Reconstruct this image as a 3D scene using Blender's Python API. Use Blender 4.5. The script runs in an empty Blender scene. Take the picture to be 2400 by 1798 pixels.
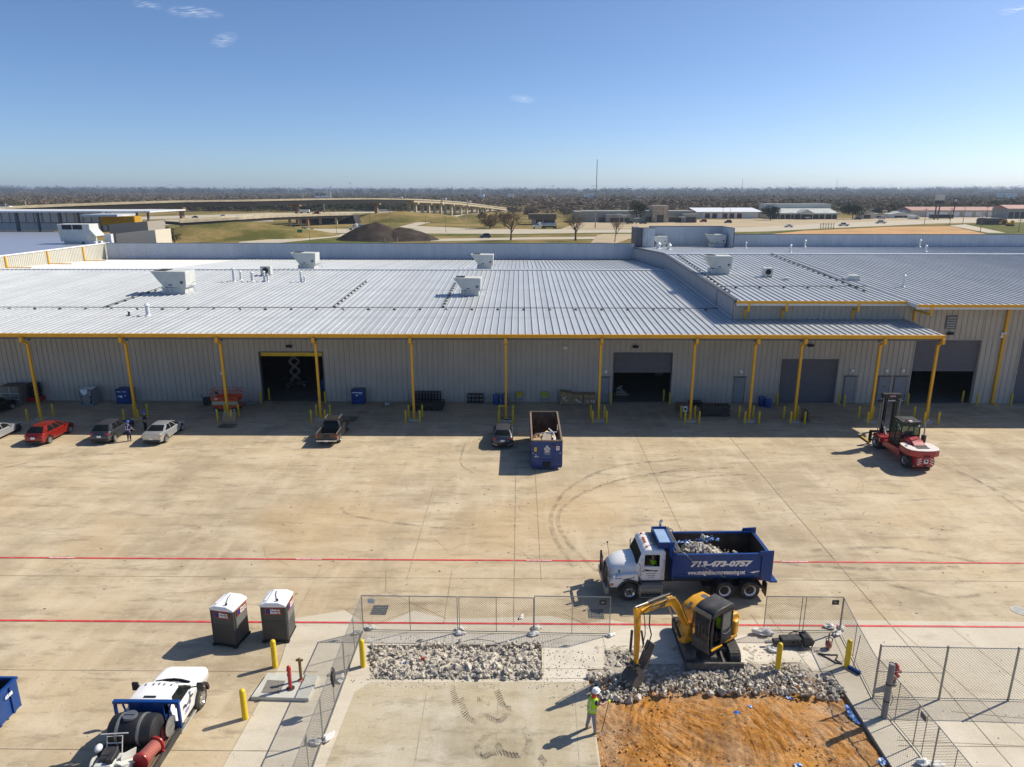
import bpy,bmesh,math,random
from mathutils import Vector,Matrix,Euler,noise
from mathutils.geometry import tessellate_polygon
R=math.radians
SC=bpy.context.scene
COL=SC.collection
rnd=random.Random(7)
# ---- camera, sky, sun, exposure
CAM_H,PITCH,YAW,FPX=19.7,R(15.2),R(0.62),1650.0
cd=bpy.data.cameras.new('camera');cam=bpy.data.objects.new('camera',cd);COL.objects.link(cam)
cam.location=(0,0,CAM_H);cam.rotation_euler=(R(90)-PITCH,0,YAW)
cd.sensor_width=36;cd.lens=36*FPX/2400;cd.clip_start=.5;cd.clip_end=30000
SC.camera=cam
SUN=Vector((1.02,.475,1.0)).normalized()
w=bpy.data.worlds.new('World');SC.world=w;w.use_nodes=True
nt=w.node_tree;nt.nodes.clear()
sky=nt.nodes.new('ShaderNodeTexSky');sky.sky_type='NISHITA';sky.sun_disc=False
sky.sun_elevation=math.asin(SUN.z);sky.sun_rotation=math.atan2(SUN.x,SUN.y)
sky.altitude=60;sky.air_density=.6;sky.dust_density=.7;sky.ozone_density=4.5
bg=nt.nodes.new('ShaderNodeBackground');bg.inputs[1].default_value=.122
wo=nt.nodes.new('ShaderNodeOutputWorld')
hs=nt.nodes.new('ShaderNodeHueSaturation');hs.inputs['Saturation'].default_value=1.05
nt.links.new(sky.outputs[0],hs.inputs['Color']);nt.links.new(hs.outputs[0],bg.inputs[0]);nt.links.new(bg.outputs[0],wo.inputs[0])
sd=bpy.data.lights.new('sun','SUN');sd.energy=5.0;sd.angle=R(.5);sd.color=(1,.92,.78)
so=bpy.data.objects.new('sun',sd);COL.objects.link(so)
so.rotation_euler=SUN.to_track_quat('Z','Y').to_euler()
SC.view_settings.view_transform='Standard';SC.view_settings.look='None'
SC.view_settings.exposure=0.2;SC.view_settings.gamma=1
SC.cycles.max_bounces=6;SC.cycles.diffuse_bounces=4;SC.cycles.glossy_bounces=3
SC.cycles.transparent_max_bounces=12;SC.cycles.volume_bounces=0
# ---- helpers
def ray(x,y):
 u=(x-1200)/FPX;v=(y-899)/FPX
 Y=math.cos(PITCH)-v*math.sin(PITCH);Z=-math.sin(PITCH)-v*math.cos(PITCH)
 return(u*math.cos(YAW)-Y*math.sin(YAW),u*math.sin(YAW)+Y*math.cos(YAW),Z)
def at(x,y,z=0.0):
 r=ray(x,y);t=(z-CAM_H)/r[2];return Vector((r[0]*t,r[1]*t,z))
def atY(x,y,Y):
 r=ray(x,y);t=Y/r[1];return Vector((r[0]*t,Y,CAM_H+r[2]*t))
class MB:
 def __init__(s):s.v=[];s.f=[];s.m=[];s.uv={}
 def add(s,vs,fs,m=0):
  b=len(s.v);s.v+=[tuple(p)for p in vs]
  s.f+=[tuple(i+b for i in f)for f in fs];s.m+=[m]*len(fs);return s
 def box(s,x0,x1,y0,y1,z0,z1,m=0):
  return s.add([(x0,y0,z0),(x1,y0,z0),(x1,y1,z0),(x0,y1,z0),(x0,y0,z1),(x1,y0,z1),(x1,y1,z1),(x0,y1,z1)],[(0,3,2,1),(4,5,6,7),(0,1,5,4),(1,2,6,5),(2,3,7,6),(3,0,4,7)],m)
 def obox(s,c,size,rot=(0,0,0),m=0):
  M=Euler(rot).to_matrix()if not isinstance(rot,Matrix)else rot
  a,b,d=size[0]/2,size[1]/2,size[2]/2;c=Vector(c)
  vs=[c+M@Vector(p)for p in[(-a,-b,-d),(a,-b,-d),(a,b,-d),(-a,b,-d),(-a,-b,d),(a,-b,d),(a,b,d),(-a,b,d)]]
  return s.add(vs,[(0,3,2,1),(4,5,6,7),(0,1,5,4),(1,2,6,5),(2,3,7,6),(3,0,4,7)],m)
 def beam(s,p0,p1,w,h,m=0,up=(0,0,1)):
  p0=Vector(p0);p1=Vector(p1);d=(p1-p0).normalized();u=Vector(up)
  if abs(d.dot(u))>.97:u=Vector((0,1,0))
  a=d.cross(u).normalized();b=a.cross(d).normalized()
  vs=[p+a*i*w/2+b*j*h/2 for p in(p0,p1)for i,j in((-1,-1),(1,-1),(1,1),(-1,1))]
  return s.add(vs,[(0,3,2,1),(4,5,6,7),(0,1,5,4),(1,2,6,5),(2,3,7,6),(3,0,4,7)],m)
 def cyl(s,p0,p1,r,r1=None,n=12,m=0,cap=True):
  p0=Vector(p0);p1=Vector(p1);r1=r if r1 is None else r1
  d=(p1-p0).normalized();u=Vector((0,0,1))if abs(d.z)<.9 else Vector((1,0,0))
  a=d.cross(u).normalized();b=d.cross(a)
  vs=[];fs=[]
  for p,q in((p0,r),(p1,r1)):
   for i in range(n):
    t=2*math.pi*i/n;vs.append(p+(a*math.cos(t)+b*math.sin(t))*q)
  for i in range(n):fs.append((i,(i+1)%n,n+(i+1)%n,n+i))
  if cap:fs.append(tuple(range(n-1,-1,-1)));fs.append(tuple(range(n,2*n)))
  return s.add(vs,fs,m)
 def tube(s,pts,r,n=6,m=0,cap=True):
  pts=[Vector(p)for p in pts];N=len(pts);vs=[];fs=[]
  rr=r if isinstance(r,(list,tuple))else[r]*N;pa=None
  for k,p in enumerate(pts):
   d=(pts[min(k+1,N-1)]-pts[max(k-1,0)]).normalized()
   if pa is None:
    u=Vector((0,0,1))if abs(d.z)<.9 else Vector((1,0,0));a=d.cross(u).normalized()
   else:a=(pa-d*pa.dot(d)).normalized()
   pa=a;b=d.cross(a)
   for i in range(n):
    t=2*math.pi*i/n;vs.append(p+(a*math.cos(t)+b*math.sin(t))*rr[k])
  for k in range(N-1):
   for i in range(n):fs.append((k*n+i,k*n+(i+1)%n,(k+1)*n+(i+1)%n,(k+1)*n+i))
  if cap:fs.append(tuple(range(n-1,-1,-1)));fs.append(tuple(range((N-1)*n,N*n)))
  return s.add(vs,fs,m)
 def lathe(s,prof,n=16,c=(0,0,0),axis='z',m=0):
  c=Vector(c);vs=[];fs=[];K=len(prof)
  for r,z in prof:
   for i in range(n):
    t=2*math.pi*i/n;x,y=r*math.cos(t),r*math.sin(t)
    q=(x,y,z)if axis=='z' else((z,x,y)if axis=='x' else(y,z,x))
    vs.append(c+Vector(q))
  for k in range(K-1):
   for i in range(n):fs.append((k*n+i,k*n+(i+1)%n,(k+1)*n+(i+1)%n,(k+1)*n+i))
  if prof[0][0]>1e-4:fs.append(tuple(range(n-1,-1,-1)))
  if prof[-1][0]>1e-4:fs.append(tuple(range((K-1)*n,K*n)))
  return s.add(vs,fs,m)
 def ell(s,c,r,n=12,k=8,m=0,rot=None):
  c=Vector(c);vs=[];fs=[]
  M=Euler(rot).to_matrix()if rot else Matrix.Identity(3)
  for j in range(k+1):
   ph=math.pi*j/k
   for i in range(n):
    t=2*math.pi*i/n
    vs.append(c+M@Vector((r[0]*math.sin(ph)*math.cos(t),r[1]*math.sin(ph)*math.sin(t),-r[2]*math.cos(ph))))
  for j in range(k):
   for i in range(n):fs.append((j*n+i,j*n+(i+1)%n,(j+1)*n+(i+1)%n,(j+1)*n+i))
  return s.add(vs,fs,m)
 def prism(s,poly,a,b,axis='y',m=0):
  def P(p,q,t):return(p,t,q)if axis=='y' else((t,p,q)if axis=='x' else(p,q,t))
  n=len(poly)
  vs=[P(p,q,a)for p,q in poly]+[P(p,q,b)for p,q in poly]
  fs=[tuple(range(n)),tuple(range(2*n-1,n-1,-1))]+[(i,n+i,n+(i+1)%n,(i+1)%n)for i in range(n)]
  return s.add(vs,fs,m)
 def poly(s,pts,m=0):
  return s.add(pts,[tuple(range(len(pts)))],m)
 def blob(s,c,r,seed=0,sub=1,m=0,jag=.25,sq=(1,1,1)):
  vs,fs=ICO[sub];c=Vector(c);q=random.Random(seed);ph=Vector((q.uniform(0,50),q.uniform(0,50),q.uniform(0,50)))
  M=Euler((q.uniform(0,6),q.uniform(0,6),q.uniform(0,6))).to_matrix()
  out=[c+(M@Vector((p.x*sq[0],p.y*sq[1],p.z*sq[2])))*(r*(1+jag*noise.noise(p*1.3+ph)*2))for p in vs]
  return s.add(out,fs,m)
 def build(s,name,mats,parent=None,smooth=None,bevel=0,loc=None,rz=None,recalc=True,seg=1):
  me=bpy.data.meshes.new(name);me.from_pydata(s.v,[],s.f)
  if not isinstance(mats,(list,tuple)):mats=[mats]
  for x in mats:me.materials.append(x)
  if len(mats)>1:me.polygons.foreach_set('material_index',s.m)
  if recalc:
   b=bmesh.new();b.from_mesh(me);bmesh.ops.recalc_face_normals(b,faces=b.faces);b.to_mesh(me);b.free()
  if smooth:
   me.polygons.foreach_set('use_smooth',[True]*len(me.polygons));me.set_sharp_from_angle(angle=R(smooth))
  me.update()
  o=bpy.data.objects.new(name,me);COL.objects.link(o)
  if parent:o.parent=parent
  if loc is not None:o.location=loc
  if rz is not None:o.rotation_euler.z=rz
  if bevel:
   b=o.modifiers.new('bevel','BEVEL');b.width=bevel;b.segments=seg;b.limit_method='ANGLE';b.angle_limit=R(40)
  return o
def _ico(sub):
 b=bmesh.new();bmesh.ops.create_icosphere(b,subdivisions=sub,radius=1)
 vs=[v.co.copy()for v in b.verts];fs=[tuple(v.index for v in f.verts)for f in b.faces];b.free();return vs,fs
ICO={k:_ico(k)for k in(1,2,3)}
def tag(o,label=None,cat=None,group=None,kind=None):
 if label:o['label']=label
 if cat:o['category']=cat
 if group:o['group']=group
 if kind:o['kind']=kind
 return o
def thing(name,label,cat,loc=(0,0,0),rz=0,group=None):
 o=bpy.data.objects.new(name,None);COL.objects.link(o);o.empty_display_size=.3
 o.location=loc;o.rotation_euler.z=rz;return tag(o,label,cat,group)
def kids(o):return[c for c in bpy.data.objects if c.parent==o]
def dup(root,loc,rz=0,label=None,group=None,scale=None):
 r=root.copy();COL.objects.link(r);r.location=loc;r.rotation_euler.z=rz
 if label:r['label']=label
 if group:r['group']=group
 if scale:r.scale=(scale,)*3
 for ch in kids(root):
  c=ch.copy();COL.objects.link(c);c.parent=r
  for g in kids(ch):
   d=g.copy();COL.objects.link(d);d.parent=c
 return r
def text(name,s,size,mat,parent=None,loc=(0,0,0),rot=(90,0,0),shear=0,off=0,ext=.004,sx=1,align='CENTER',group=None):
 c=bpy.data.curves.new(name,'FONT');c.body=s;c.size=size;c.shear=shear;c.offset=off;c.extrude=ext
 c.align_x=align;c.align_y='CENTER';c.resolution_u=3
 o=bpy.data.objects.new(name,c);COL.objects.link(o)
 bpy.context.view_layer.update()
 me=bpy.data.meshes.new_from_object(o.evaluated_get(bpy.context.evaluated_depsgraph_get()))
 COL.objects.unlink(o);bpy.data.objects.remove(o)
 me.name=name;me.materials.clear();me.materials.append(mat)
 t=bpy.data.objects.new(name,me);COL.objects.link(t);t.location=loc;t.rotation_euler=[R(a)for a in rot];t.scale=(sx,1,1)
 if parent:t.parent=parent
 return t
 # ---- materials
def N(t,k,**kw):
 n=t.nodes.new(k)
 for a,b in kw.items():
  if a.startswith('i_'):n.inputs[int(a[2:])].default_value=b
  else:setattr(n,a,b)
 return n
def mat(name,col,rough=.6,metal=0,var=.12,scale=2.0,bump=0,bscale=20,dirt=None,dscale=1.2,damt=.5,coat=0,spec=.5,world=False,detail=6,panel=None):
 m=bpy.data.materials.new(name);m.use_nodes=True;t=m.node_tree;B=t.nodes['Principled BSDF'];L=t.links
 B.inputs['Roughness'].default_value=rough;B.inputs['Metallic'].default_value=metal
 B.inputs['Specular IOR Level'].default_value=spec
 if coat:B.inputs['Coat Weight'].default_value=coat;B.inputs['Coat Roughness'].default_value=.08
 if world:co=N(t,'ShaderNodeNewGeometry').outputs['Position']
 else:co=N(t,'ShaderNodeTexCoord').outputs['Object']
 out=None
 n1=N(t,'ShaderNodeTexNoise');n1.inputs['Scale'].default_value=scale;n1.inputs['Detail'].default_value=detail;L.new(co,n1.inputs['Vector'])
 r1=N(t,'ShaderNodeMapRange');r1.inputs[1].default_value=.3;r1.inputs[2].default_value=.7
 r1.inputs[3].default_value=1-var;r1.inputs[4].default_value=1+var;L.new(n1.outputs[0],r1.inputs[0])
 mx=N(t,'ShaderNodeMix',data_type='RGBA',blend_type='MULTIPLY');mx.inputs[0].default_value=1
 mx.inputs[6].default_value=(*col,1);L.new(r1.outputs[0],mx.inputs[7]);out=mx.outputs[2]
 if panel:
  gx=N(t,'ShaderNodeSeparateXYZ');gp=N(t,'ShaderNodeNewGeometry');L.new(gp.outputs['Position'],gx.inputs[0]);dv_=N(t,'ShaderNodeMath',operation='DIVIDE');dv_.inputs[1].default_value=panel[0];L.new(gx.outputs[0],dv_.inputs[0])
  fl=N(t,'ShaderNodeMath',operation='FLOOR');L.new(dv_.outputs[0],fl.inputs[0]);wn=N(t,'ShaderNodeTexWhiteNoise',noise_dimensions='1D');L.new(fl.outputs[0],wn.inputs['W'])
  rr=N(t,'ShaderNodeMapRange');rr.inputs[3].default_value=1-panel[1];rr.inputs[4].default_value=1+panel[1];L.new(wn.outputs[0],rr.inputs[0])
  mp_=N(t,'ShaderNodeMix',data_type='RGBA',blend_type='MULTIPLY');mp_.inputs[0].default_value=1;L.new(out,mp_.inputs[6]);L.new(rr.outputs[0],mp_.inputs[7]);out=mp_.outputs[2]
 if dirt:
  n2=N(t,'ShaderNodeTexNoise');n2.inputs['Scale'].default_value=dscale;n2.inputs['Detail'].default_value=8;n2.inputs['Roughness'].default_value=.65
  L.new(co,n2.inputs['Vector'])
  r2=N(t,'ShaderNodeMapRange');r2.inputs[1].default_value=.48;r2.inputs[2].default_value=.68;r2.inputs[4].default_value=damt;L.new(n2.outputs[0],r2.inputs[0])
  m2=N(t,'ShaderNodeMix',data_type='RGBA');L.new(r2.outputs[0],m2.inputs[0]);L.new(out,m2.inputs[6]);m2.inputs[7].default_value=(*dirt,1);out=m2.outputs[2]
 L.new(out,B.inputs['Base Color'])
 if bump:
  n3=N(t,'ShaderNodeTexNoise');n3.inputs['Scale'].default_value=bscale;n3.inputs['Detail'].default_value=5;L.new(co,n3.inputs['Vector'])
  bp=N(t,'ShaderNodeBump');bp.inputs['Strength'].default_value=bump;bp.inputs['Distance'].default_value=.05;L.new(n3.outputs[0],bp.inputs['Height']);L.new(bp.outputs[0],B.inputs['Normal'])
 return m
M={}
M['yellow']=mat('yellow_paint',(.72,.50,.012),.45,var=.08,dirt=(.45,.28,.03),damt=.4)
M['amber']=mat('amber_steel_paint',(.78,.40,.015),.45,var=.06)
M['wall']=mat('grey_wall_panel',(.52,.475,.405),.55,var=.06,scale=.4,spec=.3,panel=(.914,.025),dirt=(.45,.41,.34),dscale=.5,damt=.4)
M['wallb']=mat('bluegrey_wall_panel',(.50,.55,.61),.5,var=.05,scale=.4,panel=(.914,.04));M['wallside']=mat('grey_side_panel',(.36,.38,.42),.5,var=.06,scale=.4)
M['roof']=mat('galvalume_roof',(.47,.49,.50),.38,metal=0,var=.05,scale=.35,dirt=(.40,.42,.44),dscale=.25,damt=.5,spec=.6,panel=(.61,.07))
M['rooft']=mat('white_membrane_roof',(.68,.67,.65),.7,var=.04,scale=.5)
M['trim']=mat('dark_trim',(.10,.11,.13),.5,var=.1)
M['trimw']=mat('pale_trim',(.66,.68,.70),.45,var=.05)
M['shutter']=mat('dark_shutter',(.13,.125,.135),.5,var=.06)
M['door']=mat('grey_door',(.26,.27,.28),.5,var=.05)
M['white']=mat('white_paint',(.86,.86,.85),.35,var=.03,dirt=(.68,.66,.61),damt=.25)
M['offw']=mat('offwhite_metal',(.60,.61,.57),.5,var=.06,dirt=(.45,.45,.40),damt=.4)
M['steel']=mat('galvanised_steel',(.30,.30,.28),.45,metal=.5,var=.15,scale=4)
M['dsteel']=mat('dark_steel',(.045,.045,.047),.5,metal=.3,var=.25,dirt=(.16,.14,.12),damt=.5)
M['chrome']=mat('bright_metal',(.62,.62,.60),.22,metal=.9,var=.08)
M['black']=mat('black_plastic',(.018,.018,.02),.5,var=.2)
M['tyre']=mat('tyre_rubber',(.028,.027,.026),.8,var=.3,scale=6,dirt=(.15,.125,.10),damt=.6,dscale=4)
M['glass']=mat('tinted_glass',(.010,.013,.014),.14,var=.1,spec=.18)
M['blue']=mat('dark_blue_paint',(.004,.048,.22),.35,var=.12,dirt=(.02,.06,.16),damt=.4,dscale=1.5)
M['inkw']=mat('white_lettering',(.82,.82,.80),.5,var=.03)
M['inkk']=mat('black_lettering',(.02,.02,.02),.6,var=.05)
M['red']=mat('red_paint',(.42,.02,.025),.3,var=.1,coat=.3)
M['wood']=mat('pallet_wood',(.42,.30,.17),.8,var=.2,scale=5)
M['woodd']=mat('weathered_wood',(.20,.145,.10),.85,var=.25,scale=5)
M['plastic_bag']=mat('sandbag_cloth',(.70,.69,.66),.6,var=.12,scale=6,dirt=(.45,.42,.36),damt=.5,dscale=5)
M['concrete_block']=mat('grey_concrete',(.50,.475,.43),.85,var=.18,scale=3,bump=.5,bscale=10)
# ---- ground materials
def ground_mat(name,c1,c2,c3,stain,rough=.85,streak=1.0,spots=1.0,olive=None,tyre=0.0):
 m=bpy.data.materials.new(name);m.use_nodes=True;t=m.node_tree;L=t.links;B=t.nodes['Principled BSDF']
 B.inputs['Roughness'].default_value=rough;B.inputs['Specular IOR Level'].default_value=.25
 pos=N(t,'ShaderNodeNewGeometry').outputs['Position']
 def nz(scale,det=4,rough=.55,sx=1,sy=1,rz=0,off=0):
  mp=N(t,'ShaderNodeMapping');mp.inputs['Scale'].default_value=(sx,sy,1);mp.inputs['Rotation'].default_value=(0,0,rz);mp.inputs['Location'].default_value=(off,off,0)
  L.new(pos,mp.inputs[0]);n=N(t,'ShaderNodeTexNoise');n.inputs['Scale'].default_value=scale;n.inputs['Detail'].default_value=det;n.inputs['Roughness'].default_value=rough
  L.new(mp.outputs[0],n.inputs['Vector']);return n.outputs[0]
 def rng(s,a,b,c=0,d=1):
  r=N(t,'ShaderNodeMapRange');r.inputs[1].default_value=a;r.inputs[2].default_value=b;r.inputs[3].default_value=c;r.inputs[4].default_value=d;L.new(s,r.inputs[0]);return r.outputs[0]
 def mix(f,a,b,mode='MIX'):
  x=N(t,'ShaderNodeMix',data_type='RGBA',blend_type=mode)
  for i,s in((0,f),(6,a),(7,b)):
   if isinstance(s,(int,float)):x.inputs[i].default_value=s
   elif isinstance(s,tuple):x.inputs[i].default_value=(*s,1)
   else:L.new(s,x.inputs[i])
  return x.outputs[2]
 c=mix(rng(nz(.09,5),.40,.60),c1,c2)
 c=mix(rng(nz(.35,6,.6,sx=.55,sy=1.6,off=9),.45,.7,0,.9*streak),c,c3)
 c=mix(rng(nz(.5,6,.62,sx=1.7,sy=.28,rz=R(-28),off=31),.5,.72,0,.7*streak),c,c3)
 c=mix(rng(nz(1.1,8,.7,sx=.35,sy=1.3,rz=R(12),off=55),.52,.66,0,.62*spots),c,stain)
 c=mix(rng(nz(.22,8,.7,off=77),.52,.72,0,.62*spots),c,stain)
 if olive:c=mix(rng(nz(.06,3,.5,off=120),.56,.68,0,.4),c,olive)
 c=mix(rng(nz(.16,7,.65,sx=1.5,sy=.5,rz=R(20),off=210),.50,.66,0,.5),c,c2)
 c=mix(rng(nz(2.2,7,.75,sx=.5,sy=1.6,off=15),.56,.68,0,.5*spots),c,c3)
 c=mix(rng(nz(4.0,6,.75,sx=.6,off=5),.58,.68,0,.6*spots),c,stain)
 g=rng(nz(14,4,.8),.25,.75,.86,1.12)
 c=mix(1.0,c,g,'MULTIPLY')
 L.new(c,B.inputs['Base Color'])
 bp=N(t,'ShaderNodeBump');bp.inputs['Strength'].default_value=.25;bp.inputs['Distance'].default_value=.02
 L.new(nz(9,5,.7),bp.inputs['Height']);L.new(bp.outputs[0],B.inputs['Normal'])
 return m
M['yard']=ground_mat('tan_concrete',(.53,.425,.275),(.41,.33,.22),(.62,.525,.375),(.25,.195,.13),olive=(.53,.36,.18))
M['light']=ground_mat('pale_new_concrete',(.60,.54,.43),(.54,.48,.37),(.66,.60,.50),(.38,.33,.25),streak=.8,spots=.6)
M['olive']=ground_mat('stained_slab',(.49,.415,.28),(.40,.34,.225),(.57,.52,.42),(.25,.21,.145),streak=1,spots=1.1,olive=(.47,.40,.26))
M['white_c']=ground_mat('dusty_white_concrete',(.67,.62,.52),(.60,.54,.44),(.72,.68,.59),(.38,.33,.26),streak=.6,spots=.8)
M['asphalt_road']=ground_mat('pale_road',(.50,.44,.33),(.46,.40,.30),(.55,.49,.38),(.36,.31,.23))
M['cut']=mat('cut_concrete_edge',(.36,.33,.28),.9,var=.2,scale=3,world=True)
M['joint']=mat('joint_line',(.37,.30,.205),.9,var=.4,scale=1,world=True)
M['linered']=mat('red_line_paint',(.60,.045,.05),.6,var=.2,scale=1.5,dirt=(.50,.27,.20),dscale=2,damt=.5,world=True)
M['stain']=None
def flat(name,mtl,pts,z,holes=(),kind='structure',skirt=0,cutmat=None):
 rings=[[Vector((p[0],p[1],0))for p in pts]]+[[Vector((p[0],p[1],0))for p in h]for h in holes]
 tri=tessellate_polygon(rings);vs=[p for r in rings for p in r]
 b=MB();b.add([(p.x,p.y,z)for p in vs],[tuple(f)for f in tri],0)
 if skirt:
  for h in holes:
   n=len(h)
   for i in range(n):
    p,q=h[i],h[(i+1)%n];b.add([(p[0],p[1],z),(q[0],q[1],z),(q[0],q[1],z-skirt),(p[0],p[1],z-skirt)],[(0,1,2,3)],1)
 o=b.build(name,[mtl]+([cutmat]if cutmat else[]),recalc=False)
 for p in o.data.polygons:
  if p.material_index==0 and p.normal.z<0:p.flip()
 o.data.update()
 return tag(o,kind=kind)
S=lambda*a:[at(x,y)for x,y in a]
# the two broken-out holes (outline follows the saw cuts)
hole_a=S((866,1512),(1269,1512),(1271,1592.5),(869,1592.5))
hole_b=S((1416,1524),(1478,1524),(1500,1557),(1800,1557),(1804,1553),(1876,1553),(1903,1573),(1948,1573),(2128,1856),(1416,1856),(1376,1568),(1418,1568))
X0,X1,Y0,Y1=-95,95,8,66.0
flat('concrete_yard',M['yard'],[(X0,Y0),(X1,Y0),(X1,Y1),(X0,Y1)],0,[hole_a,hole_b],skirt=.45,cutmat=M['cut'])
# paler apron round the enclosure, in two sheets (left and right), with the holes cut through
edge=[(655,1560),(690,1450),(812,1430),(868,1466),(905,1461),(970,1431),(1045,1451),(1290,1444),(1370,1462),(1425,1452),(1500,1466),(1790,1452),(2420,1458)]
outer=S((505,1830),*edge)+[Vector((40,29.6,0)),Vector((40,8.5,0))]+S((450,1900))
flat('pale_apron',M['light'],outer,.004,[hole_a,hole_b])
flat('dusty_apron',M['white_c'],S((852,1484),(1400,1487),(1500,1470),(1640,1480),(1880,1500),(1900,1530),(1955,1560),(1960,1585),(1948,1573),(1903,1573),(1876,1553),(1804,1553),(1800,1557),(1500,1557),(1478,1524),(1416,1524),(1418,1568),(1376,1568),(1379,1590),(1340,1620),(1271,1650),(1271,1592.5),(1269,1512),(866,1512),(869,1592.5),(1271,1592.5),(1271,1650),(1100,1630),(835,1625),(866,1560),(862,1512)),.008)if 0 else None
flat('dusty_apron',M['white_c'],S((858,1486),(1400,1488),(1500,1468),(1640,1482),(1880,1500),(1946,1569),(1904,1569),(1878,1549),(1800,1549),(1795,1553),(1502,1553),(1480,1520),(1412,1520),(1413,1564),(1371,1564),(1376,1600),(1275,1620),(1275,1508),(862,1508)),.008)
flat('stained_slab',M['olive'],S((832,1622),(868,1599),(1275,1599),(1380,1598),(1409,1850),(742,1850)),.012)
# soil under the pits
g=MB();b2=[p for p in hole_b];xs=[p.x for p in b2];ys=[p.y for p in b2]
focus=at(1625,1440)
GX0,GX1,GY0,GY1=min(xs)-.3,max(xs)+.3,min(ys)-.3,max(ys)+.3
nx,ny=190,150
uvs=[];rubw=[];uvs2=[];selw=[]
for j in range(ny+1):
 for i in range(nx+1):
  x=GX0+(GX1-GX0)*i/nx;y=GY0+(GY1-GY0)*j/ny
  dx,dy=x-focus.x,y-focus.y;ang=math.atan2(dx,-dy);r=math.hypot(dx,dy);e2=at(1330,1560);d2x,d2y=x-e2.x,y-e2.y;ang2=math.atan2(d2x,-d2y);r2=math.hypot(d2x,d2y);wsel=max(0,min(1,.5+2.2*noise.noise(Vector((x*.28,y*.28,40)))+(-.35 if x>9 else.1)))
  a2=ang+.035*noise.noise(Vector((x*.3,y*.3,0)))*2
  a3=ang2+.05*noise.noise(Vector((x*.4,y*.4,3)))
  pt=.5+noise.noise(Vector((x*.8,y*.8,21)))*1.2;h=.06*pt*(1-wsel)*noise.noise(Vector((a2*30,r*.6,0)))+.09*pt*wsel*noise.noise(Vector((a3*26,r2*.5,6)))+.05*pt*noise.noise(Vector((a2*80,r*1.4,3)))+.05*noise.noise(Vector((x*1.6,y*1.6,13)))+.10*noise.noise(Vector((x*.45,y*.45,7)))+.045*noise.noise(Vector((x*5,y*5,9)))
  rub=max(0,min(1,(y-25.1)/.5+.8*noise.noise(Vector((x*.9,y*.9,1)))))
  g.v.append((x,y,-.17+(.15*rub)+h*(1-.2*rub)));uvs.append((a2*10,r));uvs2.append((a3*10,r2));selw.append(wsel);rubw.append(rub)
for j in range(ny):
 for i in range(nx):
  k=j*(nx+1)+i;g.f.append((k,k+1,k+nx+2,k+nx+1));g.m.append(0)
ms=bpy.data.materials.new('orange_clay');ms.use_nodes=True;t=ms.node_tree;B=t.nodes['Principled BSDF'];B.inputs['Roughness'].default_value=.95;B.inputs['Specular IOR Level'].default_value=.1
uvn=N(t,'ShaderNodeUVMap');uvn.uv_map='rake';posn=N(t,'ShaderNodeNewGeometry')
def tn(src,sc,det,sx=1,sy=1,off=0,ro=.6):
 mp=N(t,'ShaderNodeMapping');mp.inputs['Scale'].default_value=(sx,sy,1);mp.inputs['Location'].default_value=(off,off,0);t.links.new(src,mp.inputs[0])
 n=N(t,'ShaderNodeTexNoise');n.inputs['Scale'].default_value=sc;n.inputs['Detail'].default_value=det;n.inputs['Roughness'].default_value=ro;t.links.new(mp.outputs[0],n.inputs['Vector']);return n.outputs[0]
def ramp(s,els):
 r=N(t,'ShaderNodeValToRGB');t.links.new(s,r.inputs[0]);e=r.color_ramp.elements
 while len(e)<len(els):e.new(.5)
 for k,(p,c)in enumerate(els):e[k].position=p;e[k].color=(*c,1)
 return r.outputs[0]
def mixn(f,a,b,mode='MIX'):
 x=N(t,'ShaderNodeMix',data_type='RGBA',blend_type=mode)
 for i,s in((0,f),(6,a),(7,b)):
  if isinstance(s,(int,float)):x.inputs[i].default_value=s
  elif isinstance(s,tuple):x.inputs[i].default_value=(*s,1)
  else:t.links.new(s,x.inputs[i])
 return x.outputs[2]
c=ramp(tn(uvn.outputs[0],1,10,6.5,.8,ro=.78),[(.30,(.09,.035,.012)),(.41,(.24,.095,.025)),(.50,(.62,.27,.05)),(.60,(.52,.31,.15)),(.74,(.60,.45,.31))])
uv2=N(t,'ShaderNodeUVMap');uv2.uv_map='drag';sel=N(t,'ShaderNodeAttribute',attribute_name='sel')
c=mixn(sel.outputs['Fac'],c,ramp(tn(uv2.outputs[0],1,10,5.5,1.0,ro=.78),[(.30,(.08,.03,.012)),(.41,(.22,.09,.025)),(.50,(.64,.28,.055)),(.60,(.53,.33,.17)),(.74,(.62,.47,.33))]))
c=mixn(ramp(tn(posn.outputs['Position'],.33,6,off=3),[(.44,(0,0,0)),(.62,(1,1,1))]),c,mixn(.6,c,(.70,.55,.38)))
c=mixn(ramp(tn(posn.outputs['Position'],.5,5,off=30),[(.50,(0,0,0)),(.62,(1,1,1))]),c,mixn(.45,c,(.62,.29,.05)))
c=mixn(1.0,c,ramp(tn(posn.outputs['Position'],14,6,ro=.8),[(.3,(.6,.6,.6)),(.7,(1.25,1.25,1.25))]),'MULTIPLY')
at_=N(t,'ShaderNodeAttribute',attribute_name='fines')
c=mixn(ramp(tn(posn.outputs['Position'],.28,6,off=61,ro=.72),[(.46,(0,0,0)),(.60,(1,1,1))]),c,mixn(.6,c,(.16,.07,.025)))
c=mixn(at_.outputs['Fac'],c,(.50,.45,.37))
t.links.new(c,B.inputs['Base Color'])
bp=N(t,'ShaderNodeBump');bp.inputs['Strength'].default_value=1.0;bp.inputs['Distance'].default_value=.09
t.links.new(tn(posn.outputs['Position'],9,8,ro=.75),bp.inputs['Height']);t.links.new(bp.outputs[0],B.inputs['Normal'])
M['clay']=ms
o=g.build('excavated_soil',ms,smooth=60,recalc=False);tag(o,kind='structure')
fa=o.data.attributes.new('fines','FLOAT','POINT');fa.data.foreach_set('value',rubw)
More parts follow.
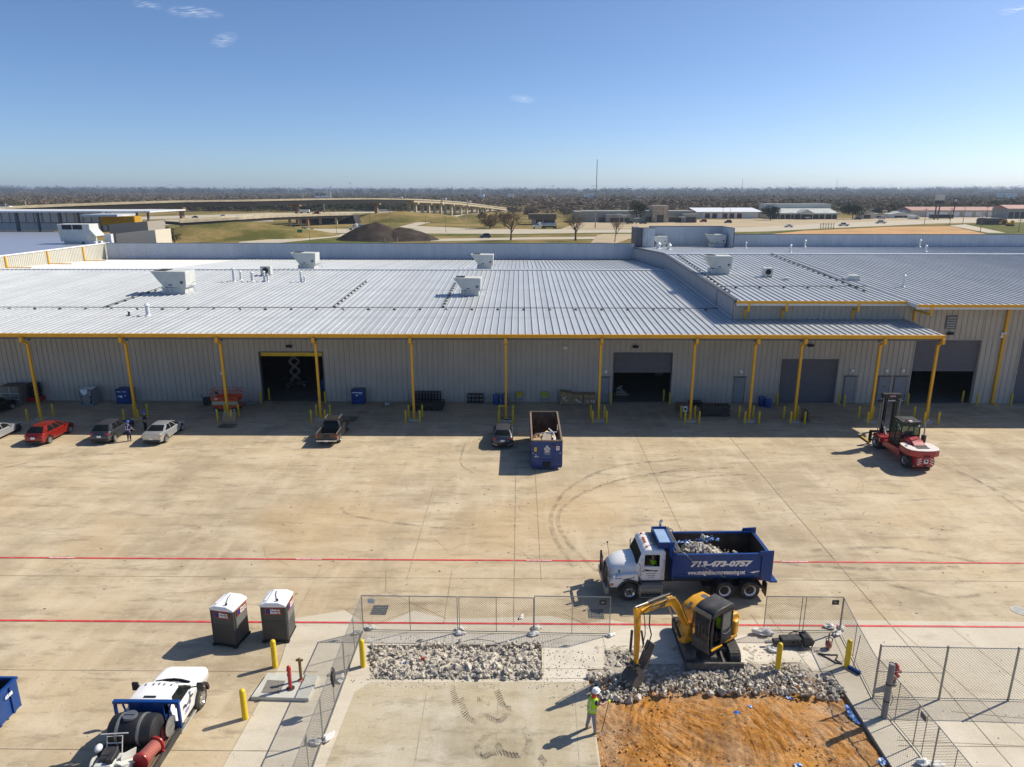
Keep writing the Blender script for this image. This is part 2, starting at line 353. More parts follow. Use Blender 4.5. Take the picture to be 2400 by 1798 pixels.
fb=o.data.attributes.new('sel','FLOAT','POINT');fb.data.foreach_set('value',selw)
for nm_,uu in(('rake',uvs),('drag',uvs2)):
 uvl=o.data.uv_layers.new(name=nm_)
 for l in o.data.loops:uvl.data[l.index].uv=uu[l.vertex_index]
M['gravel']=mat('crushed_rubble_fines',(.52,.47,.39),.95,var=.35,scale=3,bump=1,bscale=14,world=True)
bb=MB();ax0,ax1,ay0,ay1=hole_a[0].x-.1,hole_a[1].x+.1,hole_a[2].y-.1,hole_a[0].y+.1
for j in range(31):
 for i in range(101):x=ax0+(ax1-ax0)*i/100;y=ay0+(ay1-ay0)*j/30;ed=min(1,min(i,100-i)/8,min(j,30-j)/6);bb.v.append((x,y,-.2+ed*(.24+.16*noise.noise(Vector((x*.9,y*.9,2))))+.05*noise.noise(Vector((x*5,y*5,1)))))
for j in range(30):
 for i in range(100):k=j*101+i;bb.f.append((k,k+1,k+102,k+101));bb.m.append(0)
tag(bb.build('rubble_bed',M['gravel']),kind='structure')
# joints, cut lines, red fire-lane lines
def strip(b,pts,w,z,m=0):
 for p,q in zip(pts[:-1],pts[1:]):
  p=Vector((p[0],p[1],0));q=Vector((q[0],q[1],0));d=(q-p).normalized();n=Vector((-d.y,d.x,0))*w/2
  b.add([(p-n)+Vector((0,0,z)),(q-n)+Vector((0,0,z)),(q+n)+Vector((0,0,z)),(p+n)+Vector((0,0,z))],[(0,1,2,3)],m)
jb=MB()
for ln in[((-95,33.2),(95,33.2)),((-95,48.5),(-30,48.5)),((-95,61),(95,61)),((-95,25.6),(-8.5,25.6)),((-95,21.2),(-8.5,21.2)),((14,21.7),(60,21.7))]:
 strip(jb,ln,.022,.016)
vx=[at(1700,1025).x,at(1770,1000).x,at(1800,1160).x,at(2100,1000).x,-4.9,.35,-27,-16.5,40,52]
VJ=S((1060,1337),(1040,1460));strip(jb,VJ,.022,.016)
for x0,x1 in((at(1706,1020).x,0),(at(1205,1400).x,0)):
 strip(jb,[(x0,28.9 if x0<2 else 17),(x0,65)],.03,.016)
for px,py in((1840,1560),(2283,1520)):
 pass
strip(jb,[(at(1250,1020).x,33),(at(1250,1020).x,52)],.02,.016)
strip(jb,[(at(1490,1020).x,33),(at(1490,1020).x,66)],.02,.016)
strip(jb,[(at(1000,1200).x,33),(at(1000,1200).x,45)],.02,.016)
strip(jb,[(at(700,1440).x-.1,29.5),(at(700,1440).x-.1,34)],.02,.016)
for a in(((868,1462),(905,1385)),((905,1385),(1045,1450)),((810,1430),(905,1385)),((810,1430),(868,1466)),((905,1385),(905,1337)),((970,1430),(868,1466)),((1370,1462),(1440,1410)),((1440,1410),(1520,1475)),((1320,1438),(1370,1462)),((1275,1592),(1380,1590)),((1800,1440),(1905,1576)),((1760,1440),(1902,1640)),((1947,1478),(1985,1560)),((690,1450),(655,1560)),((655,1560),(505,1830)),((1060,1485),(1060,1512)),((1412,1490),(1420,1525)),((1335,1568),(1375,1568)),((1271,1568),(1335,1568))):
 strip(jb,S(*a),.02,.016)
for a in(((1169,1600),(1160,1850)),((1000,1622),(962,1850)),((1345,1600),(1362,1850)),((2104,1472),(2440,1770)),((2230,1472),(2440,1640)),((2230,1668),(2420,1686)),((2100,1735),(2420,1750))):
 strip(jb,S(*a),.018,.017)
for k in range(16):
 x=rnd.uniform(-28,28);y=rnd.uniform(31,55);a_=rnd.uniform(0,6.3);cp=[]
 for j in range(rnd.randint(8,22)):cp.append((x,y));a_+=rnd.uniform(-.45,.45);x+=.28*math.cos(a_);y+=.28*math.sin(a_)
 strip(jb,cp,.014,.0165)
tag(jb.build('pavement_joint',M['joint'],recalc=False),kind='structure')
for yy,sg in((35.08,1),(29.15,2)):
 rb=MB();strip(rb,[(-60,yy),(60,yy)],.13,.020)
 tag(rb.build('red_line',M['linered'],recalc=False),kind='structure')
M['redback']=M['linered']
for k,(px,py)in enumerate([(135,1316),(722,1314),(1263,1315),(1862,1315)]):
 p=at(px,py);bk=MB();bk.box(p.x-.66,p.x+.66,35.0,35.17,.0205,.024)
 lb=bk.build('painted_lettering_band',M['linered']);tag(lb,kind='structure')
 tx=text('painted_lettering','FIRE LANE NO PARKING',.13,M['inkw'],None,(p.x,35.083,.027),(0,0,0),ext=.001,off=.004)
 tag(tx,kind='structure')
 # tyre marks: thin see-through smears of rubber on the slab
mt=bpy.data.materials.new('tyre_smear');mt.use_nodes=True;t=mt.node_tree;B=t.nodes['Principled BSDF'];B.inputs['Base Color'].default_value=(.12,.10,.08,1);B.inputs['Roughness'].default_value=.9
nn=N(t,'ShaderNodeTexNoise');nn.inputs['Scale'].default_value=1.3;nn.inputs['Detail'].default_value=8;nn.inputs['Roughness'].default_value=.75
pp=N(t,'ShaderNodeNewGeometry');t.links.new(pp.outputs['Position'],nn.inputs['Vector'])
mr=N(t,'ShaderNodeMapRange');mr.inputs[1].default_value=.42;mr.inputs[2].default_value=.72;mr.inputs[3].default_value=0;mr.inputs[4].default_value=.5
t.links.new(nn.outputs[0],mr.inputs[0]);t.links.new(mr.outputs[0],B.inputs['Alpha'])
M['smear']=mt
tb=MB()
def spline(pts,n=10):
 out=[];P=[Vector((p[0],p[1],0))for p in pts];P=[2*P[0]-P[1]]+P+[2*P[-1]-P[-2]]
 for i in range(1,len(P)-2):
  for k in range(n):
   u=k/n;a,b_,c_,d=P[i-1:i+3]
   out.append(.5*((2*b_)+(c_-a)*u+(2*a-5*b_+4*c_-d)*u*u+(3*b_-a-3*c_+d)*u**3))
 out.append(P[-2]);return out
for j,(pts,wd)in enumerate([([(1720,1096),(1520,1112),(1380,1150),(1310,1205),(1330,1270),(1400,1340)],.28),([(1600,1075),(1440,1095),(1340,1140),(1295,1200),(1300,1260),(1345,1330)],.28),([(1750,1112),(1650,1118),(1560,1135)],.2),([(1480,1125),(1590,1100),(1700,1097)],.18),([(0,1100),(120,1075),(300,1062)],.25),([(0,1090),(150,1066)],.2),([(1090,1040),(1080,1085),(1110,1110)],.15),([(800,1190),(830,1210),(1000,1235),(1120,1240)],.2),([(1900,1290),(2100,1285),(2300,1320)],.3),([(2080,1370),(2150,1385),(2230,1400),(2300,1395)],.25),([(1820,1320),(2050,1335),(2250,1330)],.35),([(2100,1060),(2250,1110),(2400,1180)],.3),([(2120,1055),(2280,1120),(2400,1200)],.2)]):
 strip(tb,spline(S(*pts)),wd,.028+.0004*j)
 # ribbed tread prints on the stained slab
for pts in([(1080,1640),(1095,1680),(1130,1700)],[(1062,1615),(1068,1650)],[(1140,1680),(1170,1690),(1190,1672)],[(1165,1620),(1180,1655),(1200,1662)],[(1140,1725),(1120,1750),(1130,1775),(1160,1765),(1220,1770),(1240,1740),(1225,1705)],[(1165,1745),(1180,1765),(1210,1772),(1250,1765)],[(1265,1775),(1280,1792)],[(1120,1640),(1150,1650)]):
 sp=spline(S(*pts),8)
 for p,q in zip(sp[:-1],sp[1:]):
  d=(q-p);L_=d.length
  if L_<1e-3:continue
  d/=L_;n=Vector((-d.y,d.x,0));k=0.0
  while k<L_:
   c0=p+d*k;tb.obox((c0.x,c0.y,.0195+rnd.random()*.002),(.045,.30,.001),(0,0,math.atan2(d.y,d.x)+.5));k+=.11
tag(tb.build('tyre_marks',M['smear'],recalc=False),kind='stuff')
# loose crumbs and splinters strewn over the slabs
cb=MB()
for k in range(900):
 x=rnd.uniform(-26,26);y=rnd.uniform(17.5,60)if k%3 else rnd.uniform(17,30)
 z=.012;r=rnd.uniform(.012,.035)
 if k%3==0 and not(at(1376,1568).x-.5<x<14 and y<26.5):cb.blob((x,y,z),r*.8,k,1)
 elif y>30:cb.obox((x,y,.02),(rnd.uniform(.03,.16),.02,.015),(0,0,rnd.uniform(0,3)),1)
for k in range(650):
 e=rnd.choice(((hole_a[0].x-.6,hole_a[1].x+.5,hole_a[0].y-.1,hole_a[0].y+.7),(hole_a[0].x-.4,hole_a[1].x+.6,hole_a[2].y-.6,hole_a[2].y+.1),(at(1270,1560).x,at(1420,1560).x,25.4,27.2),(6.2,12.5,25.9,27.6),(1.2,3.2,23.5,25.5)))
 x=rnd.uniform(e[0],e[1]);y=rnd.uniform(e[2],e[3])
 if 7.0<x<9.9 and y>25.7:continue
 cb.blob((x,y,.016),rnd.uniform(.008,.035),k,1)
tag(cb.build('strewn_crumbs',[M['gravel'],M['woodd']]),kind='stuff')
# ---- warehouse (low bay, canopy and yellow posts)
WY,EY,RY,BY=65.7,59.5,96.5,125.0
SL=1/24.
def zlow(y):return 7.9+(min(y,RY)-EY)*SL-max(0,y-RY)*SL
XL,XR=-73.0,None
XH=atY(1716,745,WY).x
XC=atY(2215,783,EY).x
wh=thing('warehouse','long low warehouse with ribbed silver roof and a canopy on yellow posts','warehouse',(0,WY,0))
def ribbed(b,p0,p1,z0,z1,pitch=.5,dep=.075,wdt=.12,zf=None,m=0,phase=0):
 """upright ribbed sheet from p0 to p1 (ground points); ribs stand out to the right-hand normal"""
 p0=Vector((p0[0],p0[1],0));p1=Vector((p1[0],p1[1],0));d=(p1-p0);L_=d.length;d/=L_;n=Vector((d.y,-d.x,0))
 pr=[(0,0)];s=(pitch-phase)%pitch
 while s+wdt<L_:
  if s>pr[-1][0]+.002:pr.append((s,0))
  pr+=[(s+wdt*.25,dep),(s+wdt*.75,dep),(s+wdt,0)];s+=pitch
 pr.append((L_,0));vs=[];fs=[]
 for s,h in pr:
  q=p0+d*s+n*h;a=z0 if not callable(z0)else z0(q);t_=z1 if not callable(z1)else z1(q)
  vs+=[(q.x,q.y,a),(q.x,q.y,t_)]
 for i in range(len(pr)-1):fs.append((2*i,2*i+2,2*i+3,2*i+1))
 b.add(vs,fs,m)
def W(x,y):q=atY(x,y,WY);return q.x,q.z
OPEN=[]
def opening(xa,xb,yt,yb,xat=None):
 x0=W(xa,(yt+yb)/2)[0];x1=W(xb,(yt+yb)/2)[0];return(x0,x1,W((xa+xb)/2,yt)[1])
O1=opening(613,759,826,937);O2=opening(1438,1572,828,938);O3=opening(1827,1961,841,938)
O4=opening(2136,2289,797,938);O5=opening(2383,2530,796,938)
def wall_with(b,x0,x1,ztop,ops,y):
 xs=x0
 for a,c,zt in ops:
  ribbed(b,(xs,y),(a,y),.0,ztop);ribbed(b,(a,y),(c,y),zt,ztop);xs=c
 ribbed(b,(xs,y),(x1,y),0,ztop)
b=MB();wall_with(b,XL-3,XH+.05,8.12,[O1,O2],WY)
o=b.build('front_wall',M['wall'],wh,recalc=False,loc=(0,-WY,0))
# reveals, side and rear shell, inner floor
b=MB()
for a,c,zt in(O1,O2):
 b=MB();b.box(a-.14,a-.002,WY+.01,WY+.30,0,zt+.1);b.box(c+.002,c+.14,WY+.01,WY+.30,0,zt+.1);b.box(a-.14,c+.14,WY+.01,WY+.30,zt+.002,zt+.16)
 b.box(a-.08,a,WY-.09,WY,0,zt+.08);b.box(c,c+.08,WY-.09,WY,0,zt+.08);b.box(a,c,WY-.09,WY,zt,zt+.08)
 b.build('door_surround',M['trim'],wh,loc=(0,-WY,0))
b=MB();b.box(XL-3,XL-2.8,WY+.1,BY-.2,0,7.6);b.box(XL-2.8,XH,BY-.6,BY-.3,0,7.6);b.box(XL-2.7,XH-.1,90,90.2,0,8.6)
b.build('rear_wall',M['wall'],wh,loc=(0,-WY,0))
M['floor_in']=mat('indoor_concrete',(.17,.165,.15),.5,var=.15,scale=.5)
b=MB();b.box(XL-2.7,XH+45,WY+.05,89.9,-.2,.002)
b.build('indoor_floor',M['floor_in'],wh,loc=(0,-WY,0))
# roofs: sheet plus standing seams
def roof_sheet(b,x0,x1,y0,y1,zf,sp=.61,rh=.085,rw=.038,th=.12):
 for m_,(ya,yb)in enumerate(((y0,y1),)):
  za,zb=zf(ya),zf(yb)
  b.add([(x0,ya,za),(x1,ya,za),(x1,yb,zb),(x0,yb,zb)],[(0,1,2,3)],0)
  b.add([(x0,ya,za-th),(x1,ya,za-th),(x1,yb,zb-th),(x0,yb,zb-th)],[(0,3,2,1)],1)
  x=x0+sp/2
  while x<x1:
   b.add([(x-rw,ya,za),(x+rw,ya,za),(x-rw*.55,ya,za+rh),(x+rw*.55,ya,za+rh),(x-rw,yb,zb),(x+rw,yb,zb),(x-rw*.55,yb,zb+rh),(x+rw*.55,yb,zb+rh)],[(0,1,3,2),(2,3,7,6),(0,2,6,4),(1,5,7,3)],0);x+=sp
x_eave_l=atY(-80,783,EY).x
b=MB();roof_sheet(b,-76,XH,WY+.02,RY-.12,zlow);roof_sheet(b,-76,XC,EY+.05,WY,zlow)
b.build('roof',[M['roof'],M['trim']],wh,recalc=False,loc=(0,-WY,0))
xw=-.5*(-76);
b=MB();roof_sheet(b,XL+24,XH,RY+.14,BY,zlow)
b.build('rear_roof',[M['roof'],M['trim']],wh,recalc=False,loc=(0,-WY,0))
b=MB();roof_sheet(b,-76,XL+24,RY+.14,BY,lambda y:zlow(y)-.003,sp=.61,rh=.02,rw=.03)
b.build('white_coated_roof',[M['rooft'],M['trim']],wh,recalc=False,loc=(0,-WY,0))
b=MB();zr=zlow(RY)+.02
b.prism([(RY-.28,zr-.02),(RY-.26,zr+.11),(RY,zr+.15),(RY+.26,zr+.11),(RY+.28,zr-.02)],-76,XH-.02,'x')
b.build('ridge_cap',M['trimw'],wh,loc=(0,-WY,0))
# faint lap lines across the panels
b=MB()
for yy in(66.3,71.5,81.0):
 z=zlow(yy)+.006;b.add([(-76,yy,z),(XH-.05,yy,z),(XH-.05,yy+.035,z+.0015),(-76,yy+.035,z+.0015)],[(0,1,2,3)])
b.build('panel_laps',M['trim'],wh,loc=(0,-WY,0),recalc=False)
# fascia, gutters, posts
ze=zlow(EY)
b=MB();b.box(-76,XC,EY-.10,EY+.06,ze-.30,ze+.02);b.box(-76,XC,EY-.16,EY-.09,ze-.06,ze+.03)
b.build('yellow_fascia',M['amber'],wh,loc=(0,-WY,0),bevel=.01)
b=MB();b.prism([(EY+.1,ze-.32),(WY,zlow(WY)-.32),(WY,zlow(WY)-.12),(EY+.1,ze-.12)],XC-.06,XC+.02,'x')
b.box(-76,XC,EY+.08,EY+.16,ze-.5,ze-.29);b.build('canopy_trim',M['trim'],wh,loc=(0,-WY,0))
post_px=[(56,90),(285,316),(513,534),(741,752),(964,971),(1186,1186),(1409,1402),(1631,1615),(1771,1752),(1881,1857),(2060,2033),(2198,2162)]
PX=[at(c,984).x for _,c in post_px];PX[0]=at(90,984).x
PY=60.0
for x in PX:
 b=MB();b.box(x-.10,x+.10,PY-.11,PY+.11,.12,ze-1.05);b.box(x-.2,x+.2,PY-.2,PY+.2,.10,.14)
 b.prism([(PY-.11,ze-1.06),(PY+.11,ze-1.06),(PY-.20,ze-.75),(EY-.02+.0,ze-.62),(EY-.05,ze-.28),(EY-.30+.02,ze-.28),(EY-.30,ze-.72),(PY-.3,ze-.9)],x-.12,x+.12,'x')
 b.build('post',M['amber'],wh,loc=(0,-WY,0),bevel=.01)
 b=MB();b.cyl((x,PY,-.02),(x,PY,.11),.55,.53,n=20);b.build('concrete_footing',M['concrete_block'],wh,loc=(0,-WY,0))
 b=MB();b.prism([(PY+.12,ze-.75),(WY,zlow(WY)-.42),(WY,zlow(WY)-.14),(PY+.12,ze-.26)],x-.07,x+.07,'x');b.build('canopy_rafter',M['trim'],wh,loc=(0,-WY,0))
b=MB()
for k in range(5):y=EY+1.1+k*1.05;b.box(-76,XC-.1,y,y+.06,zlow(y)-.30,zlow(y)-.125)
b.build('purlins',M['trimw'],wh,loc=(0,-WY,0))
b=MB();ribbed(b,(XL+.3,BY),(XH-.05,BY),lambda q:zlow(BY)-.05,11.05,pitch=.305)
b.build('rear_parapet',M['wallb'],wh,recalc=False,loc=(0,-WY,0))
b=MB();b.box(XL+.3,XH-.02,BY-.05,BY+.22,11.05,11.13);b.box(XL+.3,XH-.02,BY+.1,BY+.2,7,11.05)
b.box(XL+.3,XH-.02,BY-.1,BY-.02,zlow(BY),zlow(BY)+.12);b.build('parapet_coping',M['trim'],wh,loc=(0,-WY,0))
# dock shutter and first doorway's yellow header
b=MB();a,c,zt=O1;b.box(a+.02,c-.02,WY+.18,WY+.5,zt-.42,zt-.05)
b.build('header_beam',M['yellow'],wh,loc=(0,-WY,0),bevel=.02)
M['shut']=M['shutter']
def shutter(par,op,zb,y,oy):
 a,c,zt=op;s=MB();z=zt;k=0;vs=[];fs=[]
 n=int((zt-zb)/.085)
 for i in range(n+1):
  z=zt-(zt-zb)*i/n;dy=.0 if i%2 else.022;vs+=[(a,y+dy,z),(c,y+dy,z)]
 for i in range(n):fs.append((2*i,2*i+1,2*i+3,2*i+2))
 s.add(vs,fs);s.box(a,c,y-.02,y+.04,zb-.09,zb)
 return s.build('roller_door',M['shut'],par,recalc=False,loc=(0,-oy,0))
shutter(wh,O2,W(1505,872)[1],WY+.15,WY)
# a back shelf wall and dark depth inside the doors comes from the building itself
def pdoor(par,xa,xb,yt,oy,hinge=1,sign=False):
 x0=W(xa,912)[0];x1=W(xb,912)[0];zt=W((xa+xb)/2,yt)[1];y=WY-.10
 d=MB();d.box(x0,x1,y-.03,y+.01,.03,zt);dd=d.build('personnel_door',M['door'],par,loc=(0,-oy,0),bevel=.008)
 h=MB();hx=x1-.14 if hinge>0 else x0+.14
 h.box(hx-.05,hx+.05,y-.05,y-.03,1.0,1.2);h.cyl((hx,y-.05,1.1),(hx,y-.11,1.1),.035,n=8);h.box(hx-(.14 if hinge>0 else 0),hx+(0 if hinge>0 else.14),y-.12,y-.09,1.08,1.12)
 h.build('handle',M['chrome'],dd)
 if sign:
  g2=MB();g2.box((x0+x1)/2-.14,(x0+x1)/2+.14,y-.036,y-.03,1.62,1.70);g2.build('name_plate',M['black'],dd)
 f=MB();f.box(x0-.07,x0-.005,y-.02,y+.04,0,zt+.07);f.box(x1+.005,x1+.07,y-.02,y+.04,0,zt+.07);f.box(x0-.005,x1+.005,y-.02,y+.04,zt+.005,zt+.07)
 f.box(x0-.18,x1+.18,y-.16,y+.02,zt+.09,zt+.12)
 f.build('door_frame',M['shutter'],par,loc=(0,-oy,0))
 l=MB();lx=(x0+x1)/2+.05;l.box(lx-.14,lx+.14,y-.16,y+.02,zt+.52,zt+.78);l.box(lx-.11,lx+.11,y-.2,y-.16,zt+.5,zt+.62)
 l.build('wall_lamp',M['white'],par,loc=(0,-oy,0),bevel=.02)
pdoor(wh,1408,1425.5,885,WY);pdoor(wh,1719.5,1743,885,WY)
def floodlight(par,px,py,oy):
 x,z=W(px,py);l=MB();l.obox((x,WY-.22,z),(.52,.34,.2),(R(-25),0,0));l.box(x-.06,x+.06,WY-.12,WY+.02,z-.05,z+.12)
 l.build('floodlight',M['black'],par,loc=(0,-oy,0),bevel=.02)
floodlight(wh,679,811,WY);floodlight(wh,1489,812,WY)
x,z=W(1325,812);l=MB();l.ell((x-.09,WY-.15,z),(.09,.09,.11));l.ell((x+.09,WY-.15,z),(.09,.09,.11));l.box(x-.2,x+.2,WY-.14,WY,z-.24,z-.1);l.build('emergency_lamp',M['white'],wh,loc=(0,-WY,0),smooth=40)
x,z=W(520,875);l=MB();l.box(x-.12,x+.12,WY-.1,WY,z-.15,z+.15);l.build('junction_box',M['white'],wh,loc=(0,-WY,0))
# gas line across the roof on little feet
def roof_pipe(name,pts,zf,par_label,feet=.0,r=.035,grp=None,foot=1.9):
 p=[Vector((x,y,zf(x,y)+.22))for x,y in pts];b=MB();b.tube(p,r,6)
 o=b.build(name,M['black'],None,smooth=50);tag(o,par_label,'roof pipe',grp)
 f=MB()
 for a,c in zip(p[:-1],p[1:]):
  n=max(1,int((c-a).length/foot))
  for k in range(n):
   q=a.lerp(c,(k+.5)/n);f.cyl(q,q-Vector((0,0,.12)),.025,n=6);f.box(q.x-.13,q.x+.13,q.y-.07,q.y+.07,q.z-.22,q.z-.10)
 fo=f.build('pipe_feet',M['dsteel'],o);tag(fo,kind='stuff')
 return o
zl=lambda x,y:zlow(y)
# y of the pipe: image row 726
def on_roof(px,py,zf,y0=60,y1=130):
 for _ in range(40):
  ym=(y0+y1)/2;p=atY(px,py,ym)
  if p.z>zf(p.x,ym):y0=ym
  else:y1=ym
 return atY(px,py,(y0+y1)/2)
yg=on_roof(1200,727,zl).y
roof_pipe('gas_pipe',[(-76,yg),(XH-.15,yg)],zl,'thin black gas pipe running the full width of the low silver roof',foot=2.55)
def zlhi(x,y):return zhi(y)
# ---- high hall to the right
HE,HE2,HB=64.6,63.0,131.0
def zhi(y):return 10.05+(min(y,98.3)-HE)*SL-max(0,y-98.3)*SL
hx0=XH;hx1=atY(2150,713,HE2).x;HX2=95
hall=thing('high_hall','taller grey metal hall on the right with white ribbed roof and raised screen','building',(30,WY,0))
hl=(-30,-WY,0)
b=MB();wall_with(b,hx0+.05,HX2,9.75,[O3,O4,O5],WY-.005);b.build('front_wall',M['wall'],hall,recalc=False,loc=hl)
b=MB()
ribbed(b,(hx0,HB),(hx0,WY),lambda q:zlow(q.y)+.0 if q.y<BY else 0,lambda q:zhi(q.y)-.02)
b.build('side_wall',M['wallside'],hall,recalc=False,loc=hl)
b=MB();
b.beam((hx0-.09,WY-1.05,zhi(HE)+.04),(hx0-.09,98.3,zhi(98.3)+.04),.2,.26);b.beam((hx0-.09,98.3,zhi(98.3)+.04),(hx0-.09,HB,zhi(HB)+.04),.2,.26)
b.box(hx0-.09,hx0-.05,71.1,71.25,zlow(71.2),zhi(71.2));b.build('rake_trim',M['trim'],hall,loc=hl)
b=MB();b.beam((hx0-.06,WY,zlow(WY)+.12),(hx0-.06,96.5,zlow(96.5)+.12),.04,.14);b.build('wall_flashing',M['trimw'],hall,loc=hl)
b=MB()
roof_sheet(b,hx0,hx1,HE,98.2,zhi);roof_sheet(b,hx1,HX2,HE2,98.2,zhi);b.build('roof',[M['roof'],M['trim']],hall,recalc=False,loc=hl)
b=MB();roof_sheet(b,hx0,HX2,98.42,HB,zhi,rh=.03);b.build('rear_roof',[M['roof'],M['trim']],hall,recalc=False,loc=hl)
b=MB();z=zhi(98.3);b.prism([(98.02,z),(98.04,z+.12),(98.3,z+.16),(98.56,z+.12),(98.58,z)],hx0+.02,HX2,'x');b.build('ridge_cap',M['trimw'],hall,loc=hl)
b=MB();z=zhi(HE);b.box(hx0-.05,hx1,HE-.1,HE,z-.22,z+.03);z=zhi(HE2);b.box(hx1,HX2,HE2-.1,HE2,z-.22,z+.03)
b.build('yellow_fascia',M['amber'],hall,loc=hl,bevel=.01)
b=MB();z=zhi(HE);b.box(hx0,hx1,HE,HE+.12,z-.42,z-.14);z=zhi(HE2);b.box(hx1,HX2,HE2+.0,HE2+.12,z-.42,z-.14)
b.prism([(HE2-.1,zhi(HE2)-.3),(HE+.4,zhi(HE)-.25),(HE+.4,zhi(HE)+.05),(HE2-.1,zhi(HE2)+.05)],hx1-.06,hx1+.0,'x')
b.build('eave_gutter',M['trimw'],hall,loc=hl)
for px in(1733+22,1844,2012,2160):
 x=atY(px,725,HE).x;z=zhi(HE);b=MB();y1=HE if px<2150 else HE2
 z=zhi(y1);b.box(x-.09,x+.09,y1-.05,y1+.12,z-.95,z-.2);b.beam((x,y1+.04,z-.9),(x,WY-.08,z-.9),.15,.15);b.box(x-.09,x+.09,WY-.22,WY-.04,zlow(WY)+.12 if px<2150 else z-1.9,z-.85)
 b.build('downpipe',M['amber'],hall,loc=hl,bevel=.01)
x=at(2312,941).x;b=MB();b.box(x-.12,x+.12,WY-.26,WY-.05,.1,zhi(HE2)-.25);b.box(x-.13,x+.35,WY-.7,WY-.2,.0,.1);b.build('downpipe',M['amber'],hall,loc=hl,bevel=.01)
b=MB()
for a,c,zt in(O3,O4,O5):
 b=MB();b.box(a-.14,a-.002,WY+.01,WY+.35,0,zt+.1);b.box(c+.002,c+.14,WY+.01,WY+.35,0,zt+.1);b.box(a-.14,c+.14,WY+.01,WY+.35,zt+.002,zt+.16)
 b.box(a-.08,a,WY-.09,WY,0,zt+.08);b.box(c,c+.08,WY-.09,WY,0,zt+.08);b.box(a,c,WY-.09,WY,zt,zt+.08)
 b.build('door_surround',M['wall'],hall,loc=hl)
for op,zb in((O3,.1),(O4,W(2210,869)[1]),(O5,.1)):
 s=shutter(hall,op,zb,WY+.2,WY);s.location=hl
pdoor(hall,1977,2001,883,WY,-1);pdoor(hall,2056,2081,883,WY,-1,True);pdoor(hall,2093,2120,883,WY,1)
floodlight(hall,1898,809,WY);floodlight(hall,2224,781,WY)
for ch in kids(hall):
 if ch.name.split('.')[0]in('personnel_door','door_frame','wall_lamp','floodlight'):ch.location=hl
x,z=W(2228,755);b=MB();b.box(x-.5,x+.5,WY-.10,WY,z-.62,z+.62)
for k in range(7):b.obox((x,WY-.13,z-.48+k*.16),(.84,.09,.03),(R(-35),0,0),1)
b.build('louvre_vent',[M['trim'],M['trimw']],hall,loc=hl)
x,z=W(2349,781);b=MB();b.ell((x-.12,WY-.2,z),(.12,.13,.15));b.ell((x+.14,WY-.2,z+.05),(.12,.13,.15));b.box(x-.18,x+.18,WY-.2,WY,z-.42,z-.18);b.build('emergency_lamp',M['white'],hall,loc=hl,smooth=40)
b=MB();b.box(hx0,hx0+.15,WY+.1,HB,0,8);b.box(hx0,HX2,HB-.3,HB-.05,0,9.9);b.box(HX2-.1,HX2,WY,HB,0,9.5);b.box(hx0+.2,HX2-.2,90,90.2,0,9.8);b.build('rear_wall',M['wall'],hall,loc=hl)
tx0=atY(1484,560,130).x;tx1=atY(1699,560,130).x
PT=atY(1600,550,HB).z
b=MB();ribbed(b,(tx1,HB),(HX2,HB),zhi(HB)-.3,PT);b.build('rear_parapet',M['wallb'],hall,recalc=False,loc=hl)
b=MB();b.box(tx1,HX2,HB-.05,HB+.25,PT,PT+.1);b.box(tx1,HX2,HB+.1,HB+.2,6,PT);b.build('parapet_coping',M['trim'],hall,loc=hl)
# raised screen (three-sided parapet) at the corner
ts=atY(1600,532,131).z
b=MB();ribbed(b,(tx0+3.2,HB+1.2),(tx1,HB+1.2),zhi(HB)-.4,ts);ribbed(b,(tx1,HB+1.2),(tx1,HB-6.0),zhi(HB)-.3,ts)
ribbed(b,(tx0+1.0,HB-4.2),(tx0+3.2,HB-4.2),zhi(HB)-.4,ts);ribbed(b,(tx0+3.2,HB-4.2),(tx0+3.2,HB+1.2),8,ts)
b.build('raised_screen',M['wallb'],hall,recalc=False,loc=hl)
b=MB();b.box(tx0,tx0+1.0,HB-4.4,HB+1.3,6.5,ts);b.box(tx0+3.2,tx1,HB+1.25,HB+1.4,6,ts);b.box(tx0+3.2,tx1+.12,HB+1.1,HB+1.4,ts,ts+.12);b.box(tx1+.02,tx1+.15,HB-6.05,HB+1.3,8,ts+.1);b.box(tx0,tx0+3.3,HB-4.4,HB-4.1,ts,ts+.1)
b.box(tx0+.98,tx0+1.1,HB-4.6,HB-4.4,8,ts)
b.build('screen_frame',M['trim'],hall,loc=hl)
# ladder from low roof to the screen
b=MB();lx=tx0+1.6;
for s_ in(-.25,.25):b.beam((lx-2.2+s_,122,zlow(122)),(lx+.2+s_,123.6,12.0),.06,.06)
for k in range(12):t_=k/12;b.beam((lx-2.45+2.4*t_,122+1.6*t_,zlow(122)+t_*3.6),(lx-1.95+2.4*t_,122+1.6*t_,zlow(122)+t_*3.6),.04,.04)
tag(b.build('ladder',M['steel']),'steel ladder leaning from the low roof up to the tall metal screen','ladder')
roof_pipe('gas_pipe',[(hx0+.6,on_roof(1760,676,zlhi).y),(on_roof(2032,676,zlhi).x,on_roof(2032,676,zlhi).y)],zlhi,'black gas pipe on feet running sideways near the front of the high roof',foot=2.2)
pA=on_roof(2032,687,zlhi);pB=on_roof(1806,597,zlhi)
roof_pipe('gas_pipe',[(pA.x,pA.y),(pB.x,pB.y)],zlhi,'black gas pipe on feet climbing the high white roof towards the ridge',foot=1.6)
pA=on_roof(1712,690,zlhi);pB=on_roof(1588,598,zlhi)
roof_pipe('gas_pipe',[(pA.x,pA.y),(pB.x,pB.y)],zlhi,'thin pipe on feet along the left edge of the high white roof',foot=1.5,r=.02)
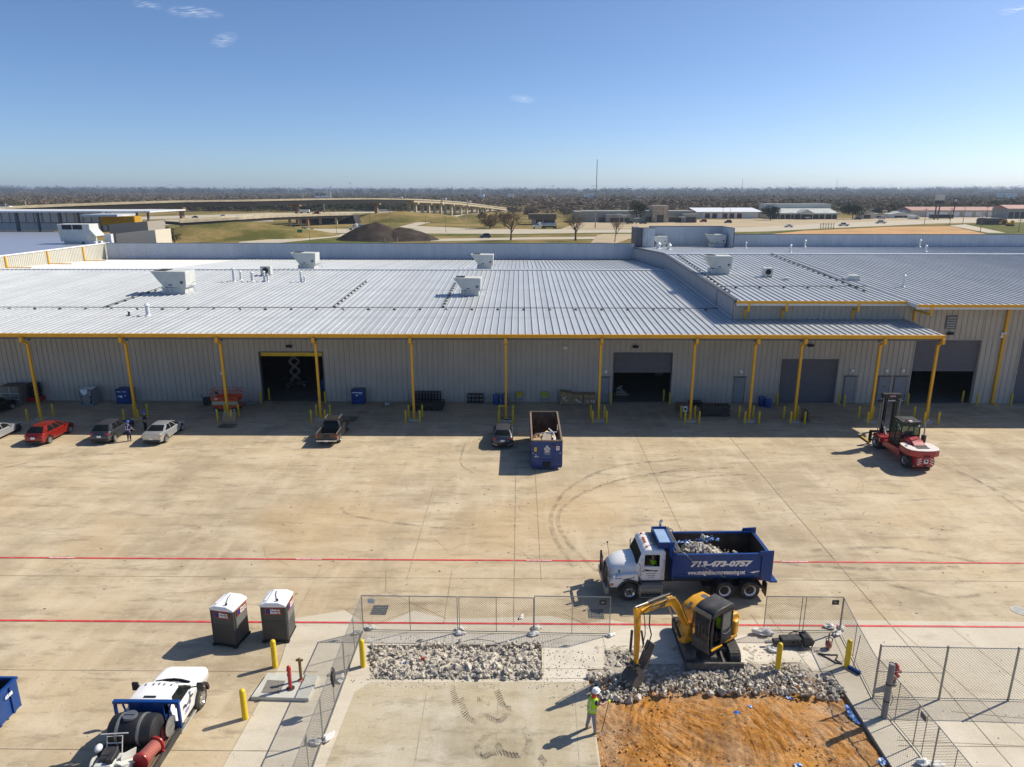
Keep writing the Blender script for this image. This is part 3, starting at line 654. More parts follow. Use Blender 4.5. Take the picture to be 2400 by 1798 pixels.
for(xa,ya,xb,yb,lb)in((780,724,860,660,'short black pipe run on feet in the middle of the low silver roof'),(1037,724,1068,664,'black pipe run on feet leading up to the middle rooftop unit'),(243,724,405,668,'black pipe run on feet leading up to the left front rooftop unit')):
 p=on_roof(xa,ya,zl);q=on_roof(xb,yb,zl);roof_pipe('gas_pipe',[(p.x,p.y),(q.x,q.y)],zl,lb,foot=1.5)
 # ---- left block and open shed behind it
lb=thing('flat_roofed_block','pale block at the far left with blue-grey roof, white coping and cream ribbed side wall','building',(-85,110,0))
LL=(85,-110,0)
ZB=11.0
b=MB();ribbed(b,(XL,92),(XL,126.5),lambda q:zlow(q.y)-.1,ZB,pitch=.4,dep=.05)
b.build('side_wall',M['offw'],lb,recalc=False,loc=LL)
M['wallc']=mat('cream_wall_panel',(.52,.50,.42),.55,var=.05,scale=.5);kids(lb)[0].data.materials[0]=M['wallc']
M['roofb']=mat('bluegrey_roof',(.36,.40,.50),.35,metal=.3,var=.06,scale=.4)
b=MB();b.poly([(-150,90,ZB-.12),(XL,90,ZB-.12),(XL,127,ZB-.12),(-84,140,ZB-.12),(-96,152,ZB-.12),(-110,168,ZB-.12),(-150,168,ZB-.12)]);b.build('roof',M['roofb'],lb,recalc=False,loc=LL)
b=MB();b.box(-150,XL-.05,91.5,127,0,ZB-.3);b.box(-150,-110,127,167,0,ZB-.3);b.build('walls',M['wallc'],lb,loc=LL)
b=MB();b.box(XL-.3,XL+.12,91.5,126.6,ZB-.02,ZB+.12);b.build('coping',M['white'],lb,loc=LL)
for px in(8,110,195):
 yy=None
 for k in range(200):
  y_=92+k*.17
  if atY(px,600,y_).x<XL:yy=y_;break
 yy=yy or 97
 b=MB();b.box(XL+.06,XL+.2,yy-.12,yy+.12,zlow(yy),ZB-.05);b.box(XL+.1,XL+3.6,yy-.06,yy+.06,zlow(yy)+.05,zlow(yy)+.17);b.build('downpipe',M['amber'],lb,loc=LL)
p=atY(30,480,118)
sh=thing('open_shed','open-sided shed with translucent wall panels, dark posts and white roof edge at far left','shed',(-110,170,ZB-.1))
SLc=(110,-170,-(ZB-.1))
sx1=atY(352,500,170).x;sxa=atY(0,500,170).x;zs=atY(200,497,170).z
b=MB();b.box(sxa-30,sx1+2,166,184,zs-.02,zs+.32);b.build('roof',M['trimw'],sh,loc=SLc)
b=MB();ribbed(b,(sxa-30,171),(atY(300,520,171).x,171),ZB-.2,atY(100,522,171).z,pitch=.4,dep=.05);b.build('lower_wall',M['wallb'],sh,recalc=False,loc=SLc)
M['transl']=mat('translucent_panel',(.62,.64,.67),.4,var=.04)
b=MB();ribbed(b,(sxa-30,171.2),(atY(240,510,171).x,171.2),atY(100,522,171).z,zs,pitch=.4,dep=.03);b.build('translucent_wall',M['transl'],sh,recalc=False,loc=SLc)
for px in(-30,42,92,143,187,238,254,262,324,350):
 x=atY(px,520,168).x;w_=.28 if px in(42,143)else.15;b=MB();b.box(x-w_,x+w_,167.5,168.1,ZB-.2,zs);b.build('post',M['trim'],sh,loc=SLc)
b=MB()
for k in range(26):x=sxa-20+k*1.95;b.box(x-.04,x+.04,170.8,170.95,atY(100,522,171).z,zs)
b.box(sxa-30,atY(240,510,171).x,170.7,170.9,atY(100,522,171).z-.06,atY(100,522,171).z+.06);b.build('wall_studs',M['trim'],sh,loc=SLc)
q0=atY(234,507,160);q1=atY(317,528,160)
M['ochre']=mat('ochre_panel',(.50,.27,.01),.55,var=.08)
b=MB();ribbed(b,(q0.x,160),(q1.x,160),q1.z,q0.z,pitch=.3);b.box(q0.x,q1.x,160.1,163,q1.z,q0.z);b.build('yellow_fascia_panel',M['ochre'],sh,recalc=False,loc=SLc)
b=MB();b.box(q0.x-3,q0.x+5,158,166,q0.z+.0,q0.z+.45);b.build('porch_roof',M['wallb'],sh,loc=SLc)
pv=thing('parapet_volume','cream and grey stepped wall volumes beside the yellow fascia at far left','building',(-76,140,8))
a0=atY(271,548,132);a1=atY(363,539,132)
b=MB();b.prism([(a0.x,8),(a1.x,8),(a1.x,a1.z),(a0.x,a0.z)],132,138,'y');b.build('front_volume',mat('cream_stucco',(.62,.56,.46),.8,var=.04),pv,loc=(76,-140,-8))
a0=atY(254,526,145);a1=atY(345,519,145)
b=MB();b.prism([(a0.x,8),(a1.x,8),(a1.x,a1.z),(a0.x,a0.z)],145,152,'y');b.build('rear_volume',mat('taupe_stucco',(.33,.30,.26),.8,var=.04),pv,loc=(76,-140,-8))
b=MB();a=atY(268,570,128);b.box(a.x-1.1,a.x+.0,127.2,128,8,atY(268,548,128).z);b.build('corner_pier',M['trimw'],pv,loc=(76,-140,-8))
# ladder at far left
b=MB();p=on_roof(8,625,zl)
for s_ in(-.3,.3):b.beam((p.x+s_-.2,p.y,zlow(p.y)),(p.x+s_-1.6,p.y+1.2,ZB+.9),.08,.08)
for k in range(9):t_=k/9;b.beam((p.x-.5-1.4*t_,p.y+1.2*t_,zlow(p.y)+t_*3.2),(p.x+.1-1.4*t_,p.y+1.2*t_,zlow(p.y)+t_*3.2),.05,.05)
tag(b.build('ladder',mat('orange_ladder',(.5,.25,.15),.6)),'orange ladder leaning against the cream side wall at the left edge','ladder')
# ---- rooftop units
def rtu(label,px,py,zf,width_px,kind=0,grp='rooftop air handling units'):
 p=on_roof(px,py,zf);d=p.y*math.cos(PITCH)+(CAM_H-p.z)*math.sin(PITCH);Wd=width_px*d/FPX
 s=Wd/3.0
 t=thing('rooftop_unit',label,'rooftop unit',(p.x,p.y,zf(p.x,p.y)),0,grp)
 b=MB();b.box(-.95*s,.95*s,0,1.7*s,.02,.55*s);b.build('curb',M['offw'],t)
 b=MB();b.prism([(-.75*s,.62*s),(1.15*s,.55*s),(1.2*s,1.9*s),(-1.75*s,1.95*s)],-.12*s,1.75*s,'y');b.build('cabinet',M['offw'],t,bevel=.03*s)
 b=MB();b.prism([(-.95*s,.84*s),(-.86*s,.84*s),(-1.55*s,1.9*s),(-1.66*s,1.9*s)],-.05*s,1.68*s,'y');b.build('intake_louvre',M['black'],t)if 0 else None
 b=MB();b.box(-1.5*s,-.55*s,.15*s,1.5*s,1.945*s,1.98*s);
 for k in range(5):b.box(-1.45*s,-.6*s,(.25+k*.27)*s,(.3+k*.27)*s,1.98*s,2.0*s,1)
 b.build('fan_deck',[M['black'],M['steel']],t)
 b=MB();b.cyl((.8*s,-.12*s,1.0*s),(.8*s,-.16*s,1.0*s),.13*s,n=12);b.build('gauge',M['trim'],t);b=MB();b.box(-.3*s,.0,-.135*s,-.118*s,.75*s,.86*s);b.build('access_panel',M['trim'],t)
 b=MB();b.tube([(1.2*s,.2*s,.7*s),(1.75*s,.2*s,.7*s),(1.8*s,.2*s,.2*s)],.04*s,6);b.tube([(-.7*s,-.2*s,.1*s),(-.6*s,-.2*s,.65*s),(-.2*s,-.2*s,.65*s),(-.2*s,-.2*s,.1*s)],.035*s,6);b.tube([(1.3*s,.9*s,.3*s),(1.3*s,.9*s,.95*s),(1.6*s,.9*s,.95*s)],.03*s,6);b.build('piping',M['trimw'],t)
 return t
rtu('grey rooftop unit with slanted intake, nearest one at the left of the low roof',408,690,zl,84)
rtu('white rooftop unit standing on the low roof ridge beside small vent stacks',718,632,zl,60)
rtu('rooftop unit just behind the ridge near the middle of the low roof',1135,632,zl,54)
rtu('rooftop unit in front of the ridge near the middle of the low roof',1101,694,zl,66)
rtu('rooftop unit standing left of the raised screen on the high roof',1548,578,zlhi,38)
rtu('rooftop unit against the right corner of the raised screen',1682,580,zlhi,46)
rtu('large rooftop unit near the front left corner of the high white roof',1688,643,zlhi,66)
zb_=lambda x,y:ZB-.12
def rtu2():
 p=at(185,572,ZB-.12);s=1.0*(p.y*88/FPX)/4.7
 t=thing('rooftop_unit','long pale rooftop unit with dark top grilles on the blue-grey roof at far left','rooftop unit',(p.x,p.y,ZB-.12))
 b=MB();b.prism([(-2.2*s,.3*s),(1.2*s,.25*s),(1.2*s,.95*s),(2.3*s,.95*s),(1.6*s,1.8*s),(1.6*s,2.4*s),(-2.4*s,2.4*s)],0,2.0*s,'y');b.build('cabinet',M['offw'],t,bevel=.05)
 b=MB();b.box(-1.8*s,-.6*s,-.03*s,0,1.75*s,2.3*s);b.box(-.45*s,.7*s,-.03*s,0,1.75*s,2.3*s);b.build('grille',M['black'],t)
 b=MB();b.box(.6*s,2.0*s,.2*s,1.8*s,.02,.28*s);b.box(-2*s,.2*s,.3*s,1.7*s,.02,.3*s);b.build('curb',M['trimw'],t)
rtu2()
def ac_small(px,py,zf,wpx,label,m):
 p=on_roof(px,py,zf);s=wpx*(Vector(p)-Vector((0,0,CAM_H))).length/FPX
 t=thing('condenser_unit',label,'condenser',(p.x,p.y,zf(p.x,p.y)))
 b=MB();b.box(-s/2,s/2,0,s*.7,.15,s*.95);b.build('casing',m,t,bevel=.03)
 b=MB();b.lathe([(.01,-.02),(s*.3,-.02),(s*.3,.0)],14,(0,0,s*.55),'y');b.build('fan_grille',M['black'],t)
 b=MB();b.box(-s*.4,-s*.3,0,s*.6,.0,.16);b.box(s*.3,s*.4,0,s*.6,.0,.16);b.build('foot',M['steel'],t)
ac_small(623,647,zl,22,'small square grey condenser with a yellow tag among vent stacks on the low roof',M['offw'])
ac_small(1800,650,zlhi,21,'small white condenser with a round fan on the high white roof',M['offw'])
ac_small(1154,603,zl,12,'tiny grey condenser behind the middle rooftop units near the parapet',M['steel'])
def stack(px,py,ptop,wpx,zf,label,cap=True,m=None):
 p=on_roof(px,py,zf);d=(p-Vector((0,0,CAM_H))).length;h=(py-ptop)*d/FPX*1.02;r=wpx/2*d/FPX
 t=thing('vent_stack',label,'vent stack',(p.x,p.y,zf(p.x,p.y)),0,'vent stacks on the roofs')
 b=MB();b.cyl((0,0,0),(0,0,h),r,n=10);b.cyl((0,0,0),(0,0,.12),r*1.9,r*1.1,n=10);b.build('pipe',m or M['trimw'],t,smooth=40)
 if cap:b=MB();b.cyl((0,0,h),(0,0,h+r*1.1),r*1.6,r*.5,n=10);b.build('cap',M['trimw'],t,smooth=40)
stack(549,660,634,6,zl,'taller white vent stack left of the small condenser');stack(565,657,640,5,zl,'short thin vent stack close left of the small condenser')
stack(592,660,642,6,zl,'squat vent stack just left of the small condenser');stack(620,660,640,5,zl,'white vent stack directly in front of the small condenser')
stack(628,660,646,4,zl,'thin vent stack at the right foot of the small condenser');stack(706,661,640,5,zl,'white vent stack with a slanting brace near the ridge unit')
stack(714,661,650,4,zl,'short leaning vent pipe beside the braced vent stack')
stack(347,740,719,8,zl,'tall silver vent stack on the low roof near the left canopy');stack(303,740,731,4,zl,'short black vent stub near the left canopy',m=M['black'])
stack(1543,583,573,8,zlhi,'white capped vent in front of the left high-roof unit');stack(1568,585,576,8,zlhi,'white capped vent right of the left high-roof unit')
stack(1748,582,570,3,zlhi,'thin white vent pipe just right of the raised screen');stack(1852,592,577,4,zlhi,'white vent pipe behind the high roof ridge, left one of a pair');stack(1886,578,565,4,zlhi,'white vent pipe close to the long parapet on the left')
stack(2155,578,565,4,zlhi,'white vent pipe close to the long parapet on the right');stack(2169,590,579,4,zlhi,'white vent pipe behind the ridge on the right')
stack(2116,673,650,5,zlhi,'thin leaning white vent pipe alone on the right high roof')
def hood(px,py,wpx,zf,label):
 p=on_roof(px,py,zf);s=wpx*(p-Vector((0,0,CAM_H))).length/FPX
 t=thing('roof_hood',label,'roof vent hood',(p.x,p.y,zf(p.x,p.y)));b=MB();b.prism([(-s/2,0),(s/2,0),(s/2,s*.35),(-s*.1,s*.35),(-s/2,s*.12)],0,s*.6,'y');b.build('cowl',M['offw'],t,bevel=.03)
 b=MB();b.box(-s*.5-.03,-s*.48,.1,s*.5,.05,s*.1);b.build('mouth',M['trim'],t)
hood(1998,658,31,zlhi,'low pale roof hood standing alone on the high white roof');hood(1841,657,15,zlhi,'small pale box hood right of the small fan condenser')
# ---- land beyond the buildings
def land_mat():
 m=bpy.data.materials.new('winter_grass');m.use_nodes=True;t=m.node_tree;B=t.nodes['Principled BSDF'];B.inputs['Roughness'].default_value=1;B.inputs['Specular IOR Level'].default_value=.05
 g=N(t,'ShaderNodeNewGeometry').outputs['Position']
 def nz(sc,det=6,ro=.6,off=0):
  mp=N(t,'ShaderNodeMapping');mp.inputs['Location'].default_value=(off,off,0);t.links.new(g,mp.inputs[0])
  n=N(t,'ShaderNodeTexNoise');n.inputs['Scale'].default_value=sc;n.inputs['Detail'].default_value=det;n.inputs['Roughness'].default_value=ro;t.links.new(mp.outputs[0],n.inputs['Vector']);return n.outputs[0]
 r=N(t,'ShaderNodeValToRGB');t.links.new(nz(.03,8,.7),r.inputs[0]);e=r.color_ramp.elements
 e[0].position=.38;e[0].color=(.10,.10,.028,1);e[1].position=.60;e[1].color=(.30,.215,.09,1);k=e.new(.48);k.color=(.19,.155,.055,1)
 x=N(t,'ShaderNodeMix',data_type='RGBA',blend_type='MULTIPLY');x.inputs[0].default_value=1;t.links.new(r.outputs[0],x.inputs[6])
 mr=N(t,'ShaderNodeMapRange');mr.inputs[1].default_value=.3;mr.inputs[2].default_value=.7;mr.inputs[3].default_value=.7;mr.inputs[4].default_value=1.3;t.links.new(nz(.9,6,.8,40),mr.inputs[0]);t.links.new(mr.outputs[0],x.inputs[7])
 t.links.new(x.outputs[2],B.inputs['Base Color']);return m
M['grass']=land_mat()
M['green']=mat('green_verge',(.10,.115,.03),1,var=.45,scale=.25,world=True,spec=.05,dirt=(.23,.18,.07),dscale=.08,damt=.9)
M['dirt']=mat('bare_orange_dirt',(.52,.32,.155),1,var=.18,scale=.06,world=True,spec=.05,dirt=(.42,.25,.12),dscale=.15,damt=.6)
M['lot']=mat('pale_parking_lot',(.46,.37,.245),.95,var=.12,scale=.05,world=True,spec=.1,dirt=(.33,.26,.16),dscale=.1,damt=.6)
M['bridge']=mat('bridge_concrete',(.50,.43,.30),.85,var=.15,scale=.3,world=True,dirt=(.30,.25,.18),dscale=.4,damt=.4)
M['bridged']=mat('dark_girder',(.014,.012,.011),.8,var=.2,scale=.5,world=True)
M['pierc']=mat('brown_pier',(.40,.24,.14),.85,var=.15,scale=.3,world=True)
M['asph']=mat('grey_asphalt',(.14,.125,.11),.9,var=.2,scale=.1,world=True)
inner=[(-94,9),(94,9),(94,64),(-94,64)]
flat('ground',M['grass'],[(-9000,-400),(9000,-400),(9000,1500),(-9000,1500)],-.03,[inner])
# distant rolling country
def hill_h(x,y):
 r=math.hypot(x,y);k=max(0,min(1,(r-1500)/5200));k=k*k*(3-2*k)
 return-.03+k*(30+9*noise.noise(Vector((x*.0004,y*.0004,0)))*2+5*noise.noise(Vector((x*.0013,y*.0013,4))))+(10*k if x<-1500 else 0)*min(1,(-1500-x)/2000 if x<-1500 else 0)
b=MB();nx,ny=90,50
for j in range(ny+1):
 for i in range(nx+1):
  y=1480+(j/ny)**1.5*9500;x=(-1+2*i/nx)*(1500+y*.95);b.v.append((x,y,hill_h(x,y)if j else-.03))
for j in range(ny):
 for i in range(nx):k=j*(nx+1)+i;b.f.append((k,k+1,k+nx+2,k+nx+1));b.m.append(0)
M['woods']=mat('far_woods',(.050,.058,.060),1,var=.3,scale=.02,world=True,spec=0,dirt=(.035,.042,.022),dscale=.006,damt=.8)
tag(b.build('hills',M['woods'],smooth=60,recalc=False),kind='structure')
zf_=[0.0]
def patch(name,m,*pts,z=None):
 zf_[0]+=.004;return flat(name,m,S(*pts),.0+zf_[0]if z is None else z)
patch('bare_ground',M['dirt'],(1795,556),(1800,549),(1882,541),(2098,531.5),(2223,530),(2300,545),(2330,556))
patch('verge',M['green'],(1000,554),(1412,547),(1600,548),(1800,549.5),(1882,541),(2100,530),(2225,529),(2330,553),(2440,553),(2440,520),(2260,521),(2223,528),(2060,531),(1890,538),(1800,543.5),(1600,547),(1480,545.5),(1000,545))
patch('verge',M['green'],(560,575),(950,575),(800,545),(1010,543),(720,541),(640,550))
patch('parking_lot',M['lot'],(1310,538),(1480,536),(1800,531),(2400,521),(2440,500),(2250,500),(2100,512),(1800,512),(1540,518),(1360,521))
patch('main_road',M['asphalt_road'],(730,546),(1200,548.5),(1410,545.5),(1600,546),(1800,542.5),(1900,537),(2060,530),(2230,522),(2440,517),(2440,512),(2240,513),(2060,519),(1900,526),(1800,531),(1600,536),(1400,538),(1200,537),(1000,538),(735,536))
patch('side_road',M['asphalt_road'],(1010,566),(1210,562),(1482,559.5),(1482,554),(1200,557),(1000,560))
patch('access_road',M['asphalt_road'],(560,573),(640,571),(818,553),(818,547.5),(740,552),(560,567))
patch('ramp_road',M['asphalt_road'],(935,532),(1000,540),(1120,536),(975,530),(1010,521),(1075,509),(1120,501),(1190,489),(1180,486),(1100,499),(1060,506),(985,519))
patch('driveway',M['asphalt_road'],(2223,529),(2262,526),(2357,546),(2317,546))
patch('paved_apron',M['lot'],(1360,600),(1480,558),(1482,548.5),(1415,548.5),(1400,551))
patch('highway',M['asphalt_road'],(250,530),(420,527),(560,520),(640,519),(640,514),(560,514),(400,520),(250,521))
patch('highway',M['asphalt_road'],(250,518),(450,511),(640,503),(640,499),(450,505),(250,510))
patch('highway',M['asphalt_road'],(640,507),(800,501),(1000,497),(1190,495),(1190,493),(1000,494.5),(800,497),(640,500))
patch('verge',M['green'],(820,509),(1000,503),(1080,500),(1000,498),(860,501))
patch('bare_ground',M['dirt'],(850,515),(960,516),(1005,511),(930,506),(870,506),z=.6)if 0 else None
# raised grass bank and mound
def mound(name,m,cx,cy,rx,ry,h,seed,label=None,cat=None,kind=None,jag=.12,n=34,p=1.0,flatn=.6):
 b=MB();rings=14
 for j in range(rings+1):
  r=1-j/rings
  for i in range(n):
   t_=2*math.pi*i/n;k=1+.10*noise.noise(Vector((math.cos(t_)*1.3,math.sin(t_)*1.3,seed)))*2
   x=cx+rx*r*math.cos(t_)*k;y=cy+ry*r*math.sin(t_)*k
   hh=h*((1-r**1.3)if name=='soil_heap' else(1-r**1.6))*(1+jag*noise.noise(Vector((x*.05,y*.05,seed)))*2)+jag*.35*h*noise.noise(Vector((x*.35,y*.35,seed)))*(1-r)
   b.v.append((x,y,max(0,hh)-.02))
 for j in range(rings):
  for i in range(n):b.f.append((j*n+i,j*n+(i+1)%n,(j+1)*n+(i+1)%n,(j+1)*n+i));b.m.append(0)
 o=b.build(name,m,smooth=60,recalc=False);tag(o,label,cat,None,kind);return o
pg=at(862,566)
M['dirtpile']=mat('dark_soil_heap',(.055,.045,.037),1,var=.3,scale=.3,world=True,spec=.05,bump=1,bscale=1.5,dirt=(.13,.105,.085),dscale=.2,damt=.5)
mound('soil_heap',M['dirtpile'],pg.x+1.5,pg.y+12,18,14,7.2,3,'tall dark brown heap of soil behind the warehouse','soil heap',jag=.16)
q=at(955,566);mound('soil_heap',M['dirtpile'],q.x-5,q.y+12,17,13,5.8,5,'lower dark brown soil heap joined to the right of the tall one','soil heap',jag=.18)
q=at(470,566);mound('hills',M['grass'],q.x-4,q.y+42,46,40,6.0,9,kind='structure',jag=.1)
q=at(930,520);mound('hills',M['grass'],q.x,q.y+30,50,42,6.5,12,kind='structure',jag=.1)
q=at(1110,520);mound('hills',M['grass'],q.x+3,q.y+40,26,40,4.5,14,kind='structure',jag=.1)
# overpass: deck, girders, piers
ov=thing('overpass','long curving highway overpass with pale parapets, dark girders and brown piers','overpass',(-90,450,0))
OL=(90,-450,0)
path=[(-120,489,300),(0,486,325),(130,480.5,345),(270,475.5,368),(430,470.5,398),(600,468.5,432),(750,465.5,470),(873,464.5,510),(970,466,552),(1031,469,596),(1080,473,640),(1119,478,690),(1155,483,745),(1190,488,800)]
pc=[atY(a,b_,c_)for a,b_,c_ in path]
pts=[]
for i in range(len(pc)-1):
 for k in range(6):pts.append(pc[i].lerp(pc[i+1],k/6))
pts.append(pc[-1])
def ribbon(b,pts,off0,off1,z0,z1,m=0):
 vs=[];fs=[]
 for i,p in enumerate(pts):
  d=(pts[min(i+1,len(pts)-1)]-pts[max(i-1,0)]);d.z=0;d.normalize();n=Vector((d.y,-d.x,0))
  for o_,z in((off0,z0),(off1,z0),(off1,z1),(off0,z1)):q_=p+n*o_;vs.append((q_.x,q_.y,q_.z+z))
 for i in range(len(pts)-1):
  for k in range(4):fs.append((i*4+k,i*4+(k+1)%4,i*4+4+(k+1)%4,i*4+4+k))
 n_=len(vs);fs+=[(0,1,2,3),(n_-4,n_-1,n_-2,n_-3)];b.add(vs,fs,m)
b=MB();ribbon(b,pts,-12,0,-1.1,-.7);b.build('deck',M['asphalt_road'],ov,loc=OL)
b=MB();ribbon(b,pts,-.1,.35,-.85,.0);ribbon(b,pts,-12.3,-11.9,-1.2,0);b.build('parapet',M['bridge'],ov,loc=OL)
b=MB();ribbon(b,pts[:48],-11.6,.1,-3.5,-.86);b.build('girders',M['bridged'],ov,loc=OL)
b=MB();ribbon(b,pts[48:],-11.6,-.1,-2.6,-1.15);b.build('far_girders',M['bridge'],ov,loc=OL)
for px,yb,w_ in((372,511,2.6),(669,505,2.6),(873,506,2.6),(970,511,2.2),(1003,509,2.2),(1031,507,2.0),(1058,504,2.0),(1080,502,2.0),(1092,500,2),(1119,500,2.0),(1131,498,2),(1140,497,2),(1153,495,1.8)):
 best=min(pts,key=lambda p:abs((ray(px,0)[0]/ray(px,0)[1])-p.x/p.y))
 i=pts.index(best);d=(pts[min(i+1,len(pts)-1)]-pts[max(i-1,0)]);d.z=0;d.normalize();n=Vector((d.y,-d.x,0));ang=math.atan2(n.y,n.x)
 top=best.z-(3.2 if i<48 else 2.6);b=MB()
 for o_ in((-3.5,)if px in(669,873,372)else(-3.0,-8.5)):
  c0=best+n*o_;b.obox((c0.x,c0.y,top/2-.6),(w_,1.6,top+1.2),(0,0,ang))
 c0=best+n*(-5.9);b.obox((c0.x,c0.y,top-.65),(11.9,1.9,1.3),(0,0,ang));b.build('pier',M['pierc']if px<900 else M['bridge'],ov,loc=OL)
 # lower bridge
lo=thing('lower_bridge','lower road bridge with pale rail crossing beneath the curved overpass','bridge',(-160,460,0));LO=(160,-460,0)
pc=[atY(a,b_,c_)for a,b_,c_ in((420,517,360),(560,509.5,385),(640,505,410),(740,502,440),(826,500,465))]
pts2=[]
for i in range(len(pc)-1):
 for k in range(4):pts2.append(pc[i].lerp(pc[i+1],k/4))
pts2.append(pc[-1])
b=MB();ribbon(b,pts2,-16,0,-1.0,-.6);b.build('deck',M['asphalt_road'],lo,loc=LO)
b=MB();ribbon(b,pts2,-.2,.3,-1.2,.1);ribbon(b,pts2,-16.3,-15.9,-1.2,.2);b.build('parapet',M['bridge'],lo,loc=LO)
b=MB();ribbon(b,pts2,-.6,-.1,-2.6,-1.25);b.build('edge_girder',M['bridged'],lo,loc=LO)
b=MB();ribbon(b,pts2,-15.6,-.7,-2.2,-1.2);b.build('girders',M['bridged'],lo,loc=LO)
for px,yb in((632,530),(660,530),(708,525),(748,534),(672,538)):
 best=min(pts2,key=lambda p:abs((ray(px,0)[0]/ray(px,0)[1])-p.x/p.y));b=MB()
 off=-3 if px in(748,672)else-9
 b.box(best.x-.7,best.x+.7,best.y-off-.6,best.y-off+.6,-.1,best.z-2.2);b.build('pier',M['pierc']if px==672 else M['bridge'],lo,loc=LO)
ea=pts2[8];b=MB();b.prism([(ea.x-4,0),(pts2[-1].x+1,0),(pts2[-1].x+1,pts2[-1].z-1.3),(ea.x-4,ea.z-1.3)],pts2[-1].y+2,pts2[-1].y+4,'y');b.build('shade_embankment',mat('shade_dark_earth',(.12,.10,.075),.95,var=.3,scale=.3),lo,loc=LO)  # bank added behind the piers; earth colour darkened to carry shade under the deck
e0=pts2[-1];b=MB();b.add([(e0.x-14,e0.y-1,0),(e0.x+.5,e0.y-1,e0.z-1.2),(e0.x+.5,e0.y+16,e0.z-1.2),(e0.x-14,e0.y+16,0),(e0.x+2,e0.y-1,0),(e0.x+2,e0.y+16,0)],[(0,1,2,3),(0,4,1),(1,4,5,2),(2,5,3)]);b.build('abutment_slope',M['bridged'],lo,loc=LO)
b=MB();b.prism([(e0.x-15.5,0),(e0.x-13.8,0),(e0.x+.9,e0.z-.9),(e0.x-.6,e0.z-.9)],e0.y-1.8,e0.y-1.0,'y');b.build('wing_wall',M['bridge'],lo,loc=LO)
# ---- trees
def bark_leaf(name,c,v=.3):return mat(name,c,.95,var=v,scale=.6,world=True,spec=.05)
M['twig']=bark_leaf('bare_twigs',(.18,.135,.092));M['bark']=bark_leaf('bark',(.11,.085,.065));M['ever']=bark_leaf('evergreen_leaf',(.030,.042,.016));M['brush']=bark_leaf('dry_brush',(.20,.145,.09));M['twig2']=bark_leaf('grey_twigs',(.15,.12,.088));M['olivetree']=bark_leaf('olive_leaf',(.085,.082,.045))
def bare_tree(label,px,py,ptop,wpx,seed,mt='twig',dens=1.0,grp=None,name='bare_tree'):
 p=at(px,py);d=math.hypot(p.x,p.y);H=(py-ptop)*d/FPX*1.02;Wd=wpx*d/FPX
 t=thing(name,label,'tree',(p.x,p.y,0),0,grp);q=random.Random(seed)
 tr=MB();tw=MB()
 def grow(a,dr,L_,r,lv):
  n=3;pts=[a];dd=dr.copy()
  for k in range(n):
   dd=(dd+Vector((q.uniform(-.13,.13),q.uniform(-.13,.13),q.uniform(-.02,.10)))).normalized();pts.append(pts[-1]+dd*L_/n)
  (tr if lv<2 else tw).tube(pts,[r*(1-.45*k/n)for k in range(n+1)],5 if lv<2 else 3,cap=False)
  if lv>=5:return
  m_=(4 if lv<4 else 3)
  for k in range(m_):
   s=pts[q.choice((1,2,3,3))]if lv>0 else pts[-1]if k else pts[-2]
   az=6.283*(k/m_)+q.uniform(-.6,.6);sp=q.uniform(.45,.85)if lv else q.uniform(.55,.8)
   nd=(dd*math.cos(sp)+Vector((math.cos(az),math.sin(az),0))*math.sin(sp)*1.1+Vector((0,0,.12))).normalized()
   grow(s,nd,L_*q.uniform(.66,.82),r*.5 if lv else r*.6,lv+1)
 grow(Vector((0,0,0)),Vector((0,0,1)),H*.24,H*.020,0)
 zs=[v[2]for v in tw.v];xs=[v[0]for v in tw.v];kz=H/max(zs);kx=Wd/(max(xs)-min(xs))
 for mm in(tr,tw):mm.v=[(x*kx,y*kx,z*kz)for x,y,z in mm.v]
 tr.build('trunk',M['bark'],t,recalc=False);tw.build('crown',M[mt],t,recalc=False);return t
bare_tree('bare winter tree with wide rounded crown just left of the tall mast',1349,564,497,74,11)
bare_tree('bare winter tree with a dense brown crown near the foot of the ramp',1197,563,492,84,23)
bare_tree('small slender bare tree right of the tall mast beside the metal screen',1441,568,506,38,37,mt='twig2')
def leaf_tree(label,px,py,ptop,wpx,seed,mt='ever',name='evergreen_tree',n=260,leaf=.55,cat='tree',grp=None,low=.15):
 p=at(px,py);d=math.hypot(p.x,p.y);H=(py-ptop)*d/FPX*1.02;Wd=wpx*d/FPX
 t=thing(name,label,cat,(p.x,p.y,0),0,grp);q=random.Random(seed)
 b=MB();b.tube([(0,0,0),(.1,0,H*.3),(.0,.1,H*.6)],[H*.03,H*.024,H*.01],6);b.build('trunk',M['bark'],t)
 c=MB();lobes=[(Vector((q.uniform(-.30,.30)*Wd,q.uniform(-.3,.3)*Wd,H*q.uniform(low+.22,.72))),q.uniform(.16,.30)*Wd)for _ in range(11)]
 for k in range(n*7):
  o_,r=q.choice(lobes);v=Vector((q.gauss(0,1),q.gauss(0,1),q.gauss(0,1))).normalized()*r*q.uniform(.55,1.08);v.z*=min(1,.42*H/Wd*2)
  s=leaf*q.uniform(.5,1.1)*Wd/12;pos=o_+v
  if pos.z<H*low*.6:continue
  e=[pos+Vector((q.uniform(-1,1),q.uniform(-1,1),q.uniform(-1,1)))*s for _ in range(3)];c.add(e,[(0,1,2)])
 zs=sorted(v[2]for v in c.v);k_=H/zs[-1];xs=[v[0]for v in c.v];kx=Wd/(max(xs)-min(xs));c.v=[(x*kx,y*kx,z*k_)for x,y,z in c.v]
 c.build('crown',M[mt],t,recalc=False);return t
leaf_tree('dark live oak in front of the long grey building left of the stone tower',1491,524,473,44,3)
leaf_tree('dark evergreen tree between the white storage row and the pale hall',1806,516,483,48,5)
leaf_tree('round dark evergreen tree right of the pale gabled hall',1998,514,483,56,6)
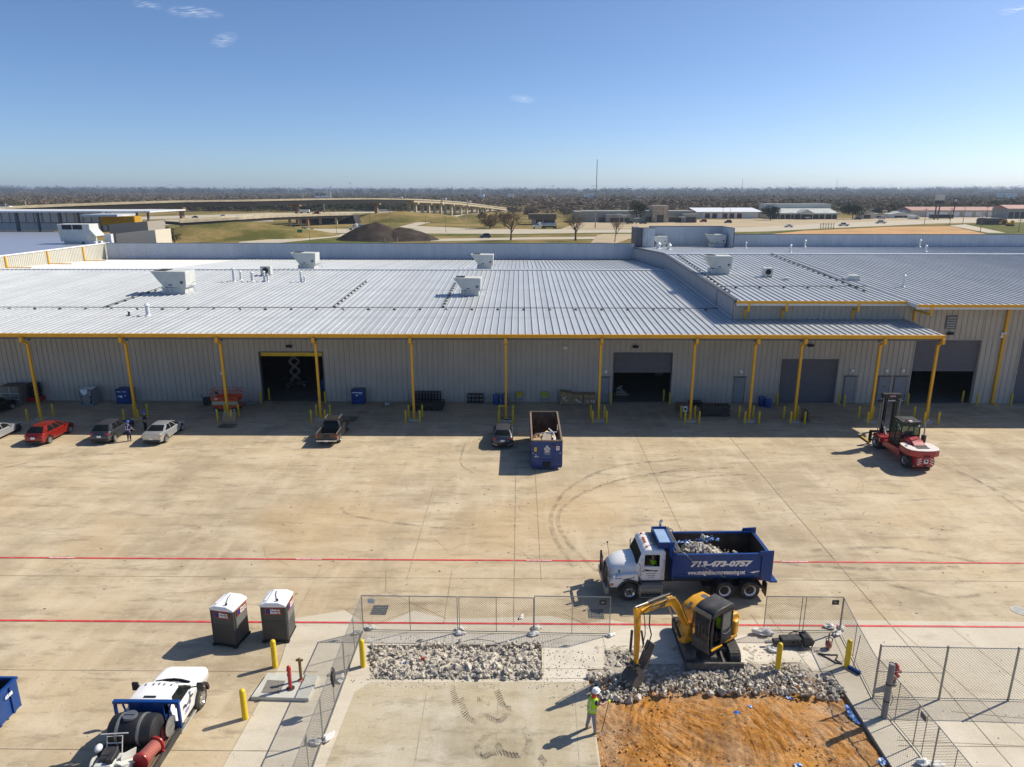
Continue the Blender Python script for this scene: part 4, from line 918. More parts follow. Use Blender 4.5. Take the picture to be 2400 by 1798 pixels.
leaf_tree('brown shrub beside the cream wall volume at far left',393,571,535,62,8,mt='olivetree',name='shrub',cat='shrub',low=.02)
leaf_tree('pale brushy thicket at the foot of the ramp',1148,536,498,60,9,mt='brush',name='thicket',cat='shrub',low=.02,n=300)
leaf_tree('dark brush right of the pale thicket',1182,532,494,46,10,mt='twig',name='thicket',cat='shrub',low=.02)
q=random.Random(91)
for k,(px,py,h,w_,lab)in enumerate([(1560,486,14,26,'rounded bare tree behind the stone tower'),(1245,505,22,40,'brown bare tree behind the brown-roofed shop'),(1205,500,16,36,'bare tree left of the brown-roofed shop'),(1330,505,20,44,'bare tree behind the left end of the long grey building'),(1420,500,16,36,'bare tree behind the middle of the long grey building'),(2050,507,16,34,'dark tree behind the small shops'),(1640,497,12,26,'dark live oak left of the white storage row'),(1790,500,14,30,'dark oak at the right end of the white storage row'),(2100,502,12,40,'dark low tree behind the white box-like unit'),(1575,497,10,24,'dark shrubby tree behind the right wing of the strip mall'),(1380,500,12,30,'dark cedar behind the left end of the strip mall'),(2330,495,22,60,'dark evergreen group behind the red-roofed storage row'),(2260,497,16,44,'grey tree behind the red-roofed storage row'),(2390,497,20,50,'dark tree mass behind the right end of the storage row')]):
 leaf_tree(lab,px,py+2,py-h,w_,100+k,mt='ever' if 'ever' in lab or 'dark' in lab else 'twig2',name='tree',grp='trees behind the shops',low=.02,n=200)
 # the far woods: thousands of small tree crowns read as one mass
fw=MB();q=random.Random(5);base_v,base_f=ICO[1]
def clump(x,y,z,r,h,m):
 b0=len(fw.v)
 for k in range(7):
  cx,cy,cz=x+q.uniform(-.7,.7)*r,y+q.uniform(-.7,.7)*r,z+h*q.uniform(.25,.85);s=r*q.uniform(.3,.6)
  for _ in range(7):
   ox,oy,oz=cx+q.gauss(0,.8)*s,cy+q.gauss(0,.8)*s,cz+q.gauss(0,.6)*s;u_=s*.55
   v=[(ox+q.uniform(-1,1)*u_,oy+q.uniform(-1,1)*u_,oz+q.uniform(-1,1)*u_*.5)for _ in range(3)]
   b0=len(fw.v);fw.v+=v;fw.f.append((b0,b0+1,b0+2));fw.m.append(m)
def inroad(x,y):
 return False
cnt=0
while cnt<9500:
 u=q.random();y=560+2600*u**1.6;x=q.uniform(-1,1)*(y*.80+40)
 px=1200+FPX*x/y/1.0
 if y<640+60*noise.noise(Vector((x*.004,0,3))):continue
 if x<-40 and y<760:continue
 if x>60 and y<640:continue
 if-140<x<60 and y<900 and abs(x+60-(y-640)*.1)<60:continue
 r=q.uniform(4,8.5)*(1+y/4000);h=q.uniform(6,11)
 dn=noise.noise(Vector((x*.004,y*.004,9)))
 clump(x,y,hill_h(x,y)if y>1480 else 0,r,h,0 if dn>.05 else(1 if dn>-.18 else 2));cnt+=1
tag(fw.build('woodland',[M['twig2'],M['twig'],M['olivetree']],recalc=False),kind='stuff')
# hedge of dark trees under the overpass
fw=MB();
for k in range(900):
 t_=q.random();a=at(380+q.uniform(0,720),497);s=q.uniform(1.02,1.12);clump(a.x*s,a.y*s,0,q.uniform(3,6),q.uniform(6,10),0 if a.x<-140 else 1)
tag(fw.build('roadside_wood',[M['ever'],M['olivetree']],recalc=False),kind='stuff')
fr=MB();fw=fr
for k in range(2200):
 y=q.uniform(3200,6500);x=q.uniform(-1,1)*(y*.8);clump(x,y,hill_h(x,y),q.uniform(14,30),q.uniform(10,17),0)
tag(fw.build('horizon_wood',[M['woods']],recalc=False),kind='stuff')
# ---- far buildings, masts, signs
def boxb(b,px0,px1,ytop,Y,depth,z0=0,m=0,ztop=None):
 a=atY(px0,ytop,Y);c=atY(px1,ytop,Y);b.box(a.x,c.x,Y,Y+depth,z0,a.z if ztop is None else ztop,m);return a,c
M['bgrey']=mat('pale_grey_stucco',(.30,.30,.27),.8,var=.06,scale=.1);M['bdark']=mat('dark_storefront',(.035,.033,.033),.3,var=.2)
M['stone']=mat('stone_cladding',(.42,.36,.27),.9,var=.35,scale=.8,dirt=(.25,.21,.16),dscale=1.2,damt=.6);M['brown']=mat('brown_metal_roof',(.16,.115,.055),.6,var=.08);M['roofw']=mat('pale_standing_roof',(.52,.53,.48),.5,var=.06,scale=.1)
M['redroof']=mat('faded_red_roof',(.42,.22,.18),.7,var=.1,scale=.05);M['cream']=mat('cream_wall',(.55,.50,.41),.8,var=.06,scale=.1)
def far_building(name,label,cat,px,py):
 p=at(px,py);return thing(name,label,cat,(p.x,p.y,0)),(-p.x,-p.y,0),p.y
t,L0,Y=far_building('shop','small brown-roofed shop with dark glass front left of the tall mast','building',1270,527)
b=MB();a,c=boxb(b,1247,1302,513,Y,14);b.build('wall',M['cream'],t,loc=L0)
b=MB();b.prism([(Y-2,a.z-.3),(Y-1,a.z+2.9),(Y+15,a.z+2.9),(Y+16,a.z-.3)],atY(1239,500,Y).x,atY(1304,500,Y).x,'x');b.build('roof',M['brown'],t,loc=L0)
for pa,pb in((1256,1271),(1274,1300)):b=MB();boxb(b,pa,pb,515,Y-.15,.1,z0=.3);b.build('window',M['bdark'],t,loc=L0)
for pa in(1241,1245,1251):b=MB();x=atY(pa,510,Y-2).x;b.box(x-.12,x+.12,Y-3,Y-2.7,0,a.z+.6);b.build('post',M['bgrey'],t,loc=L0)
t,L0,Y=far_building('strip_mall','long low grey commercial building with stone entrance tower','building',1450,521)
b=MB();boxb(b,1348,1532,496,Y,26);b.build('main_wall',M['bgrey'],t,loc=L0)
b=MB();boxb(b,1366,1627,494.5,Y+3,24);b.build('roof',M['bgrey'],t,loc=L0)
b=MB();boxb(b,1421,1478,503,Y-6,6);b.build('bay',M['bgrey'],t,loc=L0);b=MB();boxb(b,1604,1634,502,Y-7,8);b.build('bay',M['bgrey'],t,loc=L0)
for pa,pb,yt,dy in((1403,1418,510,-.1),(1430,1476,511,-6.1),(1512,1528,508,-.1),(1569,1602,508,-.1),(1608,1631,509,-7.1)):
 b=MB();boxb(b,pa,pb,yt,Y+dy-.1,.12,z0=.2);b.build('window',M['bdark'],t,loc=L0)
b=MB();boxb(b,1531,1568,482,Y-5,14);b.build('stone_tower',M['stone'],t,loc=L0)
b=MB();boxb(b,1540,1556,504,Y-5.2,.15,z0=.1);b.build('entrance',M['bdark'],t,loc=L0)
b=MB();boxb(b,1568,1625,508,Y-2.0,.8,z0=atY(1600,509.5,Y-2).z,ztop=atY(1600,507,Y-2).z);b.build('awning',M['bgrey'],t,loc=L0)
t,L0,Y=far_building('storage_row','white storage building with dark red roller doors','building',1700,512)
b=MB();a,c=boxb(b,1648,1778,496.5,Y,24);b.build('wall',M['white'],t,loc=L0)
b=MB();b.add([(atY(1632,494,Y).x,Y-2,a.z),(c.x+3,Y-2,a.z),(c.x+3,Y+26,a.z+2.6),(atY(1632,494,Y).x,Y+26,a.z+2.6)],[(0,1,2,3)]);b.add([(atY(1632,494,Y).x,Y-2,a.z-.3),(c.x+3,Y-2,a.z-.3),(c.x+3,Y-2,a.z),(atY(1632,494,Y).x,Y-2,a.z)],[(0,1,2,3)]);b.build('roof',M['white'],t,loc=L0,recalc=False)
M['maroon']=mat('maroon_door',(.13,.02,.02),.5,var=.1)
for pa in(1653,1670,1694,1710,1728):b=MB();boxb(b,pa,pa+11,500.5,Y-.15,.14,z0=.1);b.build('roller_door',M['maroon'],t,loc=L0)
t,L0,Y=far_building('gabled_hall','large pale hall with long sloping metal roof and small gabled porch','building',1890,514)
b=MB();a,c=boxb(b,1805,1962,499,Y+6,40);b.build('wall',M['bdark'],t,loc=L0)
zr=atY(1880,488,Y+34).z
b=MB();b.add([(atY(1815,499,Y).x,Y,a.z),(atY(1966,499,Y).x,Y,a.z),(atY(1948,488,Y+30).x,Y+34,zr),(atY(1828,488,Y+30).x,Y+34,zr)],[(0,1,2,3)]);b.box(atY(1815,499,Y).x,atY(1966,499,Y).x,Y-.1,Y+.2,a.z-.9,a.z-.02)
b.build('lower_roof',M['roofw'],t,loc=L0,recalc=False)
b=MB();b.box(atY(1795,486,Y+34).x,atY(1948,486,Y+34).x,Y+34.2,Y+50,0,atY(1880,478,Y+34).z);b.build('upper_roof',M['roofw'],t,loc=L0)
pa,pb=atY(1875,500,Y-3).x,atY(1907,500,Y-3).x;b=MB();b.prism([(pa,a.z-.8),(pb,a.z-.8),(pb,a.z+.2),((pa+pb)/2,a.z+2.8),(pa,a.z+.2)],Y-4,Y+8,'y');b.build('porch_gable',M['roofw'],t,loc=L0)
for px in(1808,1823,1840,1862,1877,1905,1920,1934,1950,1962):b=MB();x=atY(px,505,Y+.3).x;b.box(x-.25,x+.25,Y+.1,Y+.6,0,a.z-.8);b.build('post',M['cream'],t,loc=L0)
for i_,(pa,pb,yt,yb,lab,mm)in enumerate(((2020,2050,496,513,'small cream shop right of the round dark tree','cream'),(2052,2070,501,512,'low pale kiosk with a yellow canopy beside the small cream shop','roofw'),(2086,2142,500,511,'low white building with a flat roof left of the small kiosk','white'),(2144,2156,506,514,'tiny white kiosk with a pointed roof','white'),(2103,2122,496,508,'white box-like unit rising behind the low white building','white'))):
 t,L0,Y=far_building('small_shop',lab,'building',(pa+pb)/2,yb);b=MB();a,c=boxb(b,pa,pb,yt+2,Y,10);b.build('wall',M[mm],t,loc=L0)
 b=MB();w2=(a.x+c.x)/2;b.prism([(a.x-.6,a.z+.01),(c.x+.6,a.z+.01),(w2+(c.x-a.x)*.2,a.z+1.0),(w2-(c.x-a.x)*.2,a.z+1.0)],Y-.8,Y+10.8,'y');b.build('roof',M['bgrey']if mm!='white' else M['roofw'],t,loc=L0)
 b=MB();b.box(a.x+(c.x-a.x)*.2,a.x+(c.x-a.x)*.75,Y-.12,Y-.02,.4,a.z*.62);b.build('window',M['bdark'],t,loc=L0)
t,L0,Y=far_building('storage_row','very long storage row with faded red roof and pale doors at right','building',2260,509)
for(pa,pb,yt,dd)in((2136,2360,492,0),):
 b=MB();a,c=boxb(b,pa,2440,493,Y,22);b.build('wall',M['cream'],t,loc=L0)
b=MB();b.prism([(Y-1,a.z+.01),(Y+11,a.z+2.6),(Y+23,a.z+.01)],a.x-.5,c.x,'x');b.build('roof',M['redroof'],t,loc=L0)
for k in range(9):b=MB();boxb(b,2172+k*29,2192+k*29,497,Y-.2,.15,z0=.1);b.build('storage_door',M['white']if k<6 else M['bdark'],t,loc=L0)
t,L0,Y=far_building('storage_row','darker red-roofed storage block at the right edge of the photo','building',2380,512)
b=MB();a,c=boxb(b,2362,2450,489,Y-8,18);b.build('wall',M['bgrey'],t,loc=L0);b=MB();b.prism([(Y-9,a.z+.01),(Y+1,a.z+2.6),(Y+11,a.z+.01)],a.x-.5,c.x,'x');b.build('roof',M['redroof'],t,loc=L0)
for k in range(3):b=MB();boxb(b,2366+k*14,2376+k*14,497,Y-8.2,.15,z0=.1);b.build('open_bay',M['bdark'],t,loc=L0)
t,L0,Y=far_building('dark_shed','small dark shed beside the yellow excavator at far right','shed',2330,527)
b=MB();a,c=boxb(b,2310,2360,518,Y,9);b.build('wall',M['bdark'],t,loc=L0);b=MB();b.prism([(a.x-.3,a.z+.01),(c.x+.3,a.z+.01),(c.x-1.2,a.z+1.6),(a.x+1.2,a.z+1.6)],Y-.5,Y+9.5,'y');b.build('roof',M['asph'],t,loc=L0)
for px,yt,yb,w_,lb_ in((1283,455.5,459,3,'distant white tower block above the woods'),(1382,454.5,458,20,'distant long white roof on the wooded horizon'),(1128,456,459,12,'distant pale building among trees left of centre'),(1196,455,458,14,'distant pale building above the end of the overpass'),(1505,460,463,22,'distant white warehouse roof right of the mast'),(2370,453,457,30,'distant white warehouse near the right edge'),(1816,443.5,447,10,'grey block building on the horizon at right')):
 Y=1700.0 if yt>450 else 4300.0;a=atY(px-w_/2,yt,Y);c=atY(px+w_/2,yt,Y);b=MB();zg=hill_h(a.x,Y);b.box(a.x,c.x,Y,Y+30,max(zg-3,a.z-14),a.z)
 o=b.build('distant_building',M['white']if yt>450 else M['bgrey']);tag(o,lb_,'building')
 if a.z<zg:o.location.z=0
def pole(name,label,px,yb,yt,r,cat='pole',m='steel',grp=None,top=None):
 p=at(px,yb);h=(CAM_H+(ray(px,yt)[2])*p.y/ray(px,yt)[1]);t=thing(name,label,cat,(p.x,p.y,0),0,grp)
 b=MB();b.cyl((0,0,0),(0,0,h),r,r*.6,n=6);b.build('shaft',M[m],t)
 if top=='lamp':b=MB();b.box(-1.7,1.7,-.3,.3,h-.05,h+.25);b.build('lamp_head',M['white'],t)
 if top=='arm':b=MB();b.tube([(0,0,h-.3),(1.2,0,h+.5),(2.6,0,h+.6)],.09,5);b.box(2.2,3.4,-.2,.2,h+.5,h+.7);b.build('lamp_head',M['offw'],t)
 if top=='cross':b=MB();b.box(-1.4,1.4,-.08,.08,h-1.0,h-.8);b.build('crossarm',M['woodd'],t)
 return t,h
pole('mast','very tall slender steel mast rising above the horizon',1395,535,374,.32,'mast','steel')
for px,yb,yt,lb_ in((1451,523,502,'parking lot lamp behind the small bare tree'),(1462,526,506,'parking lot lamp left of the dark live oak'),(1492,530,512,'parking lot lamp in front of the live oak'),(1546,521,508,'parking lot lamp before the stone tower door'),(1597,531,509,'parking lot lamp right of the stone tower'),(1827,519,493,'lamp post in front of the left end of the gabled hall'),(1852,520,499,'lamp post second from the left before the gabled hall'),(1932,517,497,'lamp post right of the gabled porch'),(1961,519,499,'lamp post at the right end of the gabled hall'),(2039,515,491,'tall lamp post beside the small cream shop'),(2071,512,494,'lamp post right of the small cream shop'),(2116,514,495,'lamp post in front of the low white building'),(2378,512,488,'lamp post before the right end of the red-roofed row'),(2303,518,508,'lamp post near the dark bus'),(1892,517,510,'short lamp post under the gabled porch')):
 pole('lamp_post',lb_,px,yb,yt,.13,'street lamp','offw','parking lot lamps','lamp')
for px,yb,yt,lb_ in((2166,527,488,'wooden utility pole left of the tall pylon sign'),(2256,526,470,'leaning tall utility pole right of the pylon signs'),(2297,544,497,'utility pole at the edge of the bare orange ground'),(2225,530,486,'utility pole beside the paved driveway'),(2309,526,482,'utility pole behind the dark shed'),(2362,508,469,'tall utility pole near the right red roof'),(2387,544,512,'thin utility pole right of the yellow excavator'),(2335,516,490,'utility pole behind the bus'),(1111,509,505,'short post on the ramp'),(1693,515,484,'utility pole left of the maroon doors'),(1710,515,481,'utility pole among the maroon doors'),(1745,508,481,'utility pole right of the maroon doors')):
 pole('utility_pole',lb_,px,yb,yt,.16,'utility pole','woodd','utility poles beyond the hall','cross')
for px,yb,yt,lb_ in((56,486,469,'street lamp at the left end of the overpass'),(709,471,455,'street lamp standing on the overpass left of the billboard')):
 Y=335 if px<100 else 462;a=atY(px,yt,Y);b0=atY(px,yb,Y);t=thing('street_lamp',lb_,'street lamp',(b0.x,Y+1.5,b0.z));h=a.z-b0.z
 b=MB();b.cyl((0,0,0),(0,0,h),.14,.08,n=6);b.build('shaft',M['offw'],t);b=MB();b.tube([(0,0,h-.1),(.8,0,h+.4),(1.9,0,h+.5)],.08,5);b.box(1.5,2.6,-.2,.2,h+.4,h+.6);b.build('lamp_head',M['offw'],t)
for px,yb,yt,lb_ in((867,526,492,'dark pole left of the soil heap peak'),(915,532,490,'dark pole right of the soil heap peak'),(1094,536,499,'pale pole by the ramp'),(1045,545,510,'slim pole in the grass right of the soil heap'),(727,570,541,'slim pole beside the green direction sign'),(789,546,530,'short sign post on the verge'),(903,567,557,'white marker post left'),(932,567,557,'white marker post in front of the lower soil heap'),(1008,568,554,'dark post at the right foot of the soil heap'),(572,566,547,'dark post on the grass mound'),(858,512,495,'slim pole on the embankment under the overpass'),(998,530,504,'pole beside the ramp entry'),(390,507,490,'pole behind the shed roof')):
 pole('roadside_pole',lb_,px,yb,yt,.11,'pole','offw' if 'white' in lb_ or 'pale' in lb_ else 'woodd','poles along the roads')
 # billboard
p=atY(757,457,640);t=thing('billboard','large billboard reading SIGNAD above the overpass','billboard',(p.x,640,0));a=atY(737,449.5,640);c=atY(776,463.5,640)
b=MB();b.box(a.x-p.x,c.x-p.x,-.3,.3,c.z,a.z);b.build('panel',M['white'],t,bevel=.05)
b=MB();b.box(a.x-p.x-.3,c.x-p.x+.3,-.5,-.3,c.z-.4,c.z);b.build('ledge',M['blue'],t);b=MB();b.cyl((0,.5,0),(0,.5,c.z),.6,n=8);b.build('column',M['steel'],t)
M['navy']=mat('navy_lettering',(.02,.03,.2),.6);text('lettering','SIGN',3.9,M['navy'],t,(-2.6,-.36,(a.z+c.z)/2+.3),off=.12);text('lettering','AD',3.9,M['steel'],t,(4.4,-.36,(a.z+c.z)/2+.3))
# green sign
p=at(704,562);t=thing('direction_sign','green highway direction sign on two orange-footed posts behind the warehouse','road sign',(p.x,p.y,0));h=4.3
b=MB();b.box(-1.1,1.1,-.05,.05,h-1.3,h);b.build('panel',mat('sign_green',(.01,.16,.09),.5),t)
for s_ in(-.7,.7):b=MB();b.box(s_-.08,s_+.08,-.08,.08,0,h-1.3);b.build('post',M['amber'],t)
# pylon signs
p=at(2196,515);t=thing('pylon_sign','tall pylon sign with white board over dark box on two black legs','sign',(p.x,p.y,0));Y=p.y
a=atY(2194,457,Y);c=atY(2213,470,Y);d_=atY(2212,478,Y)
b=MB();b.box(a.x-p.x,c.x-p.x,-.6,.6,c.z,a.z);b.build('board',M['roofw'],t,bevel=.1);b=MB();b.box(a.x-p.x,c.x-p.x,-.7,.7,d_.z,c.z);b.build('lower_box',M['bdark'],t)
for px in(2195,2203):x=atY(px,480,Y).x-p.x;b=MB();b.box(x-.35,x+.35,-.3,.3,0,d_.z);b.build('leg',M['bdark'],t)
p=at(2232,509);t=thing('pylon_sign','narrow black pylon sign on one pole, right of the taller white one','sign',(p.x,p.y,0));a=atY(2236,464,p.y);c=atY(2243,479,p.y)
b=MB();b.box(a.x-p.x,c.x-p.x,-.4,.4,c.z,a.z);b.build('board',M['bdark'],t);b=MB();x=c.x-p.x-1;b.beam((0,0,0),(x,0,a.z),.7,.5);b.build('leg',M['bdark'],t);b=MB();b.box(a.x-p.x+.5,c.x-p.x-.5,-.45,-.4,c.z+2,a.z-1);b.build('face',M['roofw'],t)
# rack of posts on the dirt edge
p=at(1938,537);t=thing('timber_rack','row of upright timber frames standing on the dirt edge beyond the hall','rack',(p.x,p.y,0));w_=30*p.y/FPX
for k in range(6):b=MB();x=-w_/2+w_*k/5;b.box(x-.12,x+.12,-.1,.1,0,3.2+.3*(k%2));b.build('post',M['woodd'],t)
b=MB();b.box(-w_/2,w_/2,.1,.2,2.6,2.8);b.box(-w_/2,w_/2,.1,.2,.9,1.05);b.build('rail',M['woodd'],t)
# thin radio masts and water towers on the horizon
for px,yt,Y,lb_ in((1741,418,4200,'thin distant radio mast on the horizon right of centre'),(1963,421,4400,'thin distant radio mast on the horizon at right')):
 a=atY(px,yt,Y);b=MB();b.cyl((a.x,Y,hill_h(a.x,Y)),(a.x,Y,a.z),1.6,.9,n=4);tag(b.build('radio_mast',M['steel']),lb_,'mast')
for px,yt,lb_ in((1573,442.5,'distant dark water tower on the horizon near the stone tower'),(1680,441.5,'tiny distant water tower on the horizon'),(2197,439,'distant water tower above the pylon signs')):
 a=atY(px,yt,3600);t=thing('water_tower',lb_,'water tower',(a.x,3600,0));b=MB();b.ell((0,0,a.z-4),(7,7,4));b.build('tank',M['bgrey'],t);b=MB();b.cyl((0,0,0),(0,0,a.z-6),1.5,n=6);b.build('stem',M['bgrey'],t)
 # haze
hz=MB();hz.box(-9600,9600,-450,11500,-30,75)
m=bpy.data.materials.new('haze');m.use_nodes=True;t=m.node_tree;t.nodes.remove(t.nodes['Principled BSDF'])
v=t.nodes.new('ShaderNodeVolumePrincipled');v.inputs['Color'].default_value=(.66,.80,1,1);v.inputs['Density'].default_value=.0001;v.inputs['Anisotropy'].default_value=.2
t.links.new(v.outputs[0],t.nodes['Material Output'].inputs['Volume'])
tag(hz.build('haze',m),kind='stuff')
# wisps of cirrus
cm=bpy.data.materials.new('cirrus');cm.use_nodes=True;t=cm.node_tree;t.nodes.remove(t.nodes['Principled BSDF']);TL=N(t,'ShaderNodeBsdfTranslucent');TL.inputs[0].default_value=(1,1,1,1);TP=N(t,'ShaderNodeBsdfTransparent');MX=N(t,'ShaderNodeMixShader');t.links.new(TP.outputs[0],MX.inputs[1]);t.links.new(TL.outputs[0],MX.inputs[2]);t.links.new(MX.outputs[0],t.nodes['Material Output'].inputs[0])
tc=N(t,'ShaderNodeTexCoord');n=N(t,'ShaderNodeTexNoise');n.inputs['Scale'].default_value=.004;n.inputs['Detail'].default_value=9;mp=N(t,'ShaderNodeMapping');mp.inputs['Scale'].default_value=(1,3,1);t.links.new(tc.outputs['Object'],mp.inputs[0]);t.links.new(mp.outputs[0],n.inputs['Vector'])
uvn=N(t,'ShaderNodeUVMap');uvn.uv_map='edge';gr=N(t,'ShaderNodeTexGradient',gradient_type='SPHERICAL');t.links.new(uvn.outputs[0],gr.inputs[0])
mu=N(t,'ShaderNodeMath',operation='MULTIPLY');mr=N(t,'ShaderNodeMapRange');mr.inputs[1].default_value=.42;mr.inputs[2].default_value=.70;mr.inputs[4].default_value=.5;t.links.new(n.outputs[0],mr.inputs[0]);t.links.new(mr.outputs[0],mu.inputs[0]);t.links.new(gr.outputs[0],mu.inputs[1]);t.links.new(mu.outputs[0],MX.inputs[0])
def wisp(px,py,wpx,hpx,ang,k):
 z=3200;p=at(px,py,z);d=(p-Vector((0,0,CAM_H))).length;w_=wpx*d/FPX/2;el=(z-CAM_H)/d;h=hpx*d/FPX/2/el
 b=MB();vs=[];n_=8
 for j in range(n_+1):
  for i in range(n_+1):vs.append(((-1+2*i/n_)*w_,(-1+2*j/n_)*h,40*noise.noise(Vector((i*.4,j*.4,k)))))
 b.add(vs,[(j*(n_+1)+i,j*(n_+1)+i+1,(j+1)*(n_+1)+i+1,(j+1)*(n_+1)+i)for j in range(n_)for i in range(n_)])
 o=b.build('cirrus_wisp',cm,recalc=False,loc=(p.x,p.y,z),rz=R(ang));uv=o.data.uv_layers.new(name='edge')
 for l in o.data.loops:c_=o.data.vertices[l.vertex_index].co;uv.data[l.index].uv=(c_.x/w_,c_.y/h)
 tag(o,kind='structure');o.visible_shadow=True
wisp(1225,232,62,20,-8,1);wisp(455,30,120,22,-8,2);wisp(525,95,50,34,30,3);wisp(345,12,60,14,-6,4);wisp(2385,22,60,16,-8,5)
# ---- vehicles
def paint(name,c,metal=.3,rough=.3):return mat(name,c,rough,metal,var=.04,scale=1.5,coat=.6)
P={'red':paint('car_red',(.27,.016,.009)),'dgrey':paint('car_dark_grey',(.055,.06,.075)),'silver':paint('car_silver',(.50,.51,.52),.5),'bronze':paint('car_gunmetal',(.045,.042,.038)),'grey':paint('car_slate_grey',(.075,.08,.10)),'black':paint('car_black',(.012,.012,.014)),'white':paint('car_white',(.74,.74,.73),0),'navy':paint('car_navy',(.015,.03,.10)),'tan':paint('car_tan',(.35,.30,.22))}
M['taill']=mat('tail_lamp',(.45,.01,.012),.2,coat=.5,var=.05);M['headl']=mat('head_lamp',(.6,.62,.63),.1,metal=.4,var=.05);M['amberl']=mat('amber_lens',(.75,.20,.01),.3,var=.05,coat=.5)
M['rim']=mat('alloy_rim',(.42,.42,.43),.3,metal=.7,var=.1);M['dark_in']=mat('dark_interior',(.015,.015,.015),.8,var=.2)
def shrink(poly,d):
 n=len(poly);out=[]
 A=sum(poly[i][0]*poly[(i+1)%n][1]-poly[(i+1)%n][0]*poly[i][1]for i in range(n));sg=1 if A>0 else-1
 for i in range(n):
  p0,p1,p2=Vector(poly[i-1]),Vector(poly[i]),Vector(poly[(i+1)%n])
  a=(p1-p0);b=(p2-p1);a=a.normalized()if a.length>1e-6 else b.normalized();b=b.normalized()if b.length>1e-6 else a
  n1=Vector((-a.y,a.x))*sg;n2=Vector((-b.y,b.x))*sg;m=n1+n2;m=m/(max(.5,m.length_squared/2));out.append((p1.x+m.x*d*.5*2/2,p1.y+m.y*d*.5*2/2))
 return out
def pillow(b,prof,w,m=0,edge=.06,taper=None):
 """side outline (x,z) carried across the width with rounded shoulders"""
 lay=[(-w,edge),(-w+edge*.35,edge*.3),(-w+edge*1.1,0),(w-edge*1.1,0),(w-edge*.35,edge*.3),(w,edge)]
 vs=[];n=len(prof);fs=[]
 for y,d in lay:
  pr=shrink(prof,d)
  for x,z in pr:vs.append((x,y*(taper(x)if taper else 1),z))
 for k in range(len(lay)-1):
  for i in range(n):fs.append((k*n+i,k*n+(i+1)%n,(k+1)*n+(i+1)%n,(k+1)*n+i))
 fs.append(tuple(range(n)));fs.append(tuple(range((len(lay)-1)*n+n-1,(len(lay)-1)*n-1,-1)))
 b.add(vs,fs,m)
def arch(cx,r,z0,n=7):
 a0=math.asin(min(.99,max(-.5,(z0-.33)/r)))if r else 0
 return[(cx+r*math.cos(math.pi-a0-(math.pi-2*a0)*k/n),.33+r*math.sin(math.pi-a0-(math.pi-2*a0)*k/n))for k in range(n+1)]
def wheel(parent,x,y,r,wd,side,rimm='rim',dual=False,hub=.6,name='wheel',z=None,bolts=5,dish=0):
 """tyre with a rim as its sub-part; side is +1 (left, +y) or -1"""
 z=r if z is None else z;t=MB();s=side;y0=y-s*wd/2
 t.lathe([(r_*1,a_*s)for r_,a_ in((r*.62,-wd/2),(r*.90,-wd/2),(r,-wd*.36),(r,wd*.36),(r*.93,wd/2),(r*hub,wd/2*.96),(r*hub*.97,wd*.2))],20,(x,y0,z),'y')
 if s<0:pass
 if dual:t.lathe([(r*.62,-wd/2),(r*.92,-wd/2),(r,-wd*.36),(r,wd*.36),(r*.92,wd/2),(r*.6,wd/2)],16,(x,y0-s*wd*1.15,z),'y')
 o=t.build(name,M['tyre'],parent,smooth=35)
 q=MB();yo=y0+s*wd*.5
 q.lathe([(.001,s*(-.02)),(r*hub*.35,s*(-.02)),(r*hub*.45,s*(-.06)),(r*hub*.80,s*(-.07)),(r*hub*.97,s*(-.01)),(r*hub,s*.0),(r*hub,s*(-.12))],18,(x,yo,z),'y')
 if dish:
  q=MB();q.lathe([(.001,-s*dish),(r*hub*.62,-s*dish),(r*hub*.66,-s*(dish+.02)),(r*hub*.86,-s*(dish*.5)),(r*hub*.97,-s*.01),(r*hub,0),(r*hub,-s*.12)],22,(x,yo,z),'y');bolts=0
  hb=MB();hb.cyl((x,yo-s*dish,z),(x,yo-s*(dish-.09),z),r*.15,r*.12,n=12)
  for k in range(10):a=math.pi*k/5;c_=(x+r*hub*.45*math.cos(a),z+r*hub*.45*math.sin(a));hb.cyl((c_[0],yo-s*dish,c_[1]),(c_[0],yo-s*(dish-.03),c_[1]),.018,n=6)
  for k in range(5):a=math.pi*k*.4+.3;c_=(x+r*hub*.70*math.cos(a),z+r*hub*.70*math.sin(a));hb.cyl((c_[0],yo-s*(dish),c_[1]),(c_[0],yo-s*(dish*.72),c_[1]),.045,n=8)
  hb.build('hub',M['dsteel'],o)
 for k in range(bolts):a=2*math.pi*k/bolts;c0=Vector((x+r*hub*.42*math.cos(a),yo+s*.0,z+r*hub*.42*math.sin(a)));c1=Vector((x+r*hub*.92*math.cos(a),yo+s*.0,z+r*hub*.92*math.sin(a)));q.beam(c0-Vector((0,s*.03,0)),c1-Vector((0,s*.02,0)),.05*r/.33,.04,up=(0,1,0))
 q.build('rim',M[rimm],o,smooth=35)
 if hub>.7:
  d=MB();d.lathe([(.001,s*-.075),(r*hub*.85,s*-.08)],16,(x,yo,z),'y');d.build('wheel_centre',M['dark_in'],o)
 return o
